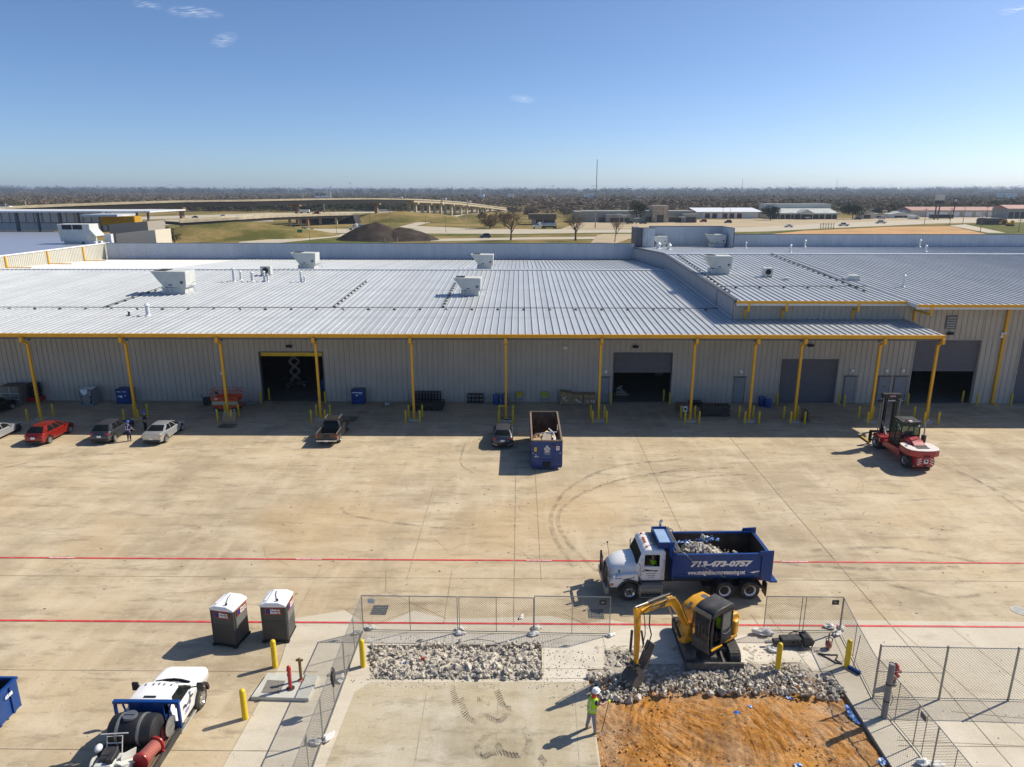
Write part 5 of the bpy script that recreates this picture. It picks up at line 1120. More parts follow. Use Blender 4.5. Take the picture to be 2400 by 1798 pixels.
def car(name,label,cat,col,L=4.5,Wd=1.8,H=1.5,kind='hatch',loc=(0,0,0),rz=R(90),sc=.93,far=False,grp=None,rimm='rim',hub=.74):
 t=thing(name,label,cat,loc,rz,grp);t.scale=(sc,)*3;w=Wd/2;h=L/2;r=.335 if kind not in('pickup','suvbig')else.385
 wf=h-.88;wr=-h+.88 if kind!='pickup' else-h+1.15;ra=r+.07;zs=.26
 belt={'hatch':1.04,'suv':1.08,'sedan':.96,'coupe':.92,'pickup':1.12,'suvbig':1.15}[kind]
 hd=belt-.03;A=lambda cx:arch(cx,ra,zs)
 if kind=='sedan':rear=[(-h+.05,.55),(-h,.75),(-h+.06,belt+.10),(-h+.62,belt+.12)]
 elif kind=='coupe':rear=[(-h+.05,.5),(-h,.72),(-h+.04,belt+.08),(-h+.5,belt+.08)]
 elif kind=='pickup':rear=[(-h+.02,.62),(-h,.70),(-h,belt+.02)]
 else:rear=[(-h+.03,.48),(-h,.64),(-h+.06,.90),(-h+.26,belt+.06),(-h+.5,belt+.04)]
 front=[(h-1.30,hd+.04),(h-.6,hd-.05),(h-.22,hd-.16),(h-.04,hd-.34),(h,.50),(h-.06,.28)]
 prof=[(-h+.12,zs)]+rear+([(wr+1.2,belt)]if kind!='pickup' else[])+front
 prof=prof+list(reversed(A(wf)))+list(reversed(A(wr)))
 tp=lambda x:1-.20*max(0,(abs(x)-h+.9)/.9)**2
 if kind=='pickup':
  bx=-h+1.75
  body=[(bx,zs+.05),(bx,belt)]+front+list(reversed(A(wf)));b=MB();pillow(b,body,w,edge=.07,taper=tp)
  b.build('body',P[col],t,smooth=40)
  b=MB();side=[(-h,zs+.22),(-h,belt+.02),(bx-.03,belt+.02),(bx-.03,zs+.05)]+list(reversed(arch(wr,ra,zs+.1)))
  for s in(-1,1):b.prism(side,s*(w-.01),s*(w-.11),'y')
  b.box(-h,-h+.07,-w+.11,w-.11,.62,belt+.02);b.box(bx-.1,bx-.03,-w+.11,w-.11,.62,belt+.02);b.build('bed',P[col],t,bevel=.02)
  b=MB();b.box(-h+.07,bx-.1,-w+.11,w-.11,.60,.66);b.build('bed_liner',M['dark_in'],t)
  if not far:
   b=MB();b.box(-h-.16,-h-.0,-w+.05,w-.05,.48,.64);b.build('bumper',M['chrome'],t,bevel=.03)
   b=MB();b.box(-h-.012,-h,-.28,.28,.78,1.08);b.build('tailgate_panel',M['black'],t)
   for s in(-1,1):b=MB();b.box(-h-.02,-h+.06,s*(w-.17)if s>0 else-w-.005,w+.005 if s>0 else-(w-.17),.78,1.10);b.build('tail_lamp',M['taill'],t,bevel=.01)
   for s in(-1,1):b=MB();b.beam((bx-.05,s*(w-.06),belt+.04),(-h+.02,s*(w-.06),belt+.04),.06,.05);b.build('bed_rail',M['steel'],t)
  g0,g1,r0,r1=bx,h-1.28,bx+.18,h-2.05
 else:
  b=MB();pillow(b,prof,w,edge=.15,taper=tp);b.build('body',P[col],t,smooth=40)
  if kind=='sedan':g0,g1,r0,r1=-h+.55,h-1.15,-h+1.50,h-2.15
  elif kind=='coupe':g0,g1,r0,r1=-h+.45,h-1.5,-h+1.35,h-2.25
  else:g0,g1,r0,r1=-h+.24,h-1.12,-h+.80,h-2.05
  b=MB();b.box(-h+.3,h-.3,-w+.14,w-.14,.22,.5);b.build('underbody',M['dark_in'],t)
 gw,rw=w-.10,w-.31;z0=belt-.05;z1=H-.05;rows=[(g0,g1,gw,z0),((g0+r0)/2-.04,(g1+r1)/2+.05,(gw+rw)/2+.03,(z0+z1)/2+.03),(r0,r1,rw,z1)]
 vs=[];fs=[]
 for a,c,ww,z in rows:
  vs+=[(a,-ww*.86,z),(a+.10,-ww,z),(c-.22,-ww,z),(c,-ww*.80,z),(c+.05,0,z),(c,ww*.80,z),(c-.22,ww,z),(a+.10,ww,z),(a,ww*.86,z),(a-.03,0,z)]
 for k in range(2):
  for i in range(10):fs.append((k*10+i,k*10+(i+1)%10,(k+1)*10+(i+1)%10,(k+1)*10+i))
 fs.append(tuple(range(20,30)));b=MB();b.add(vs,fs);b.build('glass',M['glass'],t,smooth=30)
 top=rows[2];rv=[]
 for e,z in((.015,z1-.03),(.0,z1+.02),(-.16,z1+.05)):
  a,c,ww=top[0]-e-.0,top[1]+e,top[2]+e
  rv+=[(a,-ww*.86,z),(a+.10,-ww,z),(c-.22,-ww,z),(c,-ww*.80,z),(c+.05,0,z),(c,ww*.80,z),(c-.22,ww,z),(a+.10,ww,z),(a,ww*.86,z),(a-.03,0,z)]
 rf=[]
 for k in range(2):
  for i in range(10):rf.append((k*10+i,k*10+(i+1)%10,(k+1)*10+(i+1)%10,(k+1)*10+i))
 rf.append(tuple(range(20,30)));b=MB();b.add(rv,rf);b.build('roof',P[col],t,smooth=40)
 b=MB();V_=lambda i,k,e=.012:Vector(vs[k*10+i])+Vector((0,e if vs[k*10+i][1]>0 else-e,0))
 for i in(3,5):
  for k in range(2):b.beam(V_(i,k),V_(i,k+1),.075,.075)
 for sy in(-1,1):
  cw_=.42 if kind in('hatch','suv')else.22
  for k in range(2):(xa,_,ya,za),(xb,_,yb,zb)=rows[k],rows[k+1];e_=.014;b.add([(xa+.02,sy*(ya*.88+e_),za),(xa+.10,sy*(ya+e_),za),(xa+.10+cw_,sy*(ya+e_),za),(xb+.10+cw_*(.9-.4*k),sy*(yb+e_),zb),(xb+.10,sy*(yb+e_),zb),(xb+.02,sy*(yb*.88+e_),zb)],[(0,1,4,5),(1,2,3,4)])
 for f_ in(.46,.76)if kind!='coupe' else(.55,):
  for s in(0,1):
   q0=Vector(rows[0][0:1]+(0,0));xa=rows[0][0]+(rows[0][1]-rows[0][0])*f_;xb=rows[2][0]+(rows[2][1]-rows[2][0])*f_
   sy=1 if s else-1;b.beam((xa,sy*(gw+.006),z0),((xa+xb)/2,sy*(rows[1][2]+.006),rows[1][3]),.06,.03,up=(0,1,0));b.beam(((xa+xb)/2,sy*(rows[1][2]+.006),rows[1][3]),(xb,sy*(rw+.006),z1),.06,.03,up=(0,1,0))
 b.build('pillars',P[col],t)
 for x in(wf,wr):
  for s in(1,-1):wheel(t,x,s*(w+.0),r,.23,s,rimm=rimm,hub=hub)if not far else None
 if far:
  for x in(wf,wr):
   for s in(1,-1):b=MB();b.cyl((x,s*(w-.2),r),(x,s*w,r),r,n=12);b.build('wheel',M['tyre'],t)
  return t
 for x in(wf,wr):
  b=MB();b.box(x-r-.02,x+r+.02,-w+.28,w-.28,.25,.72);b.build('wheel_well',M['dark_in'],t)
 for s in(1,-1):
  b=MB();b.box(h-.30,h-.10,s*(w-.42),s*(w-.12),hd-.28,hd-.17);b.build('headlight',M['headl'],t,bevel=.02)
  b=MB();mx=g1-.32;b.obox((mx,s*(w+.09),belt+.07),(.12,.20,.13),(0,0,0));b.build('mirror',M['black']if kind=='pickup' else P[col],t,bevel=.03)
  if kind!='pickup':
   b=MB();zz=belt-.14 if kind in('sedan','coupe')else belt-.16;b.box(-h+.045,-h+.26,s*(w*.55),s*(w*.90),zz-.04,zz+.045);b.build('tail_lamp',M['taill'],t,bevel=.02)
 b=MB();zp=.72 if kind in('hatch','suv')else(.62 if kind!='pickup' else.56);x_=-h-.01 if kind!='pickup' else-h-.165
 b.box(x_-.012,x_+.03,-.17,.17,zp-.08,zp+.08);b.build('licence_plate',M['white'],t)
 if kind!='pickup':b=MB();b.prism([(-h-.03,.30),(-h+.12,.26),(-h+.12,.44),(-h-.03,.46)],-w*.78,w*.78,'y');b.build('bumper',M['black'],t,bevel=.02)
 return t
def put(xr,y_rear_wheel,L,Wd,wr_off,sc=.93):
 return(xr-Wd/2*sc,y_rear_wheel+(L/2-wr_off)*sc,0)
car('crossover_car','red crossover car parked left of the two dark grey ones, seen from behind','car','red',4.5,1.82,1.60,'hatch',put(-38.05,53.6,4.5,1.82,.88),R(89),grp='cars parked by the canopy',hub=.72)
car('suv','dark grey SUV parked between the red crossover and the silver sedan','car','dgrey',4.55,1.84,1.62,'suv',put(-33.05,54.05,4.55,1.84,.88),R(91),grp='cars parked by the canopy')
car('sedan','silver sedan parked right of the dark grey SUV beside a worker in black','car','silver',4.9,1.85,1.45,'sedan',put(-28.75,53.95,4.9,1.85,.95),R(91),grp='cars parked by the canopy',rimm='rim')
car('coupe','silver coupe cut off by the left edge of the photo','car','silver',4.75,1.88,1.35,'coupe',(at(46,1012).x-.88,at(46,1012).y-1.35,0),R(90),grp='cars parked by the canopy',rimm='black')
car('suv','black SUV mostly cut off by the left edge, nearer the wall','car','black',4.7,1.9,1.7,'suv',(at(4,980).x-1.75,at(4,980).y+1.3,0),R(88),grp='cars parked by the canopy')
pk=car('pickup_truck','gunmetal pickup truck parked beside a yellow post with tailgate to the yard','pickup','bronze',5.3,1.85,1.80,'pickup',put(-14.6,54.1,5.3,1.85,1.15),R(91),grp='cars parked by the canopy',hub=.66)
for s in(-.62,.62):b=MB();b.beam((-.5,s,1.86),(.75,s,1.86),.05,.05);b.build('roof_rail',M['steel'],pk)
hb=car('hatchback','slate grey hatchback parked left of the blue dumpster, rear facing the yard','car','grey',4.5,1.80,1.50,'hatch',(-1.32,52.6+2.1,0),R(90),grp='cars parked by the canopy')
for s in(-1,1):b=MB();b.beam((-2.27,s*.45,.36),(-2.24,s*.85,.50),.05,.10);b.build('bumper_trim',M['steel'],hb)
# ---- far traffic
def far_car(name,label,cat,col,kind,px,py,rz,L=4.8,Wd=1.9,H=1.6,Y=None,z=0):
 p=at(px,py)if Y is None else atY(px,py,Y);c=car(name,label,cat,col,L,Wd,H,kind,(p.x,p.y,p.z if Y else.03),R(rz),1.05,True,'distant traffic');return c
far_car('pickup_truck','white pickup driving on the left end of the overpass','pickup','white','pickup',13,489,175,5.6,2,1.9,Y=336)
far_car('car','black car on the far highway left of the overpass pier','car','black','sedan',457,511,182)
far_car('pickup_truck','dark pickup on the near highway lane at left','pickup','bronze','pickup',491,521,182,5.6,2,1.9)
far_car('car','white car on the far highway lane at left','car','white','sedan',524,508,2)
far_car('suv','white SUV behind the shed posts at far left','car','white','suvbig',324,520,180,H=1.9)
far_car('pickup_truck','white pickup beneath the lower bridge','pickup','white','pickup',713,541,3,5.8,2,1.95)
far_car('pickup_truck','black pickup under the lower bridge left of the white one','pickup','black','pickup',685,540,3,5.6,2,1.9)
far_car('jeep','slate blue SUV on the side road left of the bare tree','car','navy','suvbig',1137,558,195,H=1.95)
far_car('car','white sedan on the main road right of the tall hall','car','white','sedan',1848,533,180)
far_car('pickup_truck','silver pickup on the main road in front of the gabled hall','pickup','silver','pickup',1977,530,178,5.8,2,1.95)
far_car('pickup_truck','long silver pickup on the main road right of the other','pickup','silver','pickup',2064,524,178,6.2,2.1,2)
far_car('car','dark car in the lot before the right wing of the strip mall','car','black','sedan',1589,521,180)
far_car('car','black car beside the dark live oak','car','black','sedan',1476,524,180)
far_car('car','grey car beneath the tall live oak left of the tower','car','dgrey','hatch',1507,525,180)
far_car('car','white van-like car beside the kiosk at right','car','white','suvbig',2066,514,180,H=2)
far_car('car','dark car parked before the small cream shop','car','navy','sedan',2010,515,180)
far_car('car','white car on the curve of the overpass near its top','car','white','sedan',936,465.5,170,Y=520)
far_car('car','white car on the descending overpass','car','white','suvbig',1040,469,160,H=2,Y=600)
far_car('car','white car near the far end of the overpass','car','white','sedan',1098,475,160,Y=660)
far_car('pickup_truck','pale pickup on the distant highway left of the brown pier','pickup','white','pickup',845,495.5,182,5.8,2,1.95)
far_car('pickup_truck','dark pickup on the distant highway beside the brown pier','pickup','bronze','pickup',858,496,182,5.8,2,1.95)
far_car('car','white pickup-like car beyond the pier on the distant highway','car','white','suvbig',889,494,170,H=2)
far_car('car','dark red car in the lot beside the maroon doors','car','red','suvbig',1648,521,180,H=2)
far_car('car','dark machinery-like car in front of the maroon doors','car','black','suvbig',1706,523,180,H=2)
far_car('car','dark car parked at the left end of the storage row','car','black','sedan',2338,506,180)
far_car('car','grey car parked beside the right storage block','car','dgrey','sedan',2390,507,180)
far_car('car','dark red car crossing the lower bridge','car','red','suvbig',742,503.5,182,H=1.9,Y=450)
def semi(label,px,py,rz,tank=False,trailer=True,m='white',s=1.0):
 p=at(px,py);t=thing('semi_truck',label,'semi truck',(p.x,p.y,0),R(rz));t.scale=(s,)*3
 b=MB();pillow(b,[(0,.8),(0,3.6),(1.0,3.8),(2.4,2.9),(2.9,1.9),(4.7,1.7),(4.9,.8)],1.2,edge=.15);b.build('cab',M[m],t,smooth=40)
 b=MB();b.add([(2.42,-.95,2.9),(2.42,.95,2.9),(2.92,.95,2.0),(2.92,-.95,2.0)],[(0,1,2,3)]);b.box(1.5,2.4,-1.22,-1.19,2.0,2.8);b.box(1.5,2.4,1.19,1.22,2.0,2.8);b.build('window',M['glass'],t)
 b=MB();b.box(-9 if trailer else-3,0,-.5,.5,.7,1.0);b.build('chassis',M['dsteel'],t)
 if trailer:
  b=MB()
  if tank:b.lathe([(.001,-9.4),(1.1,-9.2),(1.15,-8.8),(1.15,-.9),(1.1,-.6),(.001,-.4)],14,(0,0,2.1),'x')
  else:b.box(-9.4,-.5,-1.2,1.2,1.1,3.4)
  b.build('trailer',M['chrome']if tank else M['offw'],t,smooth=40)
 for x in(4.1,-1.0,-2.2)+((-7.6,-8.8)if trailer else()):
  for s_ in(1,-1):b=MB();b.cyl((x,s_*.85,.5),(x,s_*1.22,.5),.5,n=12);b.build('wheel',M['tyre'],t)
 return t
semi('white semi truck with silver tank trailer parked beside the brown-roofed shop',1268,536,180,True,s=.95)
semi('white box truck on the far highway left of the tall pier',703,500,180,False,s=1.0)
semi('pale tanker truck half hidden behind the dark soil heap',838,539,180,True,m='offw',s=.9)
semi('pale flatbed truck on the far highway right of the brown pier',893,496,180,False,s=.7)
p=at(2205,514);bs=thing('bus','long dark bus parked at the foot of the pylon sign','bus',(p.x,p.y,0));w_=26*p.y/FPX
b=MB();pillow(b,[(-w_,.6),(-w_,3.6),(w_*.95,3.6),(w_,2.8),(w_,.6)],1.3,edge=.15);b.build('body',P['black'],bs,smooth=40);b=MB();b.box(-w_*.9,w_*.9,-1.33,-1.3,2.0,3.0);b.build('window',M['glass'],bs)
for x in(-w_*.7,w_*.7):b=MB();b.cyl((x,-1.32,.55),(x,-1.0,.55),.55,n=12);b.build('wheel',M['tyre'],bs)
def mini_excavator_far(px,py,label,col):
 p=at(px,py);t=thing('excavator',label,'excavator',(p.x,p.y,0));b=MB();b.box(-1.8,1.8,-1.4,1.4,.9,2.2);b.box(-.2,1.4,-1.4,-.2,2.2,3.4);b.build('body',M[col],t,bevel=.1)
 b=MB();b.box(-2,2,-1.5,-.8,0,.9);b.box(-2,2,.8,1.5,0,.9);b.build('tracks',M['dsteel'],t,bevel=.3);b=MB();b.beam((-1.5,0,1.8),(-4,0,4.4),.4,.5);b.beam((-4,0,4.4),(-6,0,2.2),.4,.4);b.box(-6.6,-5.6,-.6,.6,1.2,2.3);b.build('boom',M[col],t)
mini_excavator_far(2367,530,'yellow excavator working beside the dark shed at the far right','amber')
# ---- dump truck (faces -X); built facing +X and turned round
M['skin']=mat('skin',(.42,.24,.16),.6,var=.05);M['hivis']=mat('hivis_vest',(.42,.72,.02),.7,var=.08);M['silverband']=mat('reflective_band',(.62,.60,.52),.5,var=.05);M['orange']=mat('orange_cloth',(.85,.10,.02),.7,var=.08)
M['navyc']=mat('navy_cloth',(.02,.025,.06),.85,var=.1);M['blackc']=mat('black_cloth',(.015,.015,.017),.85,var=.15);M['greyc']=mat('grey_trousers',(.25,.24,.27),.85,var=.12,scale=8);M['boot']=mat('work_boot',(.28,.22,.15),.8,var=.15);M['hatw']=mat('white_hard_hat',(.82,.82,.80),.35,var=.03);M['hatb']=mat('blue_hard_hat',(.02,.10,.50),.35,var=.05);M['hair']=mat('dark_hair',(.02,.015,.01),.8)
def skin_mesh(name,chains,mats,parent,sub=1):
 """chains: list of (list of (point, radius)); joined where points coincide; one continuous surface"""
 vs=[];rs=[];es=[];idx={}
 for ch in chains:
  prev=None
  for p,r in ch:
   k=tuple(round(c,4)for c in p)
   if k not in idx:idx[k]=len(vs);vs.append(p);rs.append(r)
   i=idx[k]
   if prev is not None and prev!=i:es.append((prev,i))
   prev=i
 me=bpy.data.meshes.new(name);me.from_pydata(vs,es,[]);o=bpy.data.objects.new(name,me);COL.objects.link(o)
 o.modifiers.new('skin','SKIN');o.modifiers['skin'].use_smooth_shade=True
 if not me.skin_vertices:
  bm=bmesh.new();bm.from_mesh(me);bm.verts.layers.skin.verify();bm.to_mesh(me);bm.free()
 for i,sv in enumerate(me.skin_vertices[0].data):
  r=rs[i];sv.radius=r if isinstance(r,tuple)else(r,r);sv.use_root=(i==0)
 if sub:s=o.modifiers.new('sub','SUBSURF');s.levels=sub;s.render_levels=sub
 bpy.context.view_layer.update();dg=bpy.context.evaluated_depsgraph_get();m2=bpy.data.meshes.new_from_object(o.evaluated_get(dg))
 bpy.data.objects.remove(o);m2.name=name;m2.materials.clear()
 for m in(mats if isinstance(mats,(list,tuple))else[mats]):m2.materials.append(m)
 m2.polygons.foreach_set('use_smooth',[True]*len(m2.polygons));r_=bpy.data.objects.new(name,m2);COL.objects.link(r_)
 if parent:r_.parent=parent
 return r_
def head(parent,c,hat,facing=0,mats='skin',hatm=None,s=1.0):
 """hat/helmet with brim as a child; c is the head centre"""
 cx,cy,cz=c
 if hat:
  b=MB();b.lathe([(.150*s,-.005),(.152*s,.012),(.130*s,.02),(.128*s,.06*s),(.112*s,.105*s),(.07*s,.14*s),(.001,.152*s)],18,(cx,cy,cz+.035),'z')
  a=math.radians(facing);b.obox((cx+.13*s*math.cos(a),cy+.13*s*math.sin(a),cz+.042),(.10,.17,.014),(0,.1,a));b.beam((cx-.11*math.cos(a),cy-.11*math.sin(a),cz+.14),(cx+.11*math.cos(a),cy+.11*math.sin(a),cz+.14),.025,.10)
  b.build('hard_hat',hatm,parent,smooth=40)
def hand(chs,wrist,dirv,palm_n,s=1.0,curl=.5):
 """five fingers of their own, rooted in the palm"""
 w=Vector(wrist);d=Vector(dirv).normalized();n=Vector(palm_n).normalized();sd=d.cross(n).normalized()
 palm=w+d*.045*s;kn=w+d*.085*s;out=[[(w,.026*s),(palm,(.036*s,.018*s)),(kn,(.038*s,.016*s))]]
 for k,(off,ln)in enumerate(((-.030,.070),(-.010,.080),(.010,.075),(.029,.058))):
  a=kn+sd*off*s;b1=a+(d*math.cos(curl*.6)+n*math.sin(curl*.6))*ln*.5*s;c1=b1+(d*math.cos(curl*1.6)+n*math.sin(curl*1.6))*ln*.35*s;e1=c1+(d*math.cos(curl*2.6)+n*math.sin(curl*2.6))*ln*.25*s
  out.append([(a,.0095*s),(b1,.009*s),(c1,.008*s),(e1,.007*s)])
 tb_=w+d*.03*s-sd*.03*s;out.append([(tb_,.011*s),(tb_-sd*.025*s+d*.025*s+n*.01,.010*s),(tb_-sd*.03*s+d*.055*s+n*.025,.008*s)])
 return out
def person(label,loc,rz,pose,cloth,hatm,group=None,name='person',sc=1.0,back=False):
 t=thing(name,label,'person',loc,rz,group);t.scale=(sc,)*3
 V=Vector;J=pose;pel=V((0,0,.93))+V(J.get('pel',(0,0,0)))
 ch=V((J.get('lean',.02),0,1.36))+V(J.get('pel',(0,0,0)));nk=ch+V((.03,0,.14));hc=nk+V(J.get('head',(.03,0,.14)))
 # body: skin-coloured figure, clothing as children that follow it
 la=[V(p)for p in J['larm']];ra=[V(p)for p in J['rarm']];ll=[V(p)for p in J['lleg']];rl=[V(p)for p in J['rleg']]
 body=[[(pel,(.125,.11)),(pel.lerp(ch,.45),(.118,.10)),(ch,(.145,.11)),(nk,.055),(nk+(hc-nk)*.45,.058),(hc,(.078,.088)),(hc+V((0,0,.075)),(.066,.072))],[(ch+V((0,.02,.05)),.07),(la[0],.062),(la[1],.044),(la[2],.030)],[(ch+V((0,-.02,.05)),.07),(ra[0],.062),(ra[1],.044),(ra[2],.030)],[(pel,(.125,.11)),(ll[0],.088),(ll[1],.060),(ll[2],.042)],[(pel,(.125,.11)),(rl[0],.088),(rl[1],.060),(rl[2],.042)]]
 body[1][0]=body[0][2];body[2][0]=body[0][2]
 o=skin_mesh('body',body,M['skin'],t,1)
 # face: eyes, nose, mouth, ears
 f=MB();hx=hc+V((.078,0,0))
 f.ell(hx+V((.006,0,-.01)),(.016,.012,.022),8,6);f.ell(hc+V((0,.082,0)),(.02,.012,.03),8,6);f.ell(hc+V((0,-.082,0)),(.02,.012,.03),8,6);f.build('nose_and_ears',M['skin'],t,smooth=60)
 f=MB();f.ell(hx+V((-.006,.03,.018)),(.008,.012,.007),8,6);f.ell(hx+V((-.006,-.03,.018)),(.008,.012,.007),8,6);f.ell(hx+V((-.004,0,-.045)),(.006,.024,.005),8,6);f.build('eyes_and_mouth',M['dark_in'],t)
 for wr_,el,nm in((la[2],la[1],'l'),(ra[2],ra[1],'r')):
  hm=cloth.get('glove',M['skin']);hs=hand(None,wr_,(wr_-el),J.get('palm_'+nm,(0,0,-1)),1.05,J.get('curl',.5))
  skin_mesh('hand',hs[:1],hm,t,1)
  for fg in hs[1:]:skin_mesh('finger',fg and[fg],hm,t,0)
 head(t,hc+V((0,0,.03)),True,J.get('facing',0),hatm=hatm)
 # trousers
 tr=[[(pel+V((0,0,.05)),(.145,.13)),(pel,(.15,.135)),(ll[0],.105),(ll[1],.080),(ll[2]+V((0,0,.06)),.062)],[(pel,(.15,.135)),(rl[0],.105),(rl[1],.080),(rl[2]+V((0,0,.06)),.062)]]
 skin_mesh('trousers',tr,cloth['legs'],t,1)
 sh=[[(pel+V((0,0,.06)),(.15,.135)),(pel.lerp(ch,.5),(.150,.125)),(ch,(.178,.135)),(ch+V((.01,0,.10)),(.09,.08))],[(ch,(.178,.135)),(la[0],.078),(la[0].lerp(la[1],cloth.get('slv',.6)),.066)],[(ch,(.178,.135)),(ra[0],.078),(ra[0].lerp(ra[1],cloth.get('slv',.6)),.066)]]
 skin_mesh('shirt',sh,cloth['shirt'],t,1)
 if cloth.get('vest'):
  b=MB();rings=[];K=16
  secs=[(pel+V((0,0,.02)),.185,.205),(pel.lerp(ch,.5),.17,.20),(ch+V((0,0,-.02)),.165,.215),(ch+V((0,0,.075)),.135,.18),(ch+V((.01,0,.125)),.085,.10)]
  vs=[];fs=[]
  for c,a,d in secs:
   for i in range(K):th=2*math.pi*i/K;vs.append(c+V((a*math.cos(th),d*math.sin(th),0)))
  for k in range(len(secs)-1):
   for i in range(K):fs.append((k*K+i,k*K+(i+1)%K,(k+1)*K+(i+1)%K,(k+1)*K+i))
  b.add(vs,fs);ve=b.build('vest',cloth['vest'],t,smooth=60)
  b=MB()
  for zz in(.30,):
   c=pel.lerp(ch,zz);vs=[]
   for dz in(0,.05):
    for i in range(K):th=2*math.pi*i/K;vs.append(c+V((.187*math.cos(th),.212*math.sin(th),dz)))
   b.add(vs,[(i,(i+1)%K,K+(i+1)%K,K+i)for i in range(K)])
  for sx in(-1,1):
   for sy in(-1,1):
    a=pel.lerp(ch,.3)+V((sx*.170,sy*.09,0));c=ch+V((sx*.135,sy*.09,.07));m_=ch+V((sx*.158,sy*.09,-.02));b.beam(a,m_,.045,.012,up=(1,0,0));b.beam(m_,c,.045,.012,up=(1,0,0))
  b.build('reflective_bands',M['silverband'],ve)
 if cloth.get('scarf'):b=MB();b.lathe([(.10,-.03),(.095,.05),(.075,.08)],12,tuple(nk),'z');b.build('neck_cloth',cloth['scarf'],t,smooth=60)
 for lg in(ll,rl):
  b=MB();a=lg[2];ft=J.get('foot',0);b.cyl(a+V((0,0,.10)),a+V((0,0,-.04)),.058,.060,n=10);b.ell(a+V((.075,0,-.045)),(.145,.055,.045),12,8);b.box(a.x-.075,a.x+.2,a.y-.048,a.y+.048,a.z-.085,a.z-.06);b.build('boot',cloth['boot'],t,smooth=50)
 return t
dt=thing('dump_truck','dump truck with white cab and dark blue bed full of broken concrete','dump truck',(12.32,32.52,0),R(182))
dt.scale=(.98,)*3
# local frame: +x forward; rear end at x=0, front bumper near 8.3; half width 1.2
b=MB();b.box(-.1,7.9,-.42,.42,.62,.92);b.box(.1,3.2,-.9,.9,.45,.62);b.build('chassis',M['dsteel'],dt,bevel=.02)
for x in(.82,2.12):
 for s in(1,-1):wheel(dt,x,s*1.18,.50,.28,s,'white',dual=True,hub=.60,dish=.11);
for s in(1,-1):wheel(dt,6.98,s*1.16,.50,.30,s,'chrome',hub=.56,dish=.04)
# bed
BXL,BXR,BW,BZ0,BZ1=.02,4.82,1.22,1.14,2.56
b=MB()
sidep=[(BXL,BZ0),(BXL,BZ1),(BXR,BZ1),(BXR,BZ0)]
for s in(1,-1):
 o_=s*BW;i_=s*(BW-.05)
 b.add([(BXL,o_,BZ0+.28),(BXR,o_,BZ0+.28),(BXR,o_,BZ1),(BXL,o_,BZ1),(BXL,i_,BZ0+.28),(BXR,i_,BZ0+.28),(BXR,i_,BZ1),(BXL,i_,BZ1)],[(0,1,2,3),(4,7,6,5),(3,2,6,7),(0,3,7,4),(1,5,6,2)],0)
 b.add([(BXL,o_,BZ0+.28),(BXR,o_,BZ0+.28),(BXR,s*(BW-.22),BZ0),(BXL,s*(BW-.22),BZ0)],[(0,1,2,3)],0)
 b.box(BXL,BXR,min(o_-s*.09,o_+s*.035),max(o_-s*.09,o_+s*.035),BZ1-.02,BZ1+.07,0)
 b.box(BXL+.9,BXR-.2,min(o_,o_+s*.03),max(o_,o_+s*.03),BZ0+.28,BZ0+.36,0)
b.add([(BXL,-BW+.22,BZ0),(BXR,-BW+.22,BZ0),(BXR,BW-.22,BZ0),(BXL,BW-.22,BZ0)],[(0,1,2,3)],0)
b.build('bed',[M['blue']],dt,recalc=True)
M['rustin']=mat('worn_dark_steel',(.045,.038,.032),.7,metal=.3,var=.3,dirt=(.10,.065,.045),dscale=2,damt=.6)
b=MB();b.box(BXL+.06,BXR-.06,-BW+.06,BW-.06,BZ0+.28,BZ0+.33);
for s in(1,-1):b.box(BXL+.05,BXR-.05,min(s*(BW-.055),s*(BW-.07)),max(s*(BW-.055),s*(BW-.07)),BZ0+.3,BZ1-.03)
b.box(BXL+.08,BXL+.1,-BW+.07,BW-.07,BZ0+.3,BZ1+.05);b.box(BXR-.09,BXR-.07,-BW+.07,BW-.07,BZ0+.3,BZ1);b.build('bed_liner',M['rustin'],dt)
b=MB();b.box(-.12,.07,-BW-.02,BW+.02,BZ0-.04,BZ1-.02)
for y in(-.8,-.3,.3,.8):b.box(-.18,-.12,y-.05,y+.05,BZ0,BZ1-.1)
for s in(1,-1):b.prism([(-.16,BZ0-.1),(.42,BZ0+.05),(.42,BZ1-.03),(.62,BZ1+.02),(.55,BZ1+.22),(-.16,BZ1+.25)],s*(BW+.01),s*(BW+.09),'y')
b.build('tailgate',M['blue'],dt,bevel=.015)
b=MB();b.box(BXR,BXR+.07,-BW,BW,BZ0,BZ1+.05)
b.prism([(-BW,BZ1+.05),(BW,BZ1+.05),(.84,3.0),(-.84,3.0)],BXR,BXR+.07,'x')
b.build('bed_front',M['blue'],dt,bevel=.01)
b=MB();b.box(BXR+.02,BXR+.74,-.84,.84,2.98,3.03);b.box(BXR+.70,BXR+.76,-.84,.84,3.03,3.12)
for s in(1,-1):b.box(BXR-.05,BXR+.76,s*.87-.035,s*.87+.035,2.80,3.12);b.prism([(s*BW,BZ1-.1),(s*BW-s*.09,BZ1-.1),(s*.82,3.0),(s*.91,3.0)],BXR+.07,BXR+.22,'x')
b.build('cab_shield',M['blue'],dt,bevel=.01)
b=MB();b.box(BXR+.12,BXR+.66,-.74,.74,3.031,3.036);b.build('shield_top',mat('pale_blue_panel',(.30,.42,.60),.4),dt)
b=MB();b.cyl((BXR-.14,-BW+.05,2.78),(BXR-.14,BW-.05,2.78),.10,n=12);b.build('tarp_roll',M['steel'],dt,smooth=40)
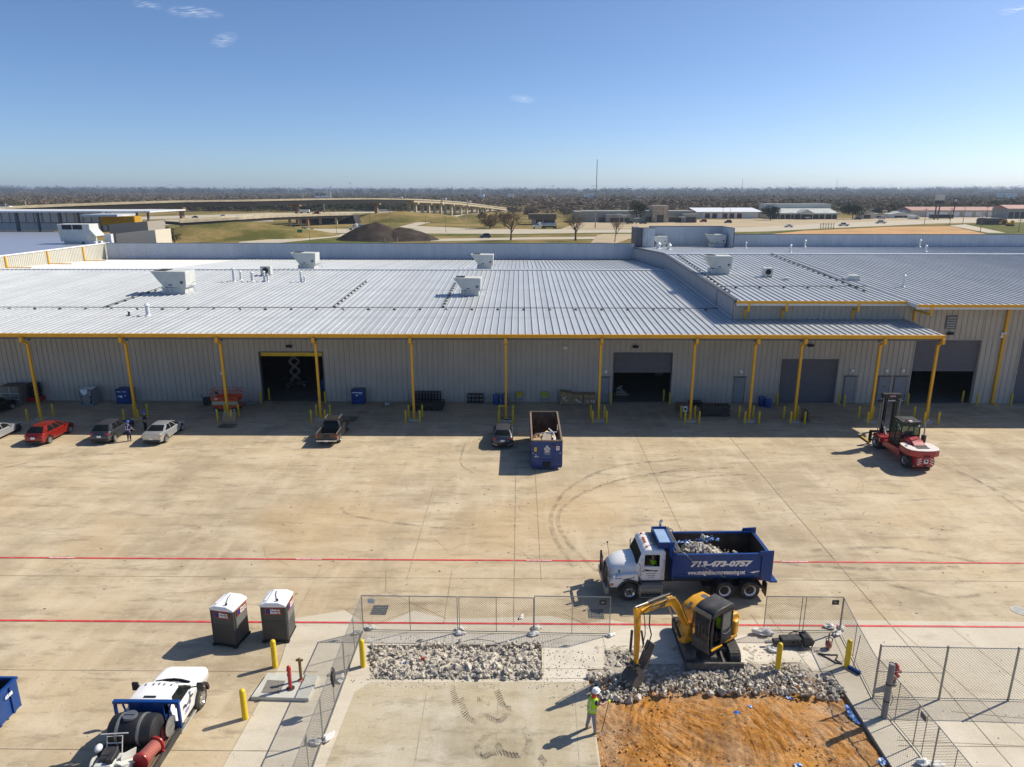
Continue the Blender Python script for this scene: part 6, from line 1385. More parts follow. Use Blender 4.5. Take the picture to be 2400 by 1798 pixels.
b=MB();b.tube([(BXR-.2,-BW-.05,2.85),(BXR-.45,-BW-.05,2.75),(BXR-.5,-BW-.05,2.62)],.03,6);b.tube([(BXR-.2,BW+.05,2.85),(BXR-.5,BW+.06,2.7),(BXR-1.0,BW+.07,2.2),(BXR-1.9,BW+.07,1.75),(BXR-2.6,BW+.06,1.35)],.018,6);b.tube([(BXR-.22,-BW,2.92),(BXR-.22,BW,2.92)],.03,6);b.build('tarp_arm',M['steel'],dt)
# rear stuff
b=MB();b.box(-.5,-.12,-BW,BW,BZ0-.16,BZ0-.08);b.build('rear_apron',M['blue'],dt)
for s in(1,-1):
 b=MB();b.box(.02,.06,s*1.0-.28,s*1.0+.28,.22,.98);b.build('mud_flap',M['black'],dt)
 b=MB();b.obox((2.72,s*1.0,.5),(.03,.5,.6));b.build('front_flap',M['black'],dt)
 b=MB();b.ell((.5,s*(BW+.1),BZ0+.06),(.05,.02,.05),8,6);b.build('marker_lamp',M['taill'],dt)
 # cab and hood
CF,CB,CW=6.55,5.20,1.02
b=MB();pillow(b,[(CB,1.05),(CB,2.62),(CB+.12,2.74),(CF-.40,2.80),(CF-.18,2.66),(CF+.10,1.92),(CF+.12,1.05)],CW,edge=.10);cab_o=b.build('cab',M['white'],dt,smooth=45)
def cut(o,*boxes):
 for bx in boxes:
  k=MB().box(*bx).build('cutter',M['white']);k.parent=o.parent
  md=o.modifiers.new('cut','BOOLEAN');md.operation='DIFFERENCE';md.object=k;md.solver='EXACT'
  bpy.context.view_layer.update();me=bpy.data.meshes.new_from_object(o.evaluated_get(bpy.context.evaluated_depsgraph_get()))
  o.modifiers.clear();o.data=me;bpy.data.objects.remove(k)
cut(cab_o,(CB+.08,CF-.22,-CW+.06,CW-.06,1.15,2.62),(CB+.30,CF-.27,CW-.2,CW+.2,1.87,2.52))
b=MB();b.add([(CF-.165,-.86,2.60),(CF-.165,.86,2.60),(CF+.125,.92,1.98),(CF+.125,-.92,1.98)],[(0,1,2,3)]);b.add([(CF-.165,-.86,2.60),(CF+.125,-.92,1.98),(CF+.02,-1.0,1.98),(CF-.26,-.955,2.56)],[(0,1,2,3)]);b.add([(CF-.165,.86,2.60),(CF+.125,.92,1.98),(CF+.02,1.0,1.98),(CF-.26,.955,2.56)],[(0,1,2,3)]);b.build('windshield',mat('windscreen',(.018,.022,.018),.55,var=.2,spec=.04),dt,recalc=False)
HF=8.02
hv=[];K=12
secs=[(CF+.10,.94,2.02,1.10),(CF+.5,.92,1.97,1.05),(CF+1.0,.84,1.86,1.0),(HF-.16,.70,1.68,.95),(HF,.60,1.52,.85)]
b=MB()
for x,hw,zt,zb in secs:
 for k in range(K+1):
  a=math.pi*k/K;c=math.cos(a);s=math.sin(a);hv.append((x,hw*math.copysign(abs(c)**.42,c),zb+(zt-zb)*abs(s)**.45))
b.add(hv,[(j*(K+1)+k,j*(K+1)+k+1,(j+1)*(K+1)+k+1,(j+1)*(K+1)+k)for j in range(len(secs)-1)for k in range(K)]+[tuple(range(4*(K+1),5*(K+1)))]);b.build('hood',M['white'],dt,smooth=50)
for s in(1,-1):
 b=MB();fx=6.98;ar=[(fx+.62*math.cos(math.pi*k/10),.5+.62*math.sin(math.pi*k/10))for k in range(11)]
 pr=[(CF-.02,.80),(CF+.0,1.52),(fx-.25,1.50),(fx+.35,1.46),(HF-.2,1.30),(HF-.02,1.0),(HF-.05,.75),(fx+.62,.75)]+ar[2:9]+[(fx-.62,.80)]
 ys=(s*.50,s*1.12,s*1.17);
 b.prism(pr,ys[0],ys[1],'y');b.build('fender',M['white'],dt,bevel=.06,smooth=40)
 b=MB();
 for k in range(10):
  a0,a1=math.pi*(.06+.88*k/10),math.pi*(.06+.88*(k+1)/10)
  b.add([(fx+rr*math.cos(aa),yy,.5+rr*math.sin(aa))for aa in(a0,a1)for rr in(.60,.69)for yy in(s*1.10,s*1.19)],[(0,1,3,2),(4,6,7,5),(0,4,5,1),(2,3,7,6),(1,5,7,3),(0,2,6,4)])
 b.build('fender_flare',M['black'],dt)
 b=MB();b.ell((HF-.12,s*1.10,.93),(.09,.09,.09),10,8);b.build('headlight',M['amberl'],dt,smooth=60)
 b=MB();b.tube([(CF-.25,s*.95,2.3),(CF+.0,s*1.28,2.25),(CF+.0,s*1.28,1.5),(CF-.2,s*1.0,1.45)],.018,6);b.build('mirror_bracket',M['chrome'],dt)
 b=MB();b.box(CF-.02,CF+.05,s*1.30-.10,s*1.30+.10,1.52,2.15);b.build('mirror',M['chrome'],dt,bevel=.02)
 # door with opening window, handle, grab bar
 b=MB();y0,y1=s*(CW+.001),s*(CW+.022)
 b.box(CB+.22,CF-.05,min(y0,y1),max(y0,y1),1.10,1.86);b.box(CB+.22,CB+.30,min(y0,y1),max(y0,y1),1.86,2.58);b.box(CB+.30,CF-.22,min(y0,y1),max(y0,y1),2.52,2.58);b.prism([(CF-.05,1.86),(CF-.13,1.86),(CF-.30,2.58),(CF-.22,2.58)],y0,y1,'y')
 dr=b.build('door',M['white'],dt,bevel=.008)
 b=MB();b.box(CB+.4,CB+.55,min(y1,y1+s*.03),max(y1,y1+s*.03),1.62,1.66);b.build('door_handle',M['black'],dr)
 b=MB();b.prism([(CB+.30,1.87),(CF-.13,1.87),(CF-.28,2.52),(CB+.30,2.52)],s*(CW+.002),s*(CW+.006),'y');b.build('side_window',M['glass'],dt)
 b=MB();b.tube([(CB+.1,s*(CW+.02),1.2),(CB+.1,s*(CW+.08),1.25),(CB+.1,s*(CW+.08),2.2),(CB+.1,s*(CW+.02),2.25)],.018,6);b.build('grab_bar',M['chrome'],dt)
 b=MB();b.prism([(CF+.28,1.42),(CF+.62,1.36),(CF+.58,1.56),(CF+.22,1.62)],s*.83,s*.86,'y');b.build('hood_vent',M['trim'],dt)
b=MB();b.lathe([(.26,-.62),(.30,-.60),(.30,.60),(.26,.62)],18,(5.95,1.02,.66),'x');b.box(5.35,5.42,.85,1.34,.36,.98);b.box(6.45,6.52,.85,1.34,.36,.98);b.build('fuel_tank',M['steel'],dt,smooth=40)
b=MB();b.box(5.4,6.5,1.05,1.36,.28,.33);b.build('step',M['steel'],dt);b=MB();b.box(5.4,6.5,.95,1.36,.94,.98);b.build('step',M['steel'],dt);b=MB();b.box(6.55,6.95-.45,.55,1.1,.55,1.05);b.box(4.9,5.3,-.6,.6,.95,2.6);b.build('frame_box',M['dsteel'],dt)
b=MB();b.box(HF+.0,HF+.05,-.42,.42,.80,1.46);
for k in range(7):b.box(HF+.05,HF+.075,-.40,.40,.85+k*.085,.88+k*.085)
b.build('grille',M['dsteel'],dt)
b=MB();b.box(8.04,8.26,-1.2,1.2,.42,.80);b.build('bumper',M['steel'],dt,bevel=.04)
b=MB();b.box(8.18,8.28,-.62,-.52,.6,1.95);b.box(8.18,8.28,.52,.62,.6,1.95);b.box(8.12,8.24,-.95,.95,1.0,1.10);b.box(8.12,8.22,-.95,-.55,1.10,1.62);b.box(8.12,8.22,.55,.95,1.10,1.62);b.box(8.2,8.3,-.52,.52,1.5,1.6);b.build('brush_guard',M['black'],dt,bevel=.02)
b=MB();b.tube([(8.18,1.05,.8),(8.2,1.06,2.1)],.012,5);b.build('bumper_marker',M['black'],dt)
b=MB();b.tube([(HF-.3,-1.0,1.3),(HF-.2,-1.15,2.1)],.012,5);b.ell((HF-.2,-1.15,2.1),(.06,.06,.05),8,6);b.tube([(7.5,1.08,1.4),(7.58,1.2,1.75)],.012,5);b.tube([(7.7,1.08,1.35),(7.58,1.2,1.75)],.012,5);b.ell((7.58,1.2,1.75),(.05,.07,.07),8,6);b.build('hood_mirror',M['black'],dt)
for y in(-.72,-.22,0,.22,.72):b=MB();b.ell((CF-.42,y,2.83),(.09,.055,.05),10,6);b.build('roof_lamp',M['amberl'],dt,smooth=60)
b=MB();b.cyl((BXR+.35-.10,-1.05,1.2),(BXR+.25,-1.05,3.15),.075,n=12);b.tube([(BXR+.25,-1.05,3.1),(BXR+.25,-1.05,3.3),(BXR+.15,-1.05,3.4)],.07,10);b.build('exhaust_stack',M['chrome'],dt,smooth=40)
b=MB();b.beam((CB+.2,-.7,2.84),(CF-.6,-.7,2.86),.05,.05);b.beam((CB+.2,.5,2.84),(CF-.6,.5,2.86),.05,.05);b.box(CB+.25,CF-.75,-.62,.42,2.79,2.83);b.build('roof_rack',M['steel'],dt)
tx=text('phone_lettering','713-473-0757',.40,M['inkw'],dt,(2.50,BW+.022,2.08),(90,0,180),shear=.25,off=.024,sx=1.33)
tx=text('web_lettering','www.straightlineconcretesawing.net',.33,M['inkw'],dt,(2.66,BW+.04,1.62),(90,0,180),off=.010,sx=.60)
b=MB();b.add([(.55,BW+.04,1.62),(.70,BW+.04,1.68),(.98,BW+.04,1.60),(.80,BW+.04,1.56)],[(0,1,2,3)]);b.add([(.45,BW+.04,1.66),(.6,BW+.04,1.60),(.72,BW+.04,1.62),(.58,BW+.04,1.70)],[(0,1,2,3)]);b.build('swoosh_mark',M['inkw'],dt,recalc=False)
for s_,z_,sz in(('MACK',1.22,.10),):pass
text('door_lettering','NATIONAL DEMO',.062,M['inkk'],dt,((CB+CF)/2+.05,CW+.026,1.48),(90,0,180));text('door_lettering','USDOT 1234568'.replace('1234568','269068'),.058,M['inkk'],dt,((CB+CF)/2+.05,CW+.026,1.36),(90,0,180));text('door_lettering','GVW 64,000',.05,M['inkk'],dt,((CB+CF)/2+.05,CW+.026,1.24),(90,0,180))
b=MB()
for x0,x1,z0,z1 in((CF-.5,CF-.15,1.68,1.60),(CF-.75,CF-.25,1.62,1.72),(CF-.9,CF-.6,1.60,1.66),(CF-.6,CF-.2,1.63,1.63)):b.beam((x0,CW+.026,z0),(x1,CW+.026,z1),.035,.006,up=(0,1,0))
for x0,x1,z0,z1 in((7.35,7.05,1.20,1.26),(7.3,6.75,1.16,1.34),(7.2,6.9,1.22,1.18),(7.75,7.4,1.26,1.26)):b.beam((x0,1.125,z0),(x1,1.125,z1),.03,.006,up=(0,1,0))
b.build('logo_mark',M['inkk'],dt)
# driver seen through the window
dv=thing('person','driver in a lime safety vest sitting in the dump truck cab','person',(0,0,0));dv.matrix_world=dt.matrix_world
def to_world(root,x,y,z):
 a=root.rotation_euler.z;s=root.scale[0];return Vector((root.location.x+s*(x*math.cos(a)-y*math.sin(a)),root.location.y+s*(x*math.sin(a)+y*math.cos(a)),root.location.z+s*z))
dv.location=to_world(dt,CB+.5,.62,1.2);dv.rotation_euler.z=R(182)
def seated(t,vest,shirt,legs,hat=None,s=1.0):
 V=Vector
 skin_mesh('body',[[(V((0,0,.28)),(.13,.11)),(V((.02,0,.52)),(.12,.10)),(V((.05,0,.76)),(.15,.11)),(V((.06,0,.92)),.055),(V((.07,0,1.06)),(.08,.09)),(V((.07,0,1.14)),.065)],[(V((.05,0,.76)),(.15,.11)),(V((.06,.19,.78)),.06),(V((.18,.24,.58)),.045),(V((.42,.16,.62)),.032)],[(V((.05,0,.76)),(.15,.11)),(V((.06,-.19,.78)),.06),(V((.18,-.24,.58)),.045),(V((.42,-.16,.62)),.032)],[(V((0,0,.28)),(.13,.11)),(V((.12,.10,.26)),.09),(V((.48,.13,.28)),.065),(V((.55,.13,-.10)),.045)],[(V((0,0,.28)),(.13,.11)),(V((.12,-.10,.26)),.09),(V((.48,-.13,.28)),.065),(V((.55,-.13,-.10)),.045)]],M['skin'],t,1)
 skin_mesh('shirt',[[(V((.0,0,.30)),(.15,.13)),(V((.02,0,.52)),(.15,.12)),(V((.05,0,.76)),(.175,.13)),(V((.06,0,.87)),.085)],[(V((.05,0,.76)),(.175,.13)),(V((.06,.19,.78)),.075),(V((.15,.23,.62)),.062)],[(V((.05,0,.76)),(.175,.13)),(V((.06,-.19,.78)),.075),(V((.15,-.23,.62)),.062)]],shirt,t,1)
 skin_mesh('trousers',[[(V((0,0,.28)),(.15,.13)),(V((.12,.10,.26)),.10),(V((.48,.13,.28)),.078),(V((.55,.13,-.05)),.06)],[(V((0,0,.28)),(.15,.13)),(V((.12,-.10,.26)),.10),(V((.48,-.13,.28)),.078),(V((.55,-.13,-.05)),.06)]],legs,t,1)
 b=MB();K=14;vs=[];fs=[]
 for(x,z,a,d)in((.0,.30,.19,.20),(.02,.52,.18,.20),(.05,.76,.175,.22),(.06,.86,.12,.16)):
  for i in range(K):th=2*math.pi*i/K;vs.append((x+a*math.cos(th),d*math.sin(th),z))
 for k in range(3):
  for i in range(K):fs.append((k*K+i,k*K+(i+1)%K,(k+1)*K+(i+1)%K,(k+1)*K+i))
 b.add(vs,fs);b.build('vest',vest,t,smooth=60)
 b=MB();b.ell((.145,0,1.06),(.02,.012,.02),8,6);b.ell((.07,.085,1.06),(.02,.012,.03),8,6);b.ell((.07,-.085,1.06),(.02,.012,.03),8,6);b.build('nose_and_ears',M['skin'],t)
 if hat:head(t,(.07,0,1.09),True,0,hatm=hat)
 else:b=MB();b.ell((.055,0,1.12),(.092,.09,.075),12,8);b.build('hair',M['hair'],t,smooth=60)
seated(dv,M['hivis'],M['hivis'],M['blackc'],s=.95)
for o in kids(dt):
 if o.name.startswith('side_window')and o.data.vertices[0].co.y>0:bpy.data.objects.remove(o)
b=MB();b.add([(CB+.30,CW+.004,1.87),(CB+.62,CW+.004,1.87),(CB+.62,CW+.004,1.97),(CB+.30,CW+.004,1.93)],[(0,1,2,3)]);b.build('side_window',M['glass'],dt,recalc=False)
# ---- excavator
M['cat']=mat('machine_yellow',(.70,.34,.012),.4,var=.14,dirt=(.30,.19,.07),damt=.65,dscale=2.5);M['cage']=mat('dusty_dark_guard',(.085,.076,.066),.7,var=.25,scale=6,dirt=(.17,.15,.125),damt=.6,dscale=4)
ux,uy=8.35,27.55
ex=thing('excavator','yellow tracked excavator with dark caged cab digging at the rubble','excavator',(ux,uy,0),R(217))
# undercarriage lies along Y: turn it back inside the machine's frame
ua=R(-90-217)
def UV(x,y,z):return Vector((x*math.cos(ua)-y*math.sin(ua),x*math.sin(ua)+y*math.cos(ua),z))
def addT(mb,src):mb.v+=[];
class UB(MB):
 def build(s,*a,**k):s.v=[tuple(UV(*v))for v in s.v];return MB.build(s,*a,**k)
for s in(1,-1):
 b=UB();y0,y1=s*.74,s*1.18
 prof=[];Lh,r=1.12,.32
 for k in range(9):a=-math.pi/2+math.pi*k/8;prof.append((Lh+r*math.cos(a),r+.02+r*math.sin(a)))
 for k in range(9):a=math.pi/2+math.pi*k/8;prof.append((-Lh+r*math.cos(a),r+.02+r*math.sin(a)))
 b.prism(shrink(prof,.05),min(y0,y1)+.04,max(y0,y1)-.04,'y')
 # grouser pads
 per=[];n=len(prof)
 for i in range(n):
  p,q=Vector(prof[i]),Vector(prof[(i+1)%n]);L_=(q-p).length;k=max(1,round(L_/.135))
  for j in range(k):per.append((p.lerp(q,(j+.5)/k),(q-p).normalized()))
 for c,d in per:
  nrm=Vector((d.y,-d.x));cc=c-nrm*-.0;A3=Matrix(((d.x,0,nrm.x),(0,1,0),(d.y,0,nrm.y)))
  b.obox((cc.x,(y0+y1)/2,cc.y),(.115,.45,.035),A3);b.obox((cc.x+nrm.x*.025,(y0+y1)/2,cc.y+nrm.y*.025),(.02,.45,.03),A3)
 b.build('track',M['cage'],ex)
b=UB();b.box(-.9,.9,-.74,.74,.28,.55);b.cyl((0,0,.5),(0,0,.78),.48,n=20);b.beam((.6,-.42,.42),(1.62,-.42,.30),.12,.14);b.beam((.6,.42,.42),(1.62,.42,.30),.12,.14);b.beam((.5,0,.5),(1.5,0,.45),.28,.16);b.build('undercarriage',M['cage'],ex,bevel=.02)
b=UB();b.prism([(1.60,.02),(1.72,.0),(1.70,.36),(1.60,.38),(1.56,.2)],-1.25,1.25,'y');b.build('dozer_blade',M['cage'],ex,bevel=.015)
# upper structure
def plan(b,pts,z0,z1,m=0):b.prism(pts,z0,z1,'z',m)
b=MB();plan(b,[(1.15,-.75),(1.15,.2),(.0,1.1),(-.75,1.12),(-1.15,.8),(-1.28,.3),(-1.28,-.3),(-1.15,-.85),(-.7,-1.12),(.5,-1.1)],.78,.98);b.build('turntable',M['cat'],ex,bevel=.03)
b=MB();rear=[(-.52,1.12),(-.8,1.12),(-1.12,.8),(-1.27,.3),(-1.27,-.3),(-1.12,-.85),(-.7,-1.12),(-.35,-1.1),(-.35,.2),(-.52,.22)]
plan(b,rear,.98,1.62);b.build('counterweight',M['cat'],ex,bevel=.08,seg=2)
b=MB();b.prism([(-1.12,1.60),(-.98,1.92),(-.3,1.98),(.30,1.86),(.52,1.62),(.55,.98),(-1.0,.98)],-1.08,-.30,'y');b.prism([(-1.12,1.60),(-.95,1.86),(-.52,1.90),(-.50,1.0),(-1.05,1.0)],-.30,.95,'y');b.build('engine_hood',M['cat'],ex,bevel=.07,seg=2,smooth=50)
b=MB();b.lathe([(.001,0),(.17,0),(.18,-.02)],18,(-.65,-.68,1.965),'z');b.obox((.35,-.7,1.85),(.35,.10,.12),(0,.5,0));b.tube([(-.3,-.3,2.0),(.5,-.35,1.9),(.6,.0,1.95)],.018,5);b.build('hood_fitting',M['trim'],ex)
# cab: open frame, roof, guard, open door with handle
c0,c1,cl,cr,cz0,cz1=-.25,1.15,1.10,.24,.92,2.62
b=MB();
for(x,y)in((c0,cl),(c0,cr),(c1-.12,cl),(c1-.12,cr),(.42,cl)):b.box(x-.04,x+.04,y-.04,y+.04,cz0,cz1-.1)
b.box(c0,c1-.1,cr-.03,cr+.0,cz0,1.55);b.box(c0-.03,c0+.01,cr,cl,cz0,1.6);b.box(c0,c1-.08,cr,cl,cz0-.05,cz0+.02);b.beam((c1-.12,cl,cz0),(c1-.02,cl,1.6),.07,.07);b.beam((c1-.02,cl,1.6),(c1-.14,cl,2.55),.07,.07)
b.build('cab_frame',M['black'],ex,bevel=.015)
b=MB();b.prism([(c0-.04,2.50),(c0-.04,2.62),(c0+.08,2.72),(c1-.36,2.72),(c1-.10,2.62),(c1+.02,2.46),(c1-.02,2.42)],cr-.05,cl+.05,'y');b.build('cab_roof',M['dsteel'],ex,bevel=.05,seg=2,smooth=50)
b=MB();b.prism([(.46,.98),(c0+.02,.98),(c0+.02,1.55),(.46,1.55)],cl+.01,cl+.05,'y');b.beam((.46,cl+.03,1.55),(.46,cl+.03,2.45),.06,.05);b.beam((c0+.02,cl+.03,1.55),(c0+.02,cl+.03,2.45),.06,.05);b.beam((c0,cl+.03,2.42),(.46,cl+.03,2.42),.06,.06)
do=b.build('cab_door',M['black'],ex);b=MB();b.add([(.43,cl+.03,1.56),(c0+.05,cl+.03,1.56),(c0+.05,cl+.03,2.4),(.43,cl+.03,2.4)],[(0,1,2,3)]);
mg=mat('clear_pane',(.10,.12,.11),.08,var=.05);b.build('pane',mg,do,recalc=False);b=MB();b.tube([(.36,cl+.06,1.45),(.2,cl+.11,1.42),(0,cl+.11,1.46),(-.1,cl+.06,1.5)],.015,5);b.build('door_handle',M['chrome'],do)
b=MB();b.add([(c0-.02,cr,1.6),(c0-.02,cl,1.6),(c0-.02,cl,2.5),(c0-.02,cr,2.5)],[(0,1,2,3)]);b.add([(c0,cr-.01,1.55),(c1-.12,cr-.01,1.55),(c1-.12,cr-.01,2.5),(c0,cr-.01,2.5)],[(0,1,2,3)]);b.build('cab_window',mg,ex,recalc=False)
b=MB();gf=lambda z:c1+.06+.10*math.sin(math.pi*(z-.75)/1.9)
def gpanel(z0,z1,y0,y1,th=.02):
 b.beam((gf(z0),(y0+y1)/2,z0),(gf(z1),(y0+y1)/2,z1),abs(y1-y0),th,up=(1,0,0))
b.box(gf(.75)-.02,gf(.75)+.02,cr-.02,cl+.03,.74,.80)
k=2.0
z=1.98
while z<2.62:b.box(gf(z)-.012,gf(z)+.012,cr-.02,cl+.03,z,z+.012);z+=.042
z=.80
while z<1.28:b.box(gf(z)-.012,gf(z)+.010,cr-.02,cl+.03,z,z+.026);z+=.034
for i in range(18):y=cr+(cl-cr)*i/17;gpanel(.76,1.7,y-.007,y+.007);gpanel(1.7,2.62,y-.005,y+.005)
for i in(0,3.4,6.8,10.2,13.6,17):y=cr+(cl-cr)*i/17;gpanel(1.2,2.0,y-.016,y+.016,.03)
for zz in(1.28,1.36,1.90):b.box(gf(zz)-.015,gf(zz)+.012,cr-.02,cl+.03,zz,zz+.02)
b.build('front_guard',M['cage'],ex)
b=MB();b.box(c0+.15,c0+.65,.38,.95,1.1,1.28);b.obox((c0+.12,.66,1.6),(.14,.5,.7),(0,-.15,0));b.box(.45,.6,.36,.46,1.0,1.5);b.box(.45,.6,.9,1.0,1.0,1.5);b.build('operator_seat',M['black'],ex,bevel=.03)
b=MB();b.beam((.35,cl+.04,.86),(c1-.1,cl+.04,.86),.06,.07);b.build('cab_step',M['amber'],ex)
op=thing('person','excavator operator in a lime vest seated inside the caged cab','person',to_world(ex,-.12,.66,1.0),R(217));seated(op,M['hivis'],mat('blue_shirt',(.10,.16,.25),.8),M['navyc'],None,.9)
# boom in its own vertical plane (y = -.2)
def bar2(name,mt_,secs,w_,y=-.2,bev=.02):
 """box-section arm: list of (x,z,depth) along its middle line"""
 b=MB();vs=[];n=len(secs)
 for i,(x,z,d)in enumerate(secs):
  a=Vector((secs[max(i-1,0)][0],secs[max(i-1,0)][1]));c=Vector((secs[min(i+1,n-1)][0],secs[min(i+1,n-1)][1]));t_=(c-a).normalized();nn=Vector((-t_.y,t_.x))*d/2
  vs+=[(x+nn.x,y-w_/2,z+nn.y),(x+nn.x,y+w_/2,z+nn.y),(x-nn.x,y+w_/2,z-nn.y),(x-nn.x,y-w_/2,z-nn.y)]
 fs=[(i*4+k,i*4+(k+1)%4,i*4+4+(k+1)%4,i*4+4+k)for i in range(n-1)for k in range(4)]+[(0,1,2,3),(4*n-4,4*n-1,4*n-2,4*n-3)]
 b.add(vs,fs);return b.build(name,mt_,ex,bevel=bev)
b=MB();b.prism([(.9,.62),(1.35,.60),(1.45,.9),(1.2,1.55),(1.0,1.62),(.92,1.2)],-.42,.02,'y');b.cyl((1.15,-.45,1.43),(1.15,.05,1.43),.09,n=12);b.build('swing_post',M['cat'],ex,bevel=.03)
bm_o=bar2('boom',M['cat'],[(1.1,1.43,.20),(1.5,2.08,.28),(2.02,2.84,.33),(2.20,3.04,.38),(2.45,3.11,.34),(3.3,3.24,.27),(4.15,3.27,.18)],.24)
st_o=bar2('stick',M['cat'],[(4.42,3.52,.13),(4.30,3.28,.28),(4.25,2.8,.27),(4.22,1.8,.21),(4.21,.85,.14)],.17)
def ram(x0,z0,x1,z1,y=-.2,r=.055,split=.6,name='boom_ram'):
 p=Vector((x0,y,z0));q=Vector((x1,y,z1));m_=p.lerp(q,split);b=MB();b.cyl(p,m_,r,n=10);b.build(name,M['dsteel'],ex,smooth=40);b=MB();b.cyl(m_,q,r*.5,n=8);b.build('ram_rod',M['chrome'],ex,smooth=40)
ram(1.5,1.0,2.36,2.80,-.2,.07,.62,'boom_ram');ram(2.4,3.42,4.42,3.58,-.2,.055,.62,'stick_ram');ram(4.55,2.55,4.62,.95,-.2,.055,.6,'bucket_ram');ram(3.98,2.3,3.72,1.15,-.2,.045,.6,'thumb_ram')
b=MB()
for yy in(-.05,-.35):b.tube([(1.15,yy,1.6),(1.75,yy,2.75),(2.15,yy,3.32),(2.6,yy,3.38),(3.5,yy,3.46),(4.1,yy,3.35),(4.0,yy*.8,2.9),(3.92,yy,2.2),(4.05,yy,1.6)],.020,6)
b.tube([(3.75,0.0,3.1),(3.78,.02,2.6),(3.62,.02,2.1),(3.75,.0,1.6),(4.0,.0,1.4)],.028,6);b.tube([(2.6,-.06,3.36),(2.9,-.05,3.2),(3.6,-.05,3.30)],.018,6);b.build('hydraulic_hoses',M['black'],ex,smooth=60)
b=MB();b.prism([(4.35,.95),(4.75,1.0),(4.62,.75),(4.3,.72)],-.28,-.12,'y');b.cyl((4.21,-.42,.85),(4.21,.02,.85),.06,n=10);b.cyl((4.62,-.4,.93),(4.62,0,.93),.05,n=10);b.beam((4.62,-.36,.93),(4.3,-.36,.6),.04,.1);b.beam((4.62,-.04,.93),(4.3,-.04,.6),.04,.1);b.build('bucket_linkage',M['dsteel'],ex)
b=MB();pr=[(4.15,.80),(4.42,.66),(4.75,.35),(4.82,.0),(4.62,-.28),(4.25,-.42),(3.78,-.40)];w_=.34;ins=[(4.10,.72),(4.38,.58),(4.66,.32),(4.72,.0),(4.55,-.22),(4.22,-.34),(3.80,-.32)]
pr=[(4.25+(x-4.25)*.85,.35+(z-.35)*.85)for x,z in pr];ins=[(4.25+(x-4.25)*.85,.35+(z-.35)*.85)for x,z in ins];n=len(pr);vs=[(x,-.2+sy*w_,z)for sy in(-1,1)for x,z in pr]+[(x,-.2+sy*(w_-.04),z)for sy in(-1,1)for x,z in ins]
fs=[(i,i+1,n+i+1,n+i)for i in range(n-1)]+[(2*n+i,3*n+i,3*n+i+1,2*n+i+1)for i in range(n-1)]+[tuple(range(n)),tuple(range(2*n-1,n-1,-1)),tuple(range(3*n-1,2*n-1,-1)),tuple(range(3*n,4*n))]+[(0,n,3*n,2*n),(n-1,3*n-1,4*n-1,2*n-1)]
b.add(vs,fs);
bk=b.build('bucket',M['cage'],ex,recalc=True)
for i in range(5):b=MB();y=-.2-.29+.145*i;b.prism([(3.90,-.30),(3.90,-.22),(3.66,-.26)],y-.035,y+.035,'y');b.build('bucket_tooth',M['steel'],bk)
b=MB();b.prism([(3.30,1.50),(3.38,1.52),(3.80,.75),(4.05,.55),(4.0,.45),(3.72,.62)],-.42,.02,'y');b.build('thumb',M['cage'],ex,bevel=.01)
text('maker_lettering','CAT',.26,M['inkk'],ex,(3.0,-.2+.124,3.16),(90,0,176),shear=.2,off=.012)
# ---- forklift (faces +Y)
M['fred']=mat('forklift_red',(.42,.035,.04),.35,var=.08,coat=.3,dirt=(.25,.06,.05),damt=.3)
fk=thing('forklift','large red forklift with raised black mast and white-topped counterweight','forklift',(29.48,49.15,0),R(90))
# local: x forward from the rear axle, y left
for s in(1,-1):wheel(fk,0,s*.98,.55,.36,s,'rim',hub=.55,dish=.05)
for s in(1,-1):wheel(fk,4.0,s*1.16,.56,.42,s,'rim',dual=True,hub=.60,dish=.12)
b=MB();b.box(.5,4.3,-.62,.62,.42,1.0);b.prism([(.3,.95),(.45,1.7),(1.9,1.75),(2.3,1.25),(3.3,1.15),(4.3,1.25),(4.4,.5),(.6,.5)],-.55,.55,'y')
for s in(1,-1):b.prism([(.75,.62),(.9,1.15),(3.2,1.02),(3.25,.55)],s*.55,s*1.0,'y');b.prism([(3.25,.75),(3.25,1.22),(4.35,1.22),(4.6,.9),(4.45,.9),(4.3,1.12),(3.55,1.12),(3.42,.75)],s*.60,s*1.22,'y')
b.build('chassis',M['fred'],fk,bevel=.04)
b=MB();b.prism([(-.15,1.60),(.1,1.78),(.6,1.98),(1.35,2.02),(1.45,1.6),(1.4,1.0),(-.1,1.0)],-.48,.48,'y');b.build('engine_hood',M['fred'],fk,bevel=.10,seg=2,smooth=50)
cwp=[(.75,1.06),(.30,1.20),(-.45,1.20),(-.85,1.02),(-1.05,.6),(-1.12,0),(-1.05,-.6),(-.85,-1.02),(-.45,-1.20),(.30,-1.20),(.75,-1.06),(.75,-.55),(-.1,-.52),(-.1,.52),(.75,.55)]
b=MB();b.prism(cwp,1.16,1.63,'z');b.build('counterweight',M['fred'],fk,bevel=.06,seg=2)
b=MB();b.prism([(-.3,.66),(-.85,.66),(-1.02,.60),(-1.04,0),(-1.02,-.60),(-.85,-.66),(-.3,-.66),(.2,-.5),(.2,.5)],.42,1.17,'z');b.build('lower_counterweight',M['fred'],fk,bevel=.05)
b=MB();b.prism(shrink([(p*1.0,q*1.0)for p,q in cwp],.03),1.635,1.66,'z');b.build('white_top',mat('white_cw_top',(.78,.72,.68),.4,var=.05),fk)
b=MB();b.box(-.62,-.12,-.46,.46,1.66,1.675);
for k in range(10):b.box(-.6+k*.05,-.58+k*.05,-.44,.44,1.675,1.69)
b.build('radiator_grille',M['steel'],fk);b=MB();b.box(-.10,.12,-.5,.5,1.5,1.70);b.build('vent_gap',M['black'],fk)
b=MB()
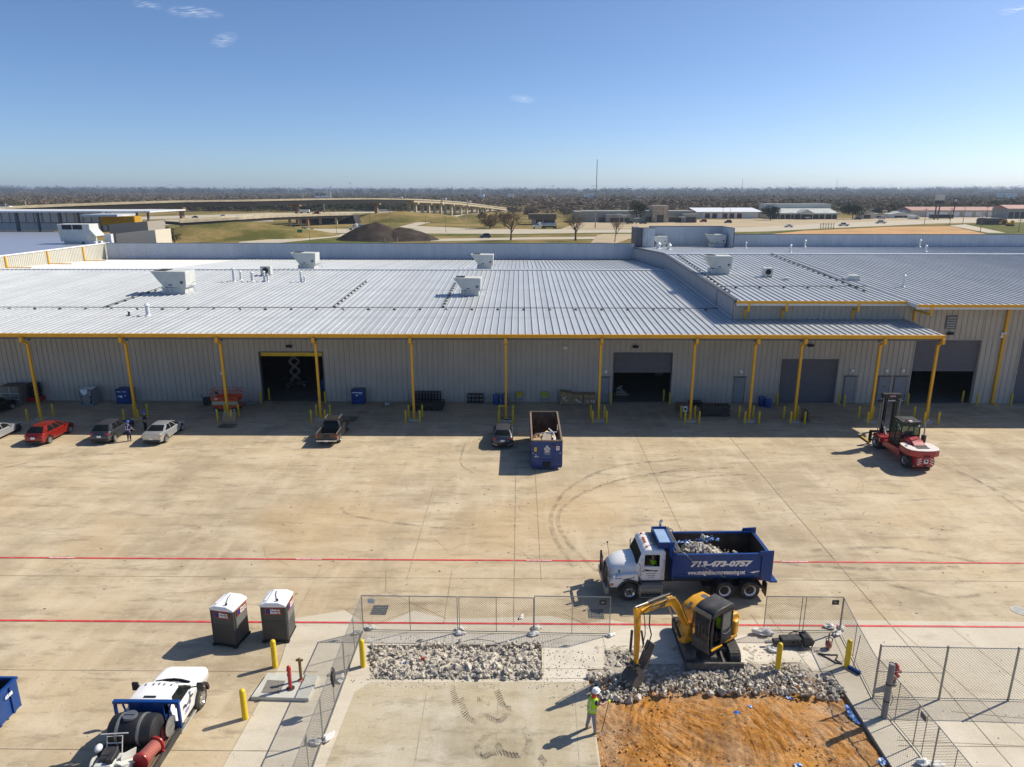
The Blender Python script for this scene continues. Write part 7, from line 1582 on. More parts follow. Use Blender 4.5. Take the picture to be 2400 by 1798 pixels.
for s in(1,-1):
 for k in range(3):z=.55+k*.18;b.add([(-1.05,s*.58,z),(-1.05,s*.58,z+.07),(-1.05,s*.32,z+.20),(-1.05,s*.32,z+.13)],[(0,1,2,3)])
b.build('hazard_stripes',M['inkw'],fk,recalc=False)
b=MB();b.box(-1.115,-1.05,-.14,.14,.72,1.02);b.build('badge',M['white'],fk);b=MB();b.lathe([(.001,-.01),(.09,-.01),(.09,.01)],14,(-1.118,0,.90),'x');b.build('badge_mark',M['black'],fk)
b=MB();b.box(-1.10,-1.0,-.12,.12,.48,.58);b.box(-1.17,-1.05,-.22,.22,1.24,1.31);b.build('tow_slot',M['black'],fk)
for s in(1,-1):b=MB();b.box(-.99,-.9,s*.62-.09,s*.62+.09,1.22,1.31);b.build('tail_lamp',M['taill'],fk)
# cab
fx0,fx1,fw=1.42,2.95,.72
b=MB()
for(x,y)in((fx0,-fw),(fx0,fw),(fx1,-fw),(fx1,fw),(fx0+.75,-fw),(fx0+.75,fw)):
 b.beam((x,y,1.1),(x-(.18 if x==fx1 else 0),y*.93,2.98),.08,.08)
b.box(fx0-.03,fx0+.03,-fw,fw,1.75,2.05);b.box(fx0-.03,fx0+.03,-fw*.93,fw*.93,2.8,2.98);b.box(fx0,fx1,-fw-.02,fw+.02,1.05,1.35);b.build('cab_frame',M['black'],fk,bevel=.015)
b=MB();b.prism([(fx0-.06,2.96),(fx0-.04,3.08),(fx1-.3,3.10),(fx1-.1,2.98)],-fw*.97,fw*.97,'y');b.build('cab_roof',M['dsteel'],fk,bevel=.04,seg=2);b=MB();b.box(fx0+.35,fx1-.45,-.42,.42,3.10,3.115);b.build('roof_hatch',mg,fk)
mgl=mat('cab_glass',(.20,.26,.20),.06,var=.1)
mgl.node_tree.nodes['Principled BSDF'].inputs['Transmission Weight'].default_value=.75;mgl.node_tree.nodes['Principled BSDF'].inputs['IOR'].default_value=1.02
b=MB();b.add([(fx0,-fw*.95,2.06),(fx0,fw*.95,2.06),(fx0,fw*.92,2.8),(fx0,-fw*.92,2.8)],[(0,1,2,3)])
for s in(1,-1):b.add([(fx0+.04,s*fw,1.36),(fx1,s*fw,1.36),(fx1-.16,s*fw*.94,2.9),(fx0+.04,s*fw*.94,2.9)],[(0,1,2,3)])
b.add([(fx1,-fw,1.36),(fx1,fw,1.36),(fx1-.17,fw*.93,2.9),(fx1-.17,-fw*.93,2.9)],[(0,1,2,3)]);b.build('cab_glass',mgl,fk,recalc=False)
b=MB();b.box(fx0+.25,fx0+.75,-.28,.28,1.3,1.55);b.box(fx0+.15,fx0+.3,-.28,.28,1.5,2.25);b.cyl((fx1-.5,0,1.4),(fx1-.65,0,1.85),.03);b.build('driver_seat',M['black'],fk,bevel=.03)
b=MB();b.cyl((fx0+.1,.35,3.08),(fx0+.1,.35,3.25),.06,n=10);b.build('beacon',M['taill'],fk);b=MB();b.box(fx0-.1,fx0+.1,.0,.22,3.06,3.16);b.box(fx0-.12,fx0-.02,-.6,-.5,2.7,2.85);b.build('work_lamp',M['white'],fk)
b=MB();b.cyl((.85,-.72,1.55),(.85,-.72,2.2),.17,n=14);b.build('muffler',M['black'],fk,smooth=40);b=MB();b.tube([(.85,-.72,2.1),(.95,-.74,3.1),(.95,-.74,3.28),(.85,-.78,3.40),(.70,-.80,3.42)],.05,8);b.build('exhaust_pipe',M['steel'],fk,smooth=50)
# mast
for s in(1,-1):
 b=MB();b.box(4.62,4.92,s*.36-.07,s*.36+.07,.25,4.28);b.box(4.70,4.86,s*.50-.06,s*.50+.06,.25,4.2);b.build('mast_rail',M['black'],fk,bevel=.01)
 b=MB();b.cyl((4.55,s*.66,.9),(4.55,s*.66,4.0),.035,n=8);b.cyl((4.75,s*.72,.9),(4.75,s*.72,4.0),.03,n=8);b.build('lift_chain',M['steel'],fk)
 b=MB();b.beam((3.6,s*.6,1.25),(4.6,s*.5,2.1),.10,.10);b.build('tilt_ram',M['steel'],fk)
b=MB();b.box(4.55,4.95,-.72,.72,3.98,4.34);b.box(4.60,4.9,-.68,.68,3.70,3.86);b.box(4.6,4.9,-.95,-.72,3.62,3.78);b.box(4.6,4.9,.72,.98,3.62,3.78);b.box(4.6,4.95,-.6,.6,1.0,1.2);b.build('mast_crosshead',M['black'],fk,bevel=.02)
b=MB();b.box(4.50,4.555,-.22,.22,4.1,4.22);b.build('name_plate',mat('pinkish_plate',(.45,.30,.30),.5),fk);text('maker_lettering','KALMAR',.15,M['inkw'],fk,(4.592,0,3.78),(90,0,-90),off=.006)
b=MB();b.box(4.98,5.12,-1.15,1.15,.28,.42);b.box(4.98,5.12,-1.15,1.15,1.0,1.16)
for y in(-1.12,-.5,.5,1.12):b.box(5.0,5.1,y-.06,y+.06,.28,1.1)
b.build('fork_carriage',M['black'],fk)
for y in(-.85,.98):b=MB();b.box(5.12,5.22,y-.09,y+.09,.1,1.15);b.box(5.12,6.9,y-.09,y+.09,.06,.12);b.build('fork',M['black']if y<0 else mat('worn_yellow_fork',(.42,.28,.03),.6),fk)
# ---- white flatbed service truck (faces +Y)
sv=thing('service_truck','white flatbed service truck carrying a black water tank, saws and a red reel','truck',(-13.40,18.55,0),R(90))
wfx=23.45-18.55
for s in(1,-1):wheel(sv,wfx,s*.92,.42,.26,s,'chrome',hub=.62,bolts=8)
for s in(1,-1):wheel(sv,wfx-4.2,s*.95,.42,.26,s,'chrome',hub=.6,dual=True,bolts=0)
b=MB();hw=.88;pr=[(2.87,.52),(2.87,1.36),(4.62,1.36),(5.0,1.34),(5.55,1.27),(5.82,1.16),(5.95,.98),(5.98,.62)]+[(wfx+.50*math.cos(a),.42+.50*math.sin(a))for a in[math.pi*k/8 for k in range(1,8)]]+[(wfx-.52,.52)]
pillow(b,pr,hw,edge=.14,taper=lambda x:1-.16*max(0,(x-4.9)/1.1)**2);b.build('body',M['white'],sv,smooth=45)
rows=[(2.90,4.60,.82,1.33),(2.93,4.22,.77,1.66),(2.97,3.80,.67,1.92)]
vs=[];fs=[]
for a,c,ww,z in rows:vs+=[(a,-ww,z),(c-.15,-ww,z),(c,-ww*.75,z),(c+.08,0,z),(c,ww*.75,z),(c-.15,ww,z),(a,ww,z)]
for k in range(2):
 for i in range(7):fs.append((k*7+i,k*7+(i+1)%7,(k+1)*7+(i+1)%7,(k+1)*7+i))
b=MB();b.add(vs,fs);b.build('glass',M['glass'],sv,smooth=30)
b=MB();a,c,ww=2.93,3.86,.70;rv=[]
for e,z in((.0,1.88),(.0,1.95),(-.10,1.99)):rv+=[(a-e,-ww-e,z),(c-.15+e,-ww-e,z),(c+e,-ww*.75,z),(c+.08+e,0,z),(c+e,ww*.75,z),(c-.15+e,ww+e,z),(a-e,ww+e,z)]
b.add(rv,[(k*7+i,k*7+(i+1)%7,(k+1)*7+(i+1)%7,(k+1)*7+i)for k in range(2)for i in range(7)]+[tuple(range(14,21))]);b.build('roof',M['white'],sv,smooth=45)
b=MB()
for s in(1,-1):
 b.beam((4.52,s*.74,1.35),(3.80,s*.62,1.92),.09,.07);b.build('windscreen_pillar',M['white'],sv,bevel=.01);b=MB();b.beam((2.97,s*.82,1.35),(3.0,s*.69,1.92),.26,.06);b.build('rear_pillar',M['white'],sv,bevel=.01);b=MB();b.beam((3.0,s*.80,1.36),(4.5,s*.83,1.36),.06,.05);b.build('window_sill',M['white'],sv);b=MB()
b=MB();b.tube([(4.60,-.66,1.38),(4.70,-.3,1.39),(4.74,0,1.39),(4.70,.3,1.39),(4.60,.66,1.38)],.055,6);b.build('cowl',M['black'],sv,smooth=60)
for y in(-.48,-.20,0,.20,.48):b=MB();b.ell((3.72-.1*abs(y),y,1.995),(.07,.035,.03),8,6);b.build('roof_lamp',M['trim'],sv)
for s in(1,-1):
 b=MB();b.tube([(4.25,s*.82,1.42),(4.25,s*1.12,1.48)],.035,6);b.obox((4.23,s*1.24,1.48),(.10,.24,.34));b.build('mirror',M['black'],sv,bevel=.04)
 b=MB()
 for k in range(10):
  a0,a1=math.pi*(k/10),math.pi*((k+1)/10);b.add([(wfx+rr*math.cos(aa),yy,.42+rr*math.sin(aa))for aa in(a0,a1)for rr in(.49,.60)for yy in(s*.84,s*.955)],[(0,1,3,2),(4,6,7,5),(0,4,5,1),(2,3,7,6),(1,5,7,3),(0,2,6,4)])
 b.build('fender_flare',M['black'],sv)
 b=MB();b.box(3.5,3.66,min(s*.885,s*.92),max(s*.885,s*.92),1.12,1.16);b.box(4.1,4.26,min(s*.885,s*.92),max(s*.885,s*.92),1.12,1.16);b.build('door_handle',M['black'],sv)
 b=MB();b.box(3.0,wfx-.65,s*.93-.06,s*.93+.06,.38,.44);b.build('running_board',M['steel'],sv,bevel=.02)
b=MB()
for i_,(x0,x1,z0,z1)in enumerate(((4.1,3.6,.95,1.1),(4.0,3.7,1.1,.98),(3.85,3.45,1.02,1.06),(3.95,3.6,.86,.88),(3.9,3.55,.80,.80))):b.beam((x0,-.888,z0),(x1,-.888,z1),.03,.006,up=(0,1,0))
b.build('door_logo',M['navy'],sv)
b=MB();b.box(3.0,3.07,-.22,.22,1.985,2.01);b.build('brake_lamp',M['black'],sv)
b=MB();b.box(-.6,2.75,-1.12,1.12,.82,.90);b.box(-.6,2.75,-1.14,-1.06,.72,.98);b.box(-.6,2.75,1.06,1.14,.72,.98);b.build('flatbed',M['dsteel'],sv)
b=MB()
for k in range(16):b.box(-.5,2.7,-1.02+k*.13,-.93+k*.13,.90,.915)
b.build('deck_boards',M['woodd'],sv)
b=MB()
for s in(1,-1):b.box(2.70,2.80,s*1.14-.05,s*1.14+.05,.9,1.98);b.beam((2.75,s*.62,.95),(2.75,s*.86,1.9),.06,.06)
b.box(2.68,2.84,-1.2,1.2,1.95,2.05);b.box(2.7,2.76,-.62,.62,.92,1.95);b.box(2.7,2.76,-1.1,1.1,.92,1.2);b.build('headache_rack',M['blue'],sv,bevel=.01)
# cargo: its own things
tk=thing('water_tank','black horizontal water tank strapped on the white service truck','tank',to_world(sv,2.02,.06,.92));
b=MB();b.lathe([(.001,-.86),(.36,-.83),(.50,-.74),(.535,-.60),(.52,-.3),(.535,-.28),(.535,.28),(.52,.3),(.535,.60),(.50,.74),(.36,.83),(.001,.86)],28,(0,0,.56),'x');b.build('shell',M['black'],tk,smooth=40)
b=MB();b.lathe([(.24,0),(.25,.05),(.23,.09),(.001,.09)],18,(-.12,0,1.07),'z');b.box(-.3,.06,-.02,.02,1.155,1.19);b.build('lid',M['trim'],tk,smooth=40)
for x in(-.42,.32):b=MB();b.lathe([(.545,-.05),(.548,0),(.545,.05)],24,(x,0,.56),'x');b.v=[v for v in b.v];b.build('strap',M['steel'],tk,smooth=40)
b=MB();b.box(-.7,-.5,-.45,.45,0,.2);b.box(.5,.7,-.45,.45,0,.2);b.build('cradle',M['blue'],tk)
rl=thing('hose_reel','red hose reel with salmon pink hose on the right side of the service truck','hose reel',to_world(sv,1.22,-.80,.92),R(-12))
b=MB();b.lathe([(.001,-.42),(.30,-.42),(.30,-.38),(.10,-.36)],20,(0,0,.34),'y');b.lathe([(.10,.34),(.30,.36),(.30,.40),(.001,.40)],20,(0,0,.34),'y');b.cyl((0,-.38,.34),(0,.38,.34),.10,n=12);b.box(-.25,.25,-.42,-.36,0,.1);b.box(-.25,.25,.36,.42,0,.1);b.build('drum',M['red'],rl,smooth=40)
M['pinkhose']=mat('pink_hose',(.75,.36,.28),.6,var=.1);b=MB()
for k in range(10):b.lathe([(.20,-.03),(.235,0),(.20,.03)],18,(0,-.30+k*.066,.34),'x' if 0 else 'y')
b.v=list(b.v);b.build('hose_coil',M['pinkhose'],rl,smooth=60)
sw=thing('floor_saw','dusty white walk-behind concrete saw at the rear left of the service truck','floor saw',to_world(sv,.55,.28,.92),R(95))
b=MB();b.box(-.35,.55,-.38,.38,.12,.42);b.box(-.3,.1,-.3,.3,.42,.62);b.build('body',M['offw'],sw,bevel=.04);b=MB();b.box(.1,.5,-.22,.22,.42,.72);b.cyl((.0,-.1,.62),(.0,.2,.62),.12,n=12);b.box(-.2,.3,-.3,-.1,.6,.78);b.build('engine',M['dsteel'],sw,bevel=.02)
b=MB();b.tube([(.55,.25,.4),(.75,.25,.9),(.75,-.25,.9),(.55,-.25,.4)],.025,6);b.tube([(.75,-.45,1.0),(.75,.45,1.0)],.02,6);b.tube([(.66,.25,.7),(.66,-.25,.7)],.02,6);b.build('handle_bars',M['offw'],sw);b=MB();b.lathe([(.001,-.03),(.30,-.02),(.30,.02),(.001,.03)],20,(.1,.46,.32),'y');b.build('blade_guard',M['offw'],sw,smooth=40)
for s in(-.3,.3):b=MB();b.cyl((-.3,s,.1),(-.3,s*1.25,.1),.1,n=10);b.build('wheel',M['tyre'],sw)
b=MB();b.ell((.35,.36,.80),(.16,.12,.12),12,8);b.build('fuel_can',M['trimw'],sw,smooth=60)
b=thing('saw_cart','white steel saw frame with a slanting chute beside the floor saw','saw cart',to_world(sv,.75,-.30,.92),R(70));c=MB();c.obox((.0,0,.35),(.75,.28,.04),(0,.5,0));c.obox((.2,.2,.3),(.6,.03,.45),(0,.3,0));c.obox((-.2,-.12,.25),(.5,.03,.3),(0,.3,0));c.build('chute',M['offw'],b);c=MB();c.box(-.4,.4,-.2,.2,.0,.06);c.build('base',M['dsteel'],b)
bl=thing('diamond_disc','round grey diamond saw blade leaning at the right of the black tank','saw blade',to_world(sv,2.35,-.98,.95),R(0));c=MB();c.lathe([(.06,-.012),(.34,-.012),(.34,.012),(.06,.012)],28,(0,0,.36),'x');c.build('disc',M['steel'],bl,smooth=30);c=MB();c.lathe([(.001,-.03),(.08,-.03),(.08,.03),(.001,.03)],14,(0,0,.36),'x');c.build('arbor',M['chrome'],bl)
cn=thing('canister','short red canister behind the saw blade on the service truck','canister',to_world(sv,2.2,-.72,.92));c=MB();c.lathe([(.12,0),(.13,.04),(.13,.42),(.09,.50),(.001,.52)],14,(0,0,0),'z');c.build('body',mat('dusty_red',(.35,.10,.07),.6),cn,smooth=40);c=MB();c.box(-.03,.03,-.06,.06,.52,.60);c.build('handle',M['dsteel'],cn)
ht=thing('core_drill','red core drill lying between the reel and the black tank','drill',to_world(sv,1.75,-.72,.92),R(-70));c=MB();c.cyl((-.25,0,.12),(.2,0,.12),.09,n=12);c.build('motor',M['red'],ht,smooth=40);c=MB();c.cyl((.2,0,.12),(.45,0,.12),.05,n=10);c.box(-.4,.4,-.16,-.12,0,.05);c.build('barrel',M['chrome'],ht)
# ---- dumpsters
def rolloff(name,label,loc,rz,L,w_,H,mats,letter=None):
 t=thing(name,label,'dumpster',loc,rz);hw=w_/2
 b=MB();zb=.22
 for s in(1,-1):
  b.box(-L,0,min(s*hw,s*(hw-.06)),max(s*hw,s*(hw-.06)),zb,H-.06)
  for k in range(int(L/.75)+1):x=-L+.05+k*.75;b.box(x,min(x+.09,0),min(s*hw,s*(hw+.06)),max(s*hw,s*(hw+.06)),zb,H-.1)
 b.box(-L,-L+.06,-hw+.06,hw-.06,zb,H-.06);b.box(-L+.06,-.06,-hw+.06,hw-.06,zb,zb+.06);b.build('shell',mats[0],t)
 b=MB();b.box(-.06,0,-hw+.06,hw-.06,zb,H-.06)
 for y in(-hw+.02,-.62*hw/1.1,.54*hw/1.1,hw-.10):b.box(0,.05,y,y+.08,zb-.02,H-.1)
 b.box(0,.05,-hw+.02,hw-.02,zb-.04,zb+.05);b.box(0,.055,-.5,.5,.72,.80);b.build('front_panel',mats[0],t)
 b=MB();b.box(.052,.065,-.30,.30,.24,.62);b.build('winch_pocket',M['dark_in'],t)
 b=MB();b.box(-L-.03,.05,hw-.06,hw+.06,H-.06,H+.03);b.box(-L-.03,.05,-hw-.06,-hw+.06,H-.06,H+.03);b.box(-.05,.06,-hw+.06,hw-.06,H-.06,H+.03);b.box(-L-.04,-L+.05,-hw+.06,hw-.06,H-.06,H+.03);b.build('rim',mats[1],t)
 b=MB();b.box(-L+.062,-.062,-hw+.062,hw-.062,zb+.062,zb+.075)
 for s in(1,-1):b.box(-L+.062,-.062,min(s*(hw-.062),s*(hw-.075)),max(s*(hw-.062),s*(hw-.075)),zb+.075,H-.07)
 b.box(-L+.062,-L+.075,-hw+.08,hw-.08,zb+.075,H-.07);b.box(-.075,-.062,-hw+.08,hw-.08,zb+.075,H-.07);b.build('rusty_lining',mats[2],t)
 for s in(.42,-.42):b=MB();b.cyl((-.12,s*w_/2.4-.08,.12),(-.12,s*w_/2.4+.08,.12),.12,n=12);b.cyl((-L+.2,s*w_/2.4-.08,.12),(-L+.2,s*w_/2.4+.08,.12),.12,n=12);b.build('roller',M['dsteel'],t)
 b=MB();b.box(-L+.1,.1,-.42,-.34,.05,zb);b.box(-L+.1,.1,.34,.42,.05,zb);b.build('skids',mats[0],t)
 return t
M['rust']=mat('rusted_lining',(.14,.085,.05),.85,var=.4,scale=1.2,dirt=(.25,.20,.14),dscale=1.6,damt=.7);M['rimd']=mat('worn_rim',(.22,.16,.11),.7,var=.3,scale=4)
rd=rolloff('rolloff_dumpster','open dark blue roll-off dumpster with a white flower emblem, holding scrap boards',(2.02,48.35,0),R(-90),6.95,2.18,2.28,(M['blue'],M['rimd'],M['rust']))
b=MB()
for k in range(5):a=math.pi/2+k*2*math.pi/5;b.lathe([(.085,0),(.115,0),(.115,.006),(.085,.006)],12,(.058,.02+.115*math.cos(a),1.62+.115*math.sin(a)),'x')
b.lathe([(.001,0),(.06,0),(.06,.008)],10,(.058,.02,1.62),'x');b.box(.056,.062,-.04,.08,1.86,1.90);b.build('flower_emblem',M['inkw'],rd,recalc=False)
text('lettering','PENSKE'.replace('PENSKE','HOUSTON'),.085,M['inkw'],rd,(.062,.02,1.36),(90,0,90),off=.003);text('lettering','DUMPSTERS',.075,M['inkw'],rd,(.062,.02,1.24),(90,0,90));text('number_lettering','40',.11,M['inkw'],rd,(.062,-.80,1.20),(90,0,90),off=.003);text('number_lettering','0775',.14,M['inkw'],rd,(.062,-.75,1.04),(90,0,90),off=.005)
b=MB();b.box(.055,.062,-.92,-.74,1.44,1.78);b.build('yellow_label',M['yellow'],rd);b=MB();b.box(.055,.062,.68,.92,1.55,1.86);b.build('notice_label',M['white'],rd);b=MB();b.box(.063,.066,.72,.78,1.68,1.80);b.box(.063,.066,.82,.88,1.68,1.80);b.box(.063,.066,.74,.86,1.60,1.64);b.build('label_print',M['red'],rd)
b=MB();b.box(.055,.062,-1.05,-.95,1.28,1.32);b.box(.055,.062,.92,1.02,1.30,1.34);b.build('reflector',M['inkw'],rd)
# scrap inside
M['card']=mat('tan_board',(.58,.40,.20),.8,var=.15,scale=2);M['pale_board']=mat('pale_board',(.66,.56,.40),.8,var=.1)
q=random.Random(4)
for k,(x,y,z,sx,sy,rx,ry,rz_,m_,lb_)in enumerate([(-.75,-.62,1.35,.9,.55,.1,.35,.3,'card','tan board piece in the near left corner of the blue dumpster'),(-1.0,.0,1.45,1.3,.7,.05,.5,-.3,'pale_board','large pale plywood sheet leaning in the blue dumpster'),(-1.75,-.35,1.35,.8,.6,.3,.2,.6,'card','tan board lying behind the plywood in the blue dumpster'),(-1.9,.35,1.5,.9,.45,-.2,.5,1.0,'card','narrow tan board standing at the right in the blue dumpster'),(-.55,-.55,1.15,.7,.4,.2,.2,.2,'pale_board','small pale board at the front wall inside the blue dumpster')]):
 b=MB();b.obox((0,0,0),(sx,sy,.03),(rx,ry,rz_));o=b.build('scrap_board',M[m_],loc=to_world(rd,x,y,z+.55));o.rotation_euler.z=R(-90);tag(o,lb_,'board')
for k,pts in enumerate([[(-2.3,-.75,1.45),(-1.6,.1,1.85),(-1.4,.75,1.95)],[(-2.0,.2,2.0),(-1.5,.5,1.9),(-.9,.65,1.7),(-.4,.62,1.5)],[(-1.6,.6,1.5),(-.4,.5,1.45)],[(-1.9,.85,1.9),(-2.6,.9,2.1)],[(-1.3,-.5,1.5),(-.7,-.15,1.45)]]):
 b=MB();b.tube([to_world(rd,p[0],p[1],p[2]+.5)for p in pts],.045,6);tag(b.build('scrap_trim',M['inkw']if k<3 else M['steel']),['long white trim strip crossing the blue dumpster scrap','curved white trim strip arching over the scrap','short white strip along the right of the scrap','grey pipe leaning on the right wall of the blue dumpster','grey strip among the scrap boards'][k],'scrap')
b=MB()
for k in range(60):b.obox(tuple(to_world(rd,q.uniform(-3.0,-.3),q.uniform(-.9,.9),q.uniform(.9,1.8))),(q.uniform(.3,1.0),q.uniform(.2,.5),.05),(q.uniform(-.5,.5),q.uniform(-.5,.5),q.uniform(0,3)),k%2)
tag(b.build('scrap_heap',[M['woodd'],M['card']]),kind='stuff')
p=at(47,1690);ld=rolloff('rolloff_dumpster','dark blue open dumpster cut off by the left edge of the photo',(at(28,1795).x+.06,23.15,0),R(90),0.001+6.5,2.2,1.48,(M['blue'],M['blue'],M['dark_in']))
ld.location=(-20.66,23.2,0)
text('number_lettering','4508',.20,M['inkw'],ld,(-.55,-1.125-.04,1.12),(90,0,0),off=.006)
# ---- portable toilets
def toilet(label,loc,rz):
 t=thing('portable_toilet',label,'portable toilet',loc,rz,'portable toilets');w_=.55
 M.setdefault('tgrey',mat('charcoal_plastic',(.065,.067,.063),.55,var=.08));M.setdefault('twhite',mat('white_plastic',(.82,.83,.83),.45,var=.02));M.setdefault('tlight',mat('grey_plastic_panel',(.15,.155,.15),.5,var=.06));M.setdefault('maroon',mat('sign_maroon',(.25,.02,.03),.5));
 b=MB();b.box(-w_,w_,-w_,w_,.10,1.80);b.build('cabin',M['tgrey'],t,bevel=.04)
 b=MB()
 for k in range(16):b.box(-w_+.08+k*.062,-w_+.10+k*.062,-w_-.012,-w_,.2,1.05)
 for s in(1,-1):b.box(s*w_-.05 if s>0 else-w_,w_ if s>0 else-w_+.05,-w_-.02,-w_,.12,1.8);b.box(s*(w_),s*(w_)+s*.02,-w_,-w_+.05,.12,1.8)if s>0 else b.box(-w_-.02,-w_,-w_,-w_+.05,.12,1.8)
 b.box(-w_+.05,w_-.05,-w_-.015,-w_,1.09,1.12);b.build('wall_ribs',M['tgrey'],t)
 b=MB();b.box(w_,w_+.03,-w_+.10,w_-.06,.16,1.78);d_=b.build('door',M['tgrey'],t,bevel=.015);b=MB();b.box(w_+.03,w_+.045,-w_+.16,w_-.12,1.02,1.42);b.build('vent_panel',M['tlight'],d_);b=MB();b.box(w_+.03,w_+.06,-w_+.14,-w_+.20,.9,1.0);b.build('latch',M['steel'],d_)
 b=MB();b.prism([(-w_-.04,1.80),(w_+.04,1.80),(w_+.04,1.90),(w_*.5,2.03),(-w_*.5,2.03),(-w_-.04,1.90)],-w_-.04,w_+.04,'y');b.build('roof',M['twhite'],t,bevel=.04,seg=2)
 b=MB();b.beam((-.12,-.48,2.0),(.05,.45,2.045),.05,.03);b.beam((-.4,-.3,1.97),(-.35,.4,1.97),.12,.05);b.beam((.4,-.3,1.97),(.35,.4,1.97),.12,.05)
 for s in(1,-1):b.box(-.35,.35,s*(w_+.03)-.02,s*(w_+.03)+.02,1.86,1.95)
 b.build('roof_ridges',M['twhite'],t,bevel=.01);b=MB();b.cyl((.18,-.40,1.95),(.18,-.40,2.12),.045,n=10);b.tube([(.14,-.36,2.06),(-.05,.1,2.06),(-.12,.4,2.05)],.012,5);b.build('vent_pipe',M['black'],t)
 b=MB();b.box(-w_-.03,w_+.03,-w_-.03,w_+.03,.04,.12);b.box(-w_-.06,-w_+.1,-w_-.06,-w_+.1,0,.1);b.box(w_-.1,w_+.06,-w_-.06,-w_+.1,0,.1);b.build('base',M['black'],t)
 for f_,(lx,ly,rz_)in enumerate(((0.02,-w_-.022,0),(w_+.052,.05,90))):
  a=R(rz_);c_,s_=math.cos(a),math.sin(a)
  def Q(u,dz,o):return(lx+u*c_+o*s_,ly+u*s_-o*c_,1.62+dz)
  for(u0,u1,z0,z1,o,mm,nm)in((-.36,.36,-.17,.17,.008,'orange','sign_border'),(-.34,.34,-.15,.15,.014,'maroon','sign_panel'),(-.32,-.17,-.12,.12,.018,'navy','sign_emblem')):
   b=MB();b.add([Q(u0,z0,o),Q(u1,z0,o),Q(u1,z1,o),Q(u0,z1,o)],[(0,1,2,3)]);b.build(nm,M[mm],t,recalc=False)
  for ln,dz in(('Honey',.062),('Bucket',-.068)):
   p_=Q(.085,dz,.022);text('sign_lettering',ln,.155,M['inkw'],t,p_,(90,0,rz_),off=.008,ext=.001)
 return t
t1=toilet('left one of two charcoal portable toilets, turned slightly towards the white truck',(0,0,0),0);t1.location=(at(557,1520).x-.50,at(557,1520).y+.68,0);t1.rotation_euler.z=R(-11)
t2=toilet('right one of two charcoal portable toilets, standing square beside the pale apron',(at(676,1506).x-.56,at(676,1506).y+.56,0),R(0))
# ---- bollards
def bollard_mesh(name,m,h,r,label,loc,grp=None,white_foot=False,tilt=0):
 t=thing(name,label,'bollard',loc,0,grp);b=MB();b.lathe([(r,0),(r,h-r*.9),(r*.87,h-r*.45),(r*.5,h-r*.1),(.001,h)],14,(0,0,0),'z');b.build('post',m,t,smooth=50)
 if white_foot:b=MB();b.lathe([(r+.004,.0),(r+.004,.28)],14,(0,0,0),'z');b.build('bare_foot',M['offw'],t,smooth=50)
 t.rotation_euler.y=tilt;return t
big=[((645,1563),'bollard nearest the portable toilets at the edge of the pale apron'),((820,1684),'x'),((851,1562),'bollard inside the left fence corner beside the stone rubble'),((1984,1563),'bollard at the right corner of the broken slab beside the mesh fence'),((1822,1572),'bollard standing in the rubble with a white unpainted foot'),((575,1684),'bollard at the lower left beside the concrete pad')]
for(px,py),lb_ in big:
 if lb_=='x':continue
 p=at(px,py);bollard_mesh('bollard',M['yellow'],1.34 if px!=1822 else 1.55,.115,'thick yellow '+lb_,(p.x,p.y,0 if px!=1822 else-.18),None,px==1822)
proto=None;names=['first','second','third','fourth','fifth','sixth','seventh','eighth','ninth','tenth','eleventh','twelfth']
for i,x in enumerate(PX):
 for(dx,dy,nm)in((-.62,-.82,'front left'),(.62,-.82,'front right'),(-.62,.82,'back left'),(.62,.82,'back right')):
  lb_=f'{nm} yellow bollard round the {names[i]} canopy post from the left'
  if i in(8,9,7,10,11,6):lb_=f'{nm} yellow bollard round the {names[11-i]} canopy post from the right'
  ox={0:(-.1),1:-.1}.get(i,0)
  if proto is None:proto=bollard_mesh('bollard',M['yellow'],1.18,.085,lb_,(x+dx,PY+dy,0),'bollards round the canopy posts')
  else:dup(proto,(x+dx,PY+dy,0),0,lb_,'bollards round the canopy posts')
dd=[(O1[0]-.05,WY-.65,'left of the open doorway with the yellow header'),(O1[0]+.35,WY+.55,'just inside the left jamb of the open doorway with the yellow header'),(O1[1]+.15,WY-.65,'right of the open doorway with the yellow header'),(O2[0]-.25,WY-.65,'left of the half-open roller door'),(O2[1]-.1,WY-.6,'right of the half-open roller door'),(O2[1]-.45,WY+.5,'just inside the right jamb of the half-open roller door'),(O3[0]-.25,WY-.65,'left of the closed roller door'),(O3[1]+.15,WY-.65,'right of the closed roller door'),(O3[1]+.45,WY-1.2,'second one to the right of the closed roller door'),(O4[0]-.25,WY-.65,'left of the right-hand half-open roller door'),(O4[1]+.15,WY-.65,'right of the right-hand half-open roller door'),(O4[1]-.6,WY+.4,'just inside the right-hand half-open roller door'),(O5[0]-.4,WY-.65,'left of the last roller door at the right edge')]
for x,y,lb_ in dd:dup(proto,(x,y,0),0,'yellow bollard '+lb_,'bollards beside the roller doors')
b=MB();x=PX[5];b.box(x-.62,x+.05,PY+.80,PY+.92,1.0,1.12);tag(b.build('guard_rail',M['yellow']),'short yellow rail tying a bollard to the middle canopy post','rail')
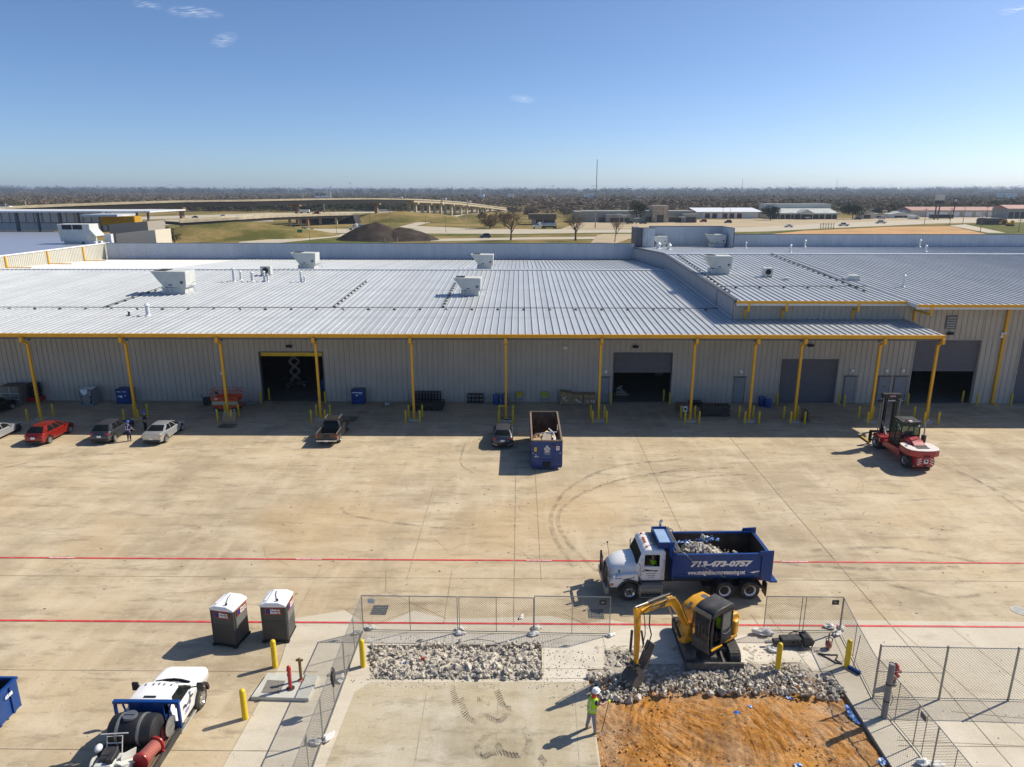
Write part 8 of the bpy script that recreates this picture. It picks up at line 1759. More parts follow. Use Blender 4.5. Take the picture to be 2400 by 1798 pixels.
# ---- concrete pad with pipes
pp_=S((589,1641),(724,1645),(748,1590),(628,1584));pd=thing('concrete_pad','thick grey concrete pad with a hatch plate by the left fence','pad',(pp_[0].x,pp_[0].y,0));o0=pp_[0]
b=MB();b.prism([(p.x-o0.x,p.y-o0.y)for p in pp_],-.02,.16,'z');M['padc']=mat('pad_concrete',(.52,.52,.46),.85,var=.08,scale=2,bump=.2);b.build('slab',M['padc'],pd,bevel=.015)
hp=[at(x,y,.16)for x,y in((612,1624),(655,1626),(669,1596),(627,1594))];b=MB();b.prism([(p.x-o0.x,p.y-o0.y)for p in hp],.161,.170,'z');b.build('hatch_plate',mat('pebbled_hatch',(.24,.22,.19),.9,var=.35,scale=25,bump=.8,bscale=40),pd)
def standpipe(label,px,py,h,m,r,cap):
 p=at(px,py,.16);t=thing('standpipe',label,'pipe',(p.x,p.y,.16));b=MB();b.cyl((0,0,0),(0,0,h),r,n=14);b.build('riser',m,t,smooth=40);b=MB();b.cyl((0,0,0),(0,0,.03),r*2.2,n=18);b.build('base_flange',M['dsteel']if cap else mat('pink_ring',(.5,.2,.18),.8),t)
 b=MB()
 if cap:b.ell((0,0,h),(r*1.15,r*1.15,r*1.2),12,8);b.lathe([(r,h*.62),(r*1.25,h*.64),(r*1.25,h*.70),(r,h*.72)],14);b.lathe([(r,h*.86),(r*1.3,h*.87),(r*1.3,h*.92),(r,h*.93)],14)
 else:b.ell((0,0,h),(r*1.3,r*1.3,r),12,8);b.cyl((-.14,0,h-.04),(.14,0,h-.04),r*.9,n=10)
 b.build('cap',m,t,smooth=40)
standpipe('red standpipe with collars on the concrete pad',681,1614,1.0,M['red'],.075,True);standpipe('brass brown standpipe with a twin outlet behind the red one',706,1594,1.0,mat('brass_brown',(.22,.14,.05),.5,metal=.4),.06,False)
p=at(2093,1604);hy=thing('fire_hydrant','red fire hydrant behind the mesh fence near the steel post','fire hydrant',(p.x,p.y,0));b=MB();b.lathe([(.14,0),(.14,.08),(.09,.1),(.09,.3)],14);b.build('barrel',M['dsteel'],hy,smooth=40);b=MB();b.lathe([(.12,.3),(.13,.75),(.15,.78),(.12,.92),(.05,1.0),(.001,1.04)],14);b.cyl((-.24,0,.62),(.24,0,.62),.07,n=10);b.cyl((0,-.22,.55),(0,0,.55),.09,n=10);b.build('bonnet',M['red'],hy,smooth=40)
p=at(2071,1681);sp=thing('steel_post','tall grey steel pipe post strapped with black bands inside the right fence','post',(p.x,p.y,0));M['greyp']=mat('grey_pipe_paint',(.20,.20,.21),.5,var=.08);b=MB();b.cyl((0,0,0),(0,0,2.42),.115,n=16,cap=False);b.cyl((0,0,2.38),(0,0,2.40),.10,n=16);b.build('pipe',M['greyp'],sp,smooth=40);b=MB();b.cyl((0,0,1.5),(0,0,1.55),.125,n=16);b.cyl((0,0,.75),(0,0,.80),.125,n=16);b.tube([(.12,-.03,1.2),(.18,-.1,.9),(.12,-.1,.6)],.012,5);b.build('band',M['black'],sp)
# drains and manholes
def grate(name,label,c0,c1,c2,c3):
 pts=S(c0,c1,c2,c3);t=thing(name,label,'drain',(pts[0].x,pts[0].y,.006));o0=pts[0];b=MB();b.prism([(p.x-o0.x,p.y-o0.y)for p in pts],.0,.012,'z');b.build('pit',M['dark_in'],t)
 b=MB();P_=[p-o0 for p in pts]
 for k in range(10):u=k/9;b.beam(P_[0].lerp(P_[1],u)+Vector((0,0,.016)),P_[3].lerp(P_[2],u)+Vector((0,0,.016)),.035,.012)
 for k in range(5):u=k/4;b.beam(P_[0].lerp(P_[3],u)+Vector((0,0,.018)),P_[1].lerp(P_[2],u)+Vector((0,0,.018)),.035,.012)
 b.build('bars',M['steel'],t)
grate('storm_drain','rectangular storm drain grate behind the left fence panel',(869,1440),(904,1441),(911,1420),(877,1420));grate('storm_drain','rectangular storm drain grate behind the fence panel nearest the dump truck',(1381,1448),(1416,1450),(1413,1429),(1379,1429))
p=at(2391,1432);t=thing('manhole','round manhole cover in a rusty stain at the right edge','manhole',(p.x,p.y,.006));b=MB();b.cyl((0,0,0),(0,0,.012),.33,n=24);b.build('cover',M['steel'],t);b=MB();b.lathe([(.34,0),(.40,0),(.40,.01),(.34,.01)],24);b.build('ring',M['concrete_block'],t)
# ---- chain link panels
M['mesh']=mat('chain_link_wire',(.20,.185,.16),.5,metal=.3,var=.1)
def panel(name,label,a,c,h,uprights=(.5,),sign=None,sag=0,wires=.12,wr=.0042,grp='temporary mesh fence panels',topscale=1,rail_mid=None,h2=None):
 a=Vector((a[0],a[1],0));c=Vector((c[0],c[1],0));d=c-a;L=d.length;t=thing(name,label,'fence panel',a,math.atan2(d.y,d.x),grp);h2=h if h2 is None else h2
 H=lambda x:(h+(h2-h)*x/L)-sag*4*(x/L)*(1-x/L)
 b=MB();r=.021
 b.cyl((0,0,.05),(0,0,H(0)),r,n=6);b.cyl((L,0,.05),(L,0,H(L)),r,n=6);n=8
 b.tube([(L*k/n,0,H(L*k/n))for k in range(n+1)],r,6);b.tube([(0,0,.07),(L,0,.07)],r,6)
 for u in uprights:b.cyl((L*u,0,.07),(L*u,0,H(L*u)),r*.85,n=6)
 if rail_mid:b.tube([(0,0,rail_mid),(L,0,rail_mid)],r*.7,6)
 b.build('frame',M['steel'],t)
 b=MB();x=-h
 def seg(p,q):
  p=Vector(p);q=Vector(q);dd=(q-p).normalized();n1=Vector((0,1,0))*wr;n2=dd.cross(Vector((0,1,0)))*wr
  b.add([p+n1,p+n2-n1*.5,p-n2-n1*.5,q+n1,q+n2-n1*.5,q-n2-n1*.5],[(0,1,4,3),(1,2,5,4),(2,0,3,5)])
 while x<L:
  for sl in(1,-1):
  # line z = .07 + (X-x) (sl=1) or z = h-(X-x)
   x0,x1=max(x,0),min(x+h,L)
   if x1-x0<.03:continue
   if sl==1:z0,z1=.07+(x0-x)*(h-.07)/h,.07+(x1-x)*(h-.07)/h
   else:z0,z1=h-(x0-x)*(h-.07)/h,h-(x1-x)*(h-.07)/h
   seg((x0,0,z0*H(x0)/h if h else z0),(x1,0,z1*H(x1)/h))
  x+=wires
 b.build('wire_mesh',M['mesh'],t,recalc=False)
 if sign:
  u,m_,s=sign;b=MB();b.box(L*u-.16,L*u+.16,-.03,-.022,H(L*u)-.38,H(L*u)-.14);sg=b.build('sign',M[m_],t)
  if s:text('sign_lettering',s,.085,M['inkw'],sg,(L*u,-.034,H(L*u)-.26),(90,0,0),off=.002,ext=.001)
 return t
A=lambda x,y:at(x,y)
yF=28.45
pA,pB,pC,pD,pE=A(852,1479),A(1073,1482),A(1250,1485),A(1252,1486),A(1428,1489)
panel('mesh_fence','mesh fence panel behind the left rubble, touching the enclosure corner',pA,pB,1.86,(.5,),(.10,'wallb',None))
panel('mesh_fence','middle mesh fence panel behind the left rubble pile',A(1077,1482),pC,1.86,(.5,))
panel('mesh_fence','taller mesh gate panel nearest the dump truck front wheel',pD,pE,1.98,(.5,),(.90,'black','Pro'))
panel('mesh_fence','mesh fence panel behind the excavator attachment at right',A(1789,1480),A(1966,1482),1.84,(.47,.52),(.90,'black','Pro'))
panel('mesh_fence','farthest side panel of the left fence line',A(852,1479),A(810,1593),1.84,(.5,))
panel('mesh_fence','middle side panel of the left fence line with a jacket on it',A(809,1595),A(758,1734),1.84,(.5,))
panel('mesh_fence','nearest side panel of the left fence line cut by the bottom edge',A(757,1736),A(690,1925),1.84,(.5,),(.5,'trim',None))
panel('mesh_fence','farthest sagging side panel of the right fence line',A(1968,1483),A(2045,1636),1.80,(.42,),None,sag=.06,h2=1.75)
panel('mesh_fence','middle side panel of the right fence line beside the steel post',A(2046,1637),A(2139,1748),1.85,(.55,),None,h2=1.80,sag=.0,grp='temporary mesh fence panels')
panel('mesh_fence','side panel of the right fence line carrying a small dark plate',A(2139,1748),A(2182,1803),1.80,(.45,),(.28,'trim',None))
panel('mesh_fence','nearest side panel of the right fence line cut by the bottom edge',A(2183,1804),A(2270,1920),1.80,(.5,))
cA,cB,cC,cD=A(2046,1636),A(2200,1640),A(2362,1643),A(2540,1649)
for i_,(u,v,lb_)in enumerate(((cA,cB,'permanent chain link bay nearest the steel post'),(cB,cC,'middle permanent chain link bay at right'),(cC,cD,'permanent chain link bay cut by the right edge'))):
 panel('chain_link_fence',lb_,u,v,2.42,(),None,wires=.13,grp='permanent chain link bays',rail_mid=1.25 if i_==0 else None,wr=.0038)
for p,lb_ in((cA,'left end post of the permanent chain link fence'),(cB,'second post of the permanent chain link fence'),(cC,'third post of the permanent chain link fence')):
 b=MB();b.cyl((0,0,0),(0,0,2.46),.042,n=10);b.ell((0,0,2.46),(.05,.05,.04),8,6);tag(b.build('fence_post',M['steel'],loc=tuple(p)),lb_,'fence post')
def sandbag(px,py,label,s=1.0,rz=0,k=0):
 s*=.8;p=at(px,py);t=thing('sandbag',label,'sandbag',(p.x,p.y,0),R(rz),'sandbags holding the fence feet');b=MB();vs,fs=ICO[3]
 out=[]
 for v in vs:n_=1+.55*noise.noise(v*1.6+Vector((k,0,0)))+.22*noise.noise(v*4.5+Vector((k,3,0)));out.append((v.x*.30*s*n_,v.y*.17*s*n_,max(.0,(v.z*.10+.09)*s*n_)))
 b.add(out,fs);b.build('sack',M['plastic_bag'],t,smooth=60)
 b=MB();b.ell((.30*s,.02,.06),(.09,.05,.03),8,6);b.build('tied_neck',M['plastic_bag'],t)
for k,(px,py,lb_,s,rz)in enumerate([(838,1485,'white sandbag just left of the enclosure corner',.9,20),(868,1474,'white sandbag just right of the enclosure corner',1,0),(1078,1476,'grey sandbag against the foot between the two left rear panels',1,10),(1078,1487,'sandbag in front of the joint between the two rear panels',1,0),(1256,1474,'dark sandbag behind the gate panel foot',1,0),(1249,1489,'white sandbag before the left foot of the gate panel',1.1,5),(1222,1448,'small white sack lying behind the middle panel',.7,60),(1431,1491,'flattened white sack at the right foot of the gate panel',.9,30),(800,1594,'grey sandbag left of the second side panel foot',1,80),(741,1742,'white sandbag left of the third side panel foot',1.1,0),(768,1733,'white crumpled sandbag right of the third side panel foot',1.1,60),(1788,1487,'long white sack bundle at the left foot of the right panel',1.7,-10),(1810,1526,'white crumpled sack lying on the slab before the black attachment',1.1,-30),(1944,1471,'grey sandbag behind the right panel foot',1.1,0),(1962,1487,'white sandbag at the right fence corner',1.1,40),(1972,1474,'white sandbag just behind the right fence corner',1.0,80),(2165,1792,'white sandbag at the bottom edge under the right fence',1.2,10),(2196,1796,'second white sandbag at the bottom edge right of the other',1.2,20)]):
 sandbag(px,py,lb_,s,rz,k*3)
p=A(786,1612);jk=thing('jacket','dark grey jacket hanging over the left fence','jacket',(A(786,1660).x,A(786,1660).y,1.25));b=MB();vs,fs=ICO[3];b.add([(v.x*.10*(1+.3*noise.noise(v*3)),v.y*.17*(1+.4*noise.noise(v*2)),v.z*.38+.25)for v in vs],fs);b.build('body',mat('charcoal_cloth',(.05,.048,.045),.9,var=.2),jk,smooth=60);b=MB();b.tube([(0,-.14,.45),(.05,-.22,.2),(.05,-.18,-.1)],[.06,.055,.045],8);b.build('sleeve',mat('charcoal_cloth',(.05,.048,.045),.9),jk,smooth=60)
# hydraulic breaker attachment, blower, hose, broom
p=A(1855,1512);hb_=thing('hydraulic_breaker','black hydraulic breaker attachment lying on the slab before the right panel','breaker',(p.x,p.y,0),R(4));b=MB();b.box(-.55,.55,-.22,.22,.08,.42);b.prism([(.45,.05),(.85,.1),(.95,.3),(.7,.55),(.4,.5)],-.28,.28,'y');b.box(-.9,-.5,-.12,.12,.12,.34);b.build('housing',M['dsteel'],hb_,bevel=.03);b=MB();b.cyl((-1.25,0,.2),(-.85,0,.22),.07,n=10);b.build('chisel',M['steel'],hb_)
b=MB();b.tube([(.2,-.2,.4),(.3,-.45,.15),(.7,-.42,.05),(.9,-.2,.2)],.025,6);b.tube([(-.1,.2,.42),(.2,.3,.5),(.6,.1,.55)],.022,6);b.cyl((.0,-.3,.25),(.0,.3,.25),.05,n=8);b.cyl((.35,-.3,.3),(.35,.3,.3),.05,n=8);b.build('hoses',M['black'],hb_,smooth=60)
p=A(1941,1520);bw=thing('backpack_blower','orange and white handheld saw or blower standing on the slab near the right corner','blower',(p.x,p.y,0));b=MB();b.ell((0,0,.2),(.14,.17,.2),12,8);b.build('housing',mat('dusty_orange_red',(.38,.14,.10),.6,dirt=(.5,.45,.4),damt=.6),bw,smooth=50);b=MB();b.tube([(-.13,0,.25),(-.14,0,.5),(0,0,.58),(.14,0,.5),(.13,0,.25)],.02,6);b.build('handle',M['black'],bw);b=MB();b.cyl((0,.05,.4),(0,.08,.75),.025,n=8);b.build('tube',M['dsteel'],bw)
b=MB();b.tube([at(x,y,.03)for x,y in((1918,1531),(1932,1534),(1950,1535),(1963,1535),(1962,1541),(1958,1546),(1968,1552),(1974,1556),(1960,1554),(1940,1542),(1918,1532))],.03,6);tag(b.build('hose',M['black'],smooth=60),'black crumpled hose lying on the slab near the right bollard','hose')
p=A(1998,1572);br=thing('push_broom','push broom with dark blue head leaning on the right fence','broom',(p.x,p.y,0),R(-55));b=MB();b.box(-.35,.35,-.05,.05,.06,.16);b.build('broom_head',M['blue'],br);b=MB();b.box(-.34,.34,-.04,.04,.0,.06);b.build('bristles',M['black'],br);b=MB();b.cyl((0,0,.12),(-.1,.45,1.5),.016,n=6);b.build('handle',M['woodd'],br)
b=MB();b.tube([at(1088,1506,.05)+Vector((0,0,z))if k==0 else at(x,y,z)for k,(x,y,z)in enumerate(((1088,1506,.05),(1100,1500,.35),(1130,1499,.6),(1155,1503,.45),(1172,1510,.1)))],.012,5);tag(b.build('rebar',M['dsteel'],smooth=60),'thin bent rebar arching above the left rubble pile','rebar')
# ---- rubble
M['rock']=mat('broken_concrete',(.46,.42,.355),.92,var=.2,scale=2.5,bump=1,bscale=14,dirt=(.40,.35,.28),dscale=2,damt=.6,spec=.15);M['rock2']=mat('pale_broken_concrete',(.58,.535,.455),.92,var=.15,scale=3,bump=.8,bscale=14,spec=.15,dirt=(.42,.38,.33),dscale=2.5,damt=.5)
def hull_rock(b,c,r,q,m=0,flat_=1.0):
 bm=bmesh.new();n=q.randint(9,14)
 for _ in range(n):v=Vector((q.gauss(0,1),q.gauss(0,1),q.gauss(0,1))).normalized();bm.verts.new((v.x*r*q.uniform(.75,1.1),v.y*r*q.uniform(.6,1.0),v.z*r*q.uniform(.55,.9)*flat_))
 res=bmesh.ops.convex_hull(bm,input=bm.verts);bmesh.ops.delete(bm,geom=[v for v in bm.verts if not v.link_faces],context='VERTS');bm.verts.index_update()
 A_=Euler((q.uniform(-.5,.5),q.uniform(-.5,.5),q.uniform(0,6.3))).to_matrix();c=Vector(c);b.add([c+A_@v.co for v in bm.verts],[tuple(v.index for v in f.verts)for f in bm.faces],m);bm.free()
def inside(p,poly):
 c=False;n=len(poly)
 for i in range(n):
  a,b_=poly[i],poly[i-1]
  if(a[1]>p[1])!=(b_[1]>p[1])and p[0]<(b_[0]-a[0])*(p[1]-a[1])/(b_[1]-a[1])+a[0]:c=not c
 return c
q=random.Random(12)
rubB=S((1418,1527),(1478,1525),(1490,1556),(1800,1560),(1810,1556),(1870,1556),(1900,1577),(1944,1577),(1985,1625),(1960,1640),(1900,1632),(1800,1622),(1700,1625),(1600,1622),(1500,1630),(1470,1645),(1420,1640),(1385,1625),(1378,1572),(1418,1570))
def fill(poly,n,r0,r1,z0,hfun,mats_,name):
 b=MB();xs=[p.x for p in poly];ys=[p.y for p in poly];k=0
 while k<n:
  x=q.uniform(min(xs),max(xs));y=q.uniform(min(ys),max(ys))
  if not inside((x,y),poly):continue
  r=r0+(r1-r0)*q.random()**3;hull_rock(b,(x,y,z0+hfun(x,y)*q.uniform(.2,1)),r,q,q.choice((0,0,1)));k+=1
 tag(b.build(name,[M['rock'],M['rock2']],recalc=True),kind='stuff')
hA=lambda x,y:.30+.26*noise.noise(Vector((x*.9,y*.9,2)))
hBf=lambda x,y:.24+.24*noise.noise(Vector((x*.9,y*.9,5)))
fill(hole_a,2100,.025,.18,-.15,hA,None,'rubble');fill(rubB,3900,.022,.15,-.17,hBf,None,'rubble')
dirtB=S((1385,1620),(1990,1620),(2110,1810),(1405,1810))
def fclod(n):
 b=MB();k=0;dp=S((1395,1640),(1985,1640),(2100,1820),(1412,1820))
 while k<n:
  x=q.uniform(2.5,13);y=q.uniform(19,25.3)
  if inside((x,y),dp)and noise.noise(Vector((x*.7,y*.7,5)))>-.1:hull_rock(b,(x,y,-.17),.012+.06*q.random()**3,q,0);k+=1
 tag(b.build('clay_clods',M['clod']),kind='stuff')
M['clod']=mat('clay_clod',(.52,.26,.09),.95,var=.4,scale=2,world=True,spec=.05);fclod(700)
fill(dirtB,520,.012,.05,-.15,lambda x,y:.03,None,'scattered_stones')
def chunk(px,py,r,label,z=.05,m='rock2',grp='broken concrete chunks'):
 p=at(px,py,z);b=MB();hull_rock(b,(0,0,0),r,q,0);o=b.build('concrete_chunk',M[m],loc=(p.x,p.y,z),bevel=.006);tag(o,label,'concrete chunk',grp);return o
for px,py,r,lb_ in((984,1502,.20,'grey chunk resting on the slab edge at the top of the left rubble'),(1076,1503,.18,'chunk at the top edge of the left rubble below the bent rebar'),(1002,1516,.24,'large flat tan chunk near the top of the left rubble'),(996,1540,.25,'tall chunk with a red painted face in the left rubble'),(1073,1562,.30,'big pale chunk in the middle of the left rubble'),(1101,1566,.32,'biggest tan chunk right of the middle of the left rubble'),(1018,1548,.24,'rounded chunk right of the red painted one'),(1160,1520,.24,'chunk near the upper right of the left rubble'),(1060,1520,.20,'dark chunk at the upper middle of the left rubble'),(1108,1583,.20,'round chunk at the lower edge of the left rubble'),(1190,1572,.24,'chunk at the lower right of the left rubble'),(1020,1578,.20,'chunk at the lower middle of the left rubble'),(1230,1585,.17,'chunk near the bottom right corner of the left rubble'),(962,1542,.20,'dark chunk left of the red painted one'),(1028,1508,.15,'small chunk near the upper edge of the left rubble'),(912,1525,.18,'chunk near the upper left of the left rubble'),(880,1560,.17,'chunk at the left end of the left rubble'),(1133,1515,.20,'chunk between rebar and the right end of the left rubble'),(1216,1545,.20,'chunk toward the right end of the left rubble'),(940,1575,.18,'chunk in the lower left of the left rubble')):
 o=chunk(px,py,r*.85,lb_,.06)
 if 'red painted' in lb_ and 'face' in lb_:rf=MB();rf.obox((-.08,-.20,.02),(.16,.03,.26),(.25,0,.3));rf.build('red_paint_patch',mat('spray_red',(.65,.06,.03),.7),o)
chs=[(1434,1632),(1447,1636),(1473,1637),(1497,1635),(1512,1610),(1626,1575),(1655,1578),(1690,1573),(1618,1622),(1632,1620),(1664,1625),(1694,1622),(1730,1590),(1755,1570),(1780,1582),(1800,1597),(1840,1590),(1860,1600),(1886,1608),(1835,1615),(1950,1620),(1560,1570),(1580,1590),(1540,1600),(1450,1560),(1700,1600),(1738,1610),(1765,1608)]
ORD=['first','second','third','fourth','fifth','sixth','seventh','eighth','ninth'];cz={}
for k,(px,py)in enumerate(sorted(chs)):zk=0 if px<1500 else 1 if px<1600 else 2 if px<1720 else 3 if px<1815 else 4;cz[zk]=cz.get(zk,-1)+1;chunk(px,py,q.uniform(.16,.26),ORD[cz[zk]]+' from the left of the concrete chunks '+('left of the bucket near the worker' if px<1500 else 'between the bucket and the dozer blade' if px<1600 else 'below the dozer blade' if px<1720 else 'left of the rubble bollard' if px<1815 else 'right of the rubble bollard'),-.02,'rock2' if k%3 else 'rock')
M['tarp']=mat('blue_plastic_sheet',(.10,.24,.58),.4,var=.2,scale=4);M['tarpl']=mat('pale_blue_plastic',(.30,.45,.72),.4,var=.2,scale=5)
def scrap_sheet(pts,label,z,m='tarp',n=8,wd=.22):
 b=MB();P_=[at(x,y,z)for x,y in pts];vs=[];sp=spline([(p.x,p.y)for p in P_],6)
 for i,p in enumerate(sp):
  d=(sp[min(i+1,len(sp)-1)]-sp[max(i-1,0)]).normalized();n_=Vector((-d.y,d.x,0))
  for j in range(4):vs.append(p+n_*(j/3-.5)*wd*q.uniform(.6,1.3)+Vector((0,0,z+q.uniform(0,.07))))
 b.add(vs,[(i*4+j,i*4+j+1,i*4+j+5,i*4+j+4)for i in range(len(sp)-1)for j in range(3)]);tag(b.build('plastic_sheet',M[m],recalc=False),label,'plastic sheet')
scrap_sheet([(1984,1655),(1998,1680),(2012,1698)],'torn blue plastic strip hanging along the right wall of the pit',-.12);scrap_sheet([(1722,1674),(1732,1670)],'blue plastic scrap in the middle of the orange dirt',-.15,wd=.18);scrap_sheet([(1752,1655),(1765,1658)],'small pale blue scrap near the rubble edge',-.15,'tarpl',wd=.12);scrap_sheet([(1843,1636),(1860,1638)],'pale blue scrap below the right rubble',-.15,'tarpl',wd=.15);scrap_sheet([(2060,1790),(2080,1782),(2092,1795)],'pale blue plastic wad at the bottom corner of the pit',-.12,'tarpl',wd=.3);scrap_sheet([(1862,1795),(1880,1794)],'pale blue scrap at the bottom edge of the dirt',-.15,'tarpl',wd=.16);scrap_sheet([(946,1556),(954,1552)],'tiny blue scrap among the left rubble',.12,wd=.12)
# load in the truck bed
b=MB()
for k in range(520):
 x=3.1+q.gauss(0,.75);y=q.gauss(.15,.5);x=min(4.6,max(1.2,x));y=max(-1.05,min(1.05,y));hgt=1.80+.80*math.exp(-((x-3.4)/1.2)**2-((y-.1)/.8)**2)
 hull_rock(b,tuple(to_world(dt,x,y,hgt+q.uniform(-.08,.04))),.04+.15*q.random()**2.5,q,q.choice((0,1)))
tag(b.build('concrete_load',[M['rock'],M['rock2']]),kind='stuff')
b=MB();b.box(1.2,4.7,-1.1,1.1,1.45,1.7);
b=MB();b.lathe([(.01,2.35),(.5,2.2),(1.0,1.8),(1.3,1.5)],20,(0,0,0));b.v=[tuple(to_world(dt,3.3+v[0]*1.3,.1+v[1]*.8,v[2]+.15))for v in b.v];tag(b.build('rubble_core',M['gravel']),kind='stuff')
for k,(x,y,lb_)in enumerate(((3.9,-.1,'left blue plastic wad on the dump truck load'),(3.0,-.2,'middle blue plastic wad on the dump truck load'),(2.5,-.35,'right blue plastic wad on the dump truck load'))):
 b=MB();c0=to_world(dt,x,y,2.62)
 for j in range(26):e=[c0+Vector((q.uniform(-.35,.35),q.uniform(-.15,.15),q.uniform(-.05,.12)))];e+=[e[0]+Vector((q.uniform(-.18,.18),q.uniform(-.14,.14),q.uniform(-.08,.08)))for _ in range(2)];b.add(e,[(0,1,2)])
 tag(b.build('plastic_sheet',M['tarp'],recalc=False),lb_,'plastic sheet')
chunk_o=chunk(1685,1270,.22,'tall pale chunk standing on top of the dump truck load',.3);chunk_o.location=to_world(dt,3.0,-.3,2.80)
# ---- people
dn=(0,0,-1)
walk=dict(larm=[(.03,.21,1.40),(.06,.27,1.13),(.16,.22,.93)],rarm=[(.03,-.21,1.40),(.0,-.27,1.13),(.06,-.25,.90)],lleg=[(.0,.11,.90),(.03,.12,.50),(.0,.13,.10)],rleg=[(.0,-.11,.90),(.02,-.12,.50),(-.02,-.14,.10)])
# worker with rake: seen from behind-left, facing the dirt; right arm held forward to the tool
rk=dict(lean=.05,larm=[(.04,.20,1.38),(.10,.26,1.12),(.30,.16,1.05)],rarm=[(.05,-.21,1.38),(.28,-.24,1.24),(.55,-.20,1.24)],lleg=[(.0,.11,.90),(-.01,.15,.50),(-.05,.20,.10)],rleg=[(.0,-.11,.90),(.03,-.13,.50),(.05,-.16,.10)],head=(.06,0,.13),facing=0,curl=.9,palm_r=(0,.6,-1))
w1p=A(1386,1719);w1=person('worker in white hard hat and lime vest raking at the edge of the dirt',(w1p.x,w1p.y+.08,0),R(30),rk,dict(legs=M['greyc'],shirt=M['navyc'],vest=M['hivis'],boot=M['boot'],scarf=M['orange'],slv=.55,glove=mat('lime_glove',(.65,.80,.05),.7)),M['hatw'],sc=1.03)
hw_=to_world(w1,.60,-.20,1.18);tool=thing('rake','long dark rake held by the worker in the lime vest','rake',(0,0,0));b=MB();e_=at(1408,1722,.02);b.tube([hw_+Vector((-.02,0,.12)),hw_,hw_.lerp(e_,.75)+Vector((0,0,-.02)),e_+Vector((.02,0,.12))],.015,6);b.build('handle',M['dsteel'],tool,smooth=60);b=MB();b.obox((e_.x+.05,e_.y,.05),(.10,.34,.03),(0,.4,-.6));b.build('rake_head',M['rust'],tool)
st2=dict(walk);st2['larm']=[(.03,.21,1.40),(.12,.27,1.16),(.28,.10,1.10)];st2['rarm']=[(.03,-.21,1.40),(.08,-.29,1.14),(.25,-.30,1.0)]
p=A(304,1034);person('worker in blue hard hat and navy vest with lime straps beside the dark grey SUV',(p.x,p.y,0),R(80),st2,dict(legs=M['navyc'],shirt=M['navyc'],vest=mat('navy_vest',(.03,.05,.25),.7),boot=M['boot'],slv=.6),M['hatb'],sc=.95)
st3=dict(walk);st3['rarm']=[(.03,-.21,1.42),(.15,-.40,1.36),(.35,-.58,1.42)];p=A(339,1012)
person('worker in black shirt and blue hard hat resting a hand on the silver sedan',(p.x,p.y+.2,0),R(60),st3,dict(legs=M['blackc'],shirt=M['blackc'],boot=M['blackc'],slv=.55),M['hatb'],sc=.95)
# ---- things along the wall
def crate_stack(name,label,px,py,w_,d_,h,m,cat,rz=0,slats=True):
 p=at(px,py);t=thing(name,label,cat,(p.x,p.y,0),R(rz));b=MB();b.box(-w_/2,w_/2,0,d_,.12,h);b.build('load',m,t,bevel=.03)
 b=MB();
 for k in range(5):y=d_*k/4.4;b.box(-w_/2-.03,w_/2+.03,y,y+.09,.09,.12);
 for x in(-w_/2,-.05,w_/2-.09):b.box(x,x+.09,0,d_,0,.09)
 b.build('pallet',M['wood'],t);return t
M['wrap']=mat('plastic_wrapped_load',(.22,.195,.155),.35,var=.3,scale=2.5,dirt=(.28,.26,.22),dscale=3,damt=.6)
t=crate_stack('wrapped_pallet','tall shrink-wrapped pallet load by the wall at the far left',28,951,1.75,1.5,1.85,M['wrap'],'pallet load')
b=MB()
for z in(.6,1.2):b.box(-.89,.89,-.015,0,z,z+.05)
b.box(-.02,.02,-.015,0,.15,1.8);b.build('strap',M['offw'],t)
for k in range(4):b=MB();b.box(-.85,.85,.0+.35*k,.22+.35*k,1.86,1.93);b.build('top_board',M['woodd'],t)
t=crate_stack('wrapped_pallet','black bagged stack with a red base behind the first canopy post',78,946,1.15,1.1,.55,M['red'],'pallet load');b=MB()
for k in range(5):b.ell((q.uniform(-.1,.1),.5,.78+k*.26),(.56,.5,.2),14,8)
b.build('black_bags',M['black'],t,smooth=60)
p=at(205,951);t=thing('machine_crate','grey caged fan machine with white plastic draped over its top','machine',(p.x,p.y,0));M['fan']=mat('pale_grey_casing',(.26,.27,.28),.5,var=.1)
b=MB();b.box(-.62,-.52,0,.1,0,1.55);b.box(.52,.62,0,.1,0,1.55);b.box(-.62,.62,0,.1,0,.22);b.box(-.62,.62,0,.1,.95,1.5);b.box(-.6,-.5,.1,1.2,0,.2);b.box(.5,.6,.1,1.2,0,.2);b.box(.54,.62,.1,1.2,.2,1.5);b.box(-.62,-.54,.1,1.2,.2,1.5);b.box(-.62,.62,.1,1.2,1.5,1.56);b.build('casing',M['fan'],t,bevel=.02)
b=MB();b.lathe([(.38,-.05),(.44,-.05),(.44,.12),(.38,.12)],20,(0,.0,.62),'y');b.lathe([(.14,.0),(.14,.5),(.001,.5)],14,(0,.0,.62),'y');b.build('fan_ring',M['steel'],t,smooth=40);b=MB();b.box(-.5,.5,.3,1.1,.2,1.4);b.build('dark_core',M['dark_in'],t)
b=MB();K=7;vs=[(-.6+1.2*i/K,-.05+1.1*j/K,1.60+.09*noise.noise(Vector((i*.9,j*.9,1))))for j in range(K+1)for i in range(K+1)];b.add(vs,[(j*(K+1)+i,j*(K+1)+i+1,(j+1)*(K+1)+i+1,(j+1)*(K+1)+i)for j in range(K)for i in range(K)]);b.add([(-.5,-.03,1.6),(.25,-.03,1.6),(.15,-.06,1.2),(-.15,-.06,1.05),(-.4,-.05,1.3)],[(0,1,2,3,4)]);b.build('plastic_sheet',M['inkw'],t,recalc=False)
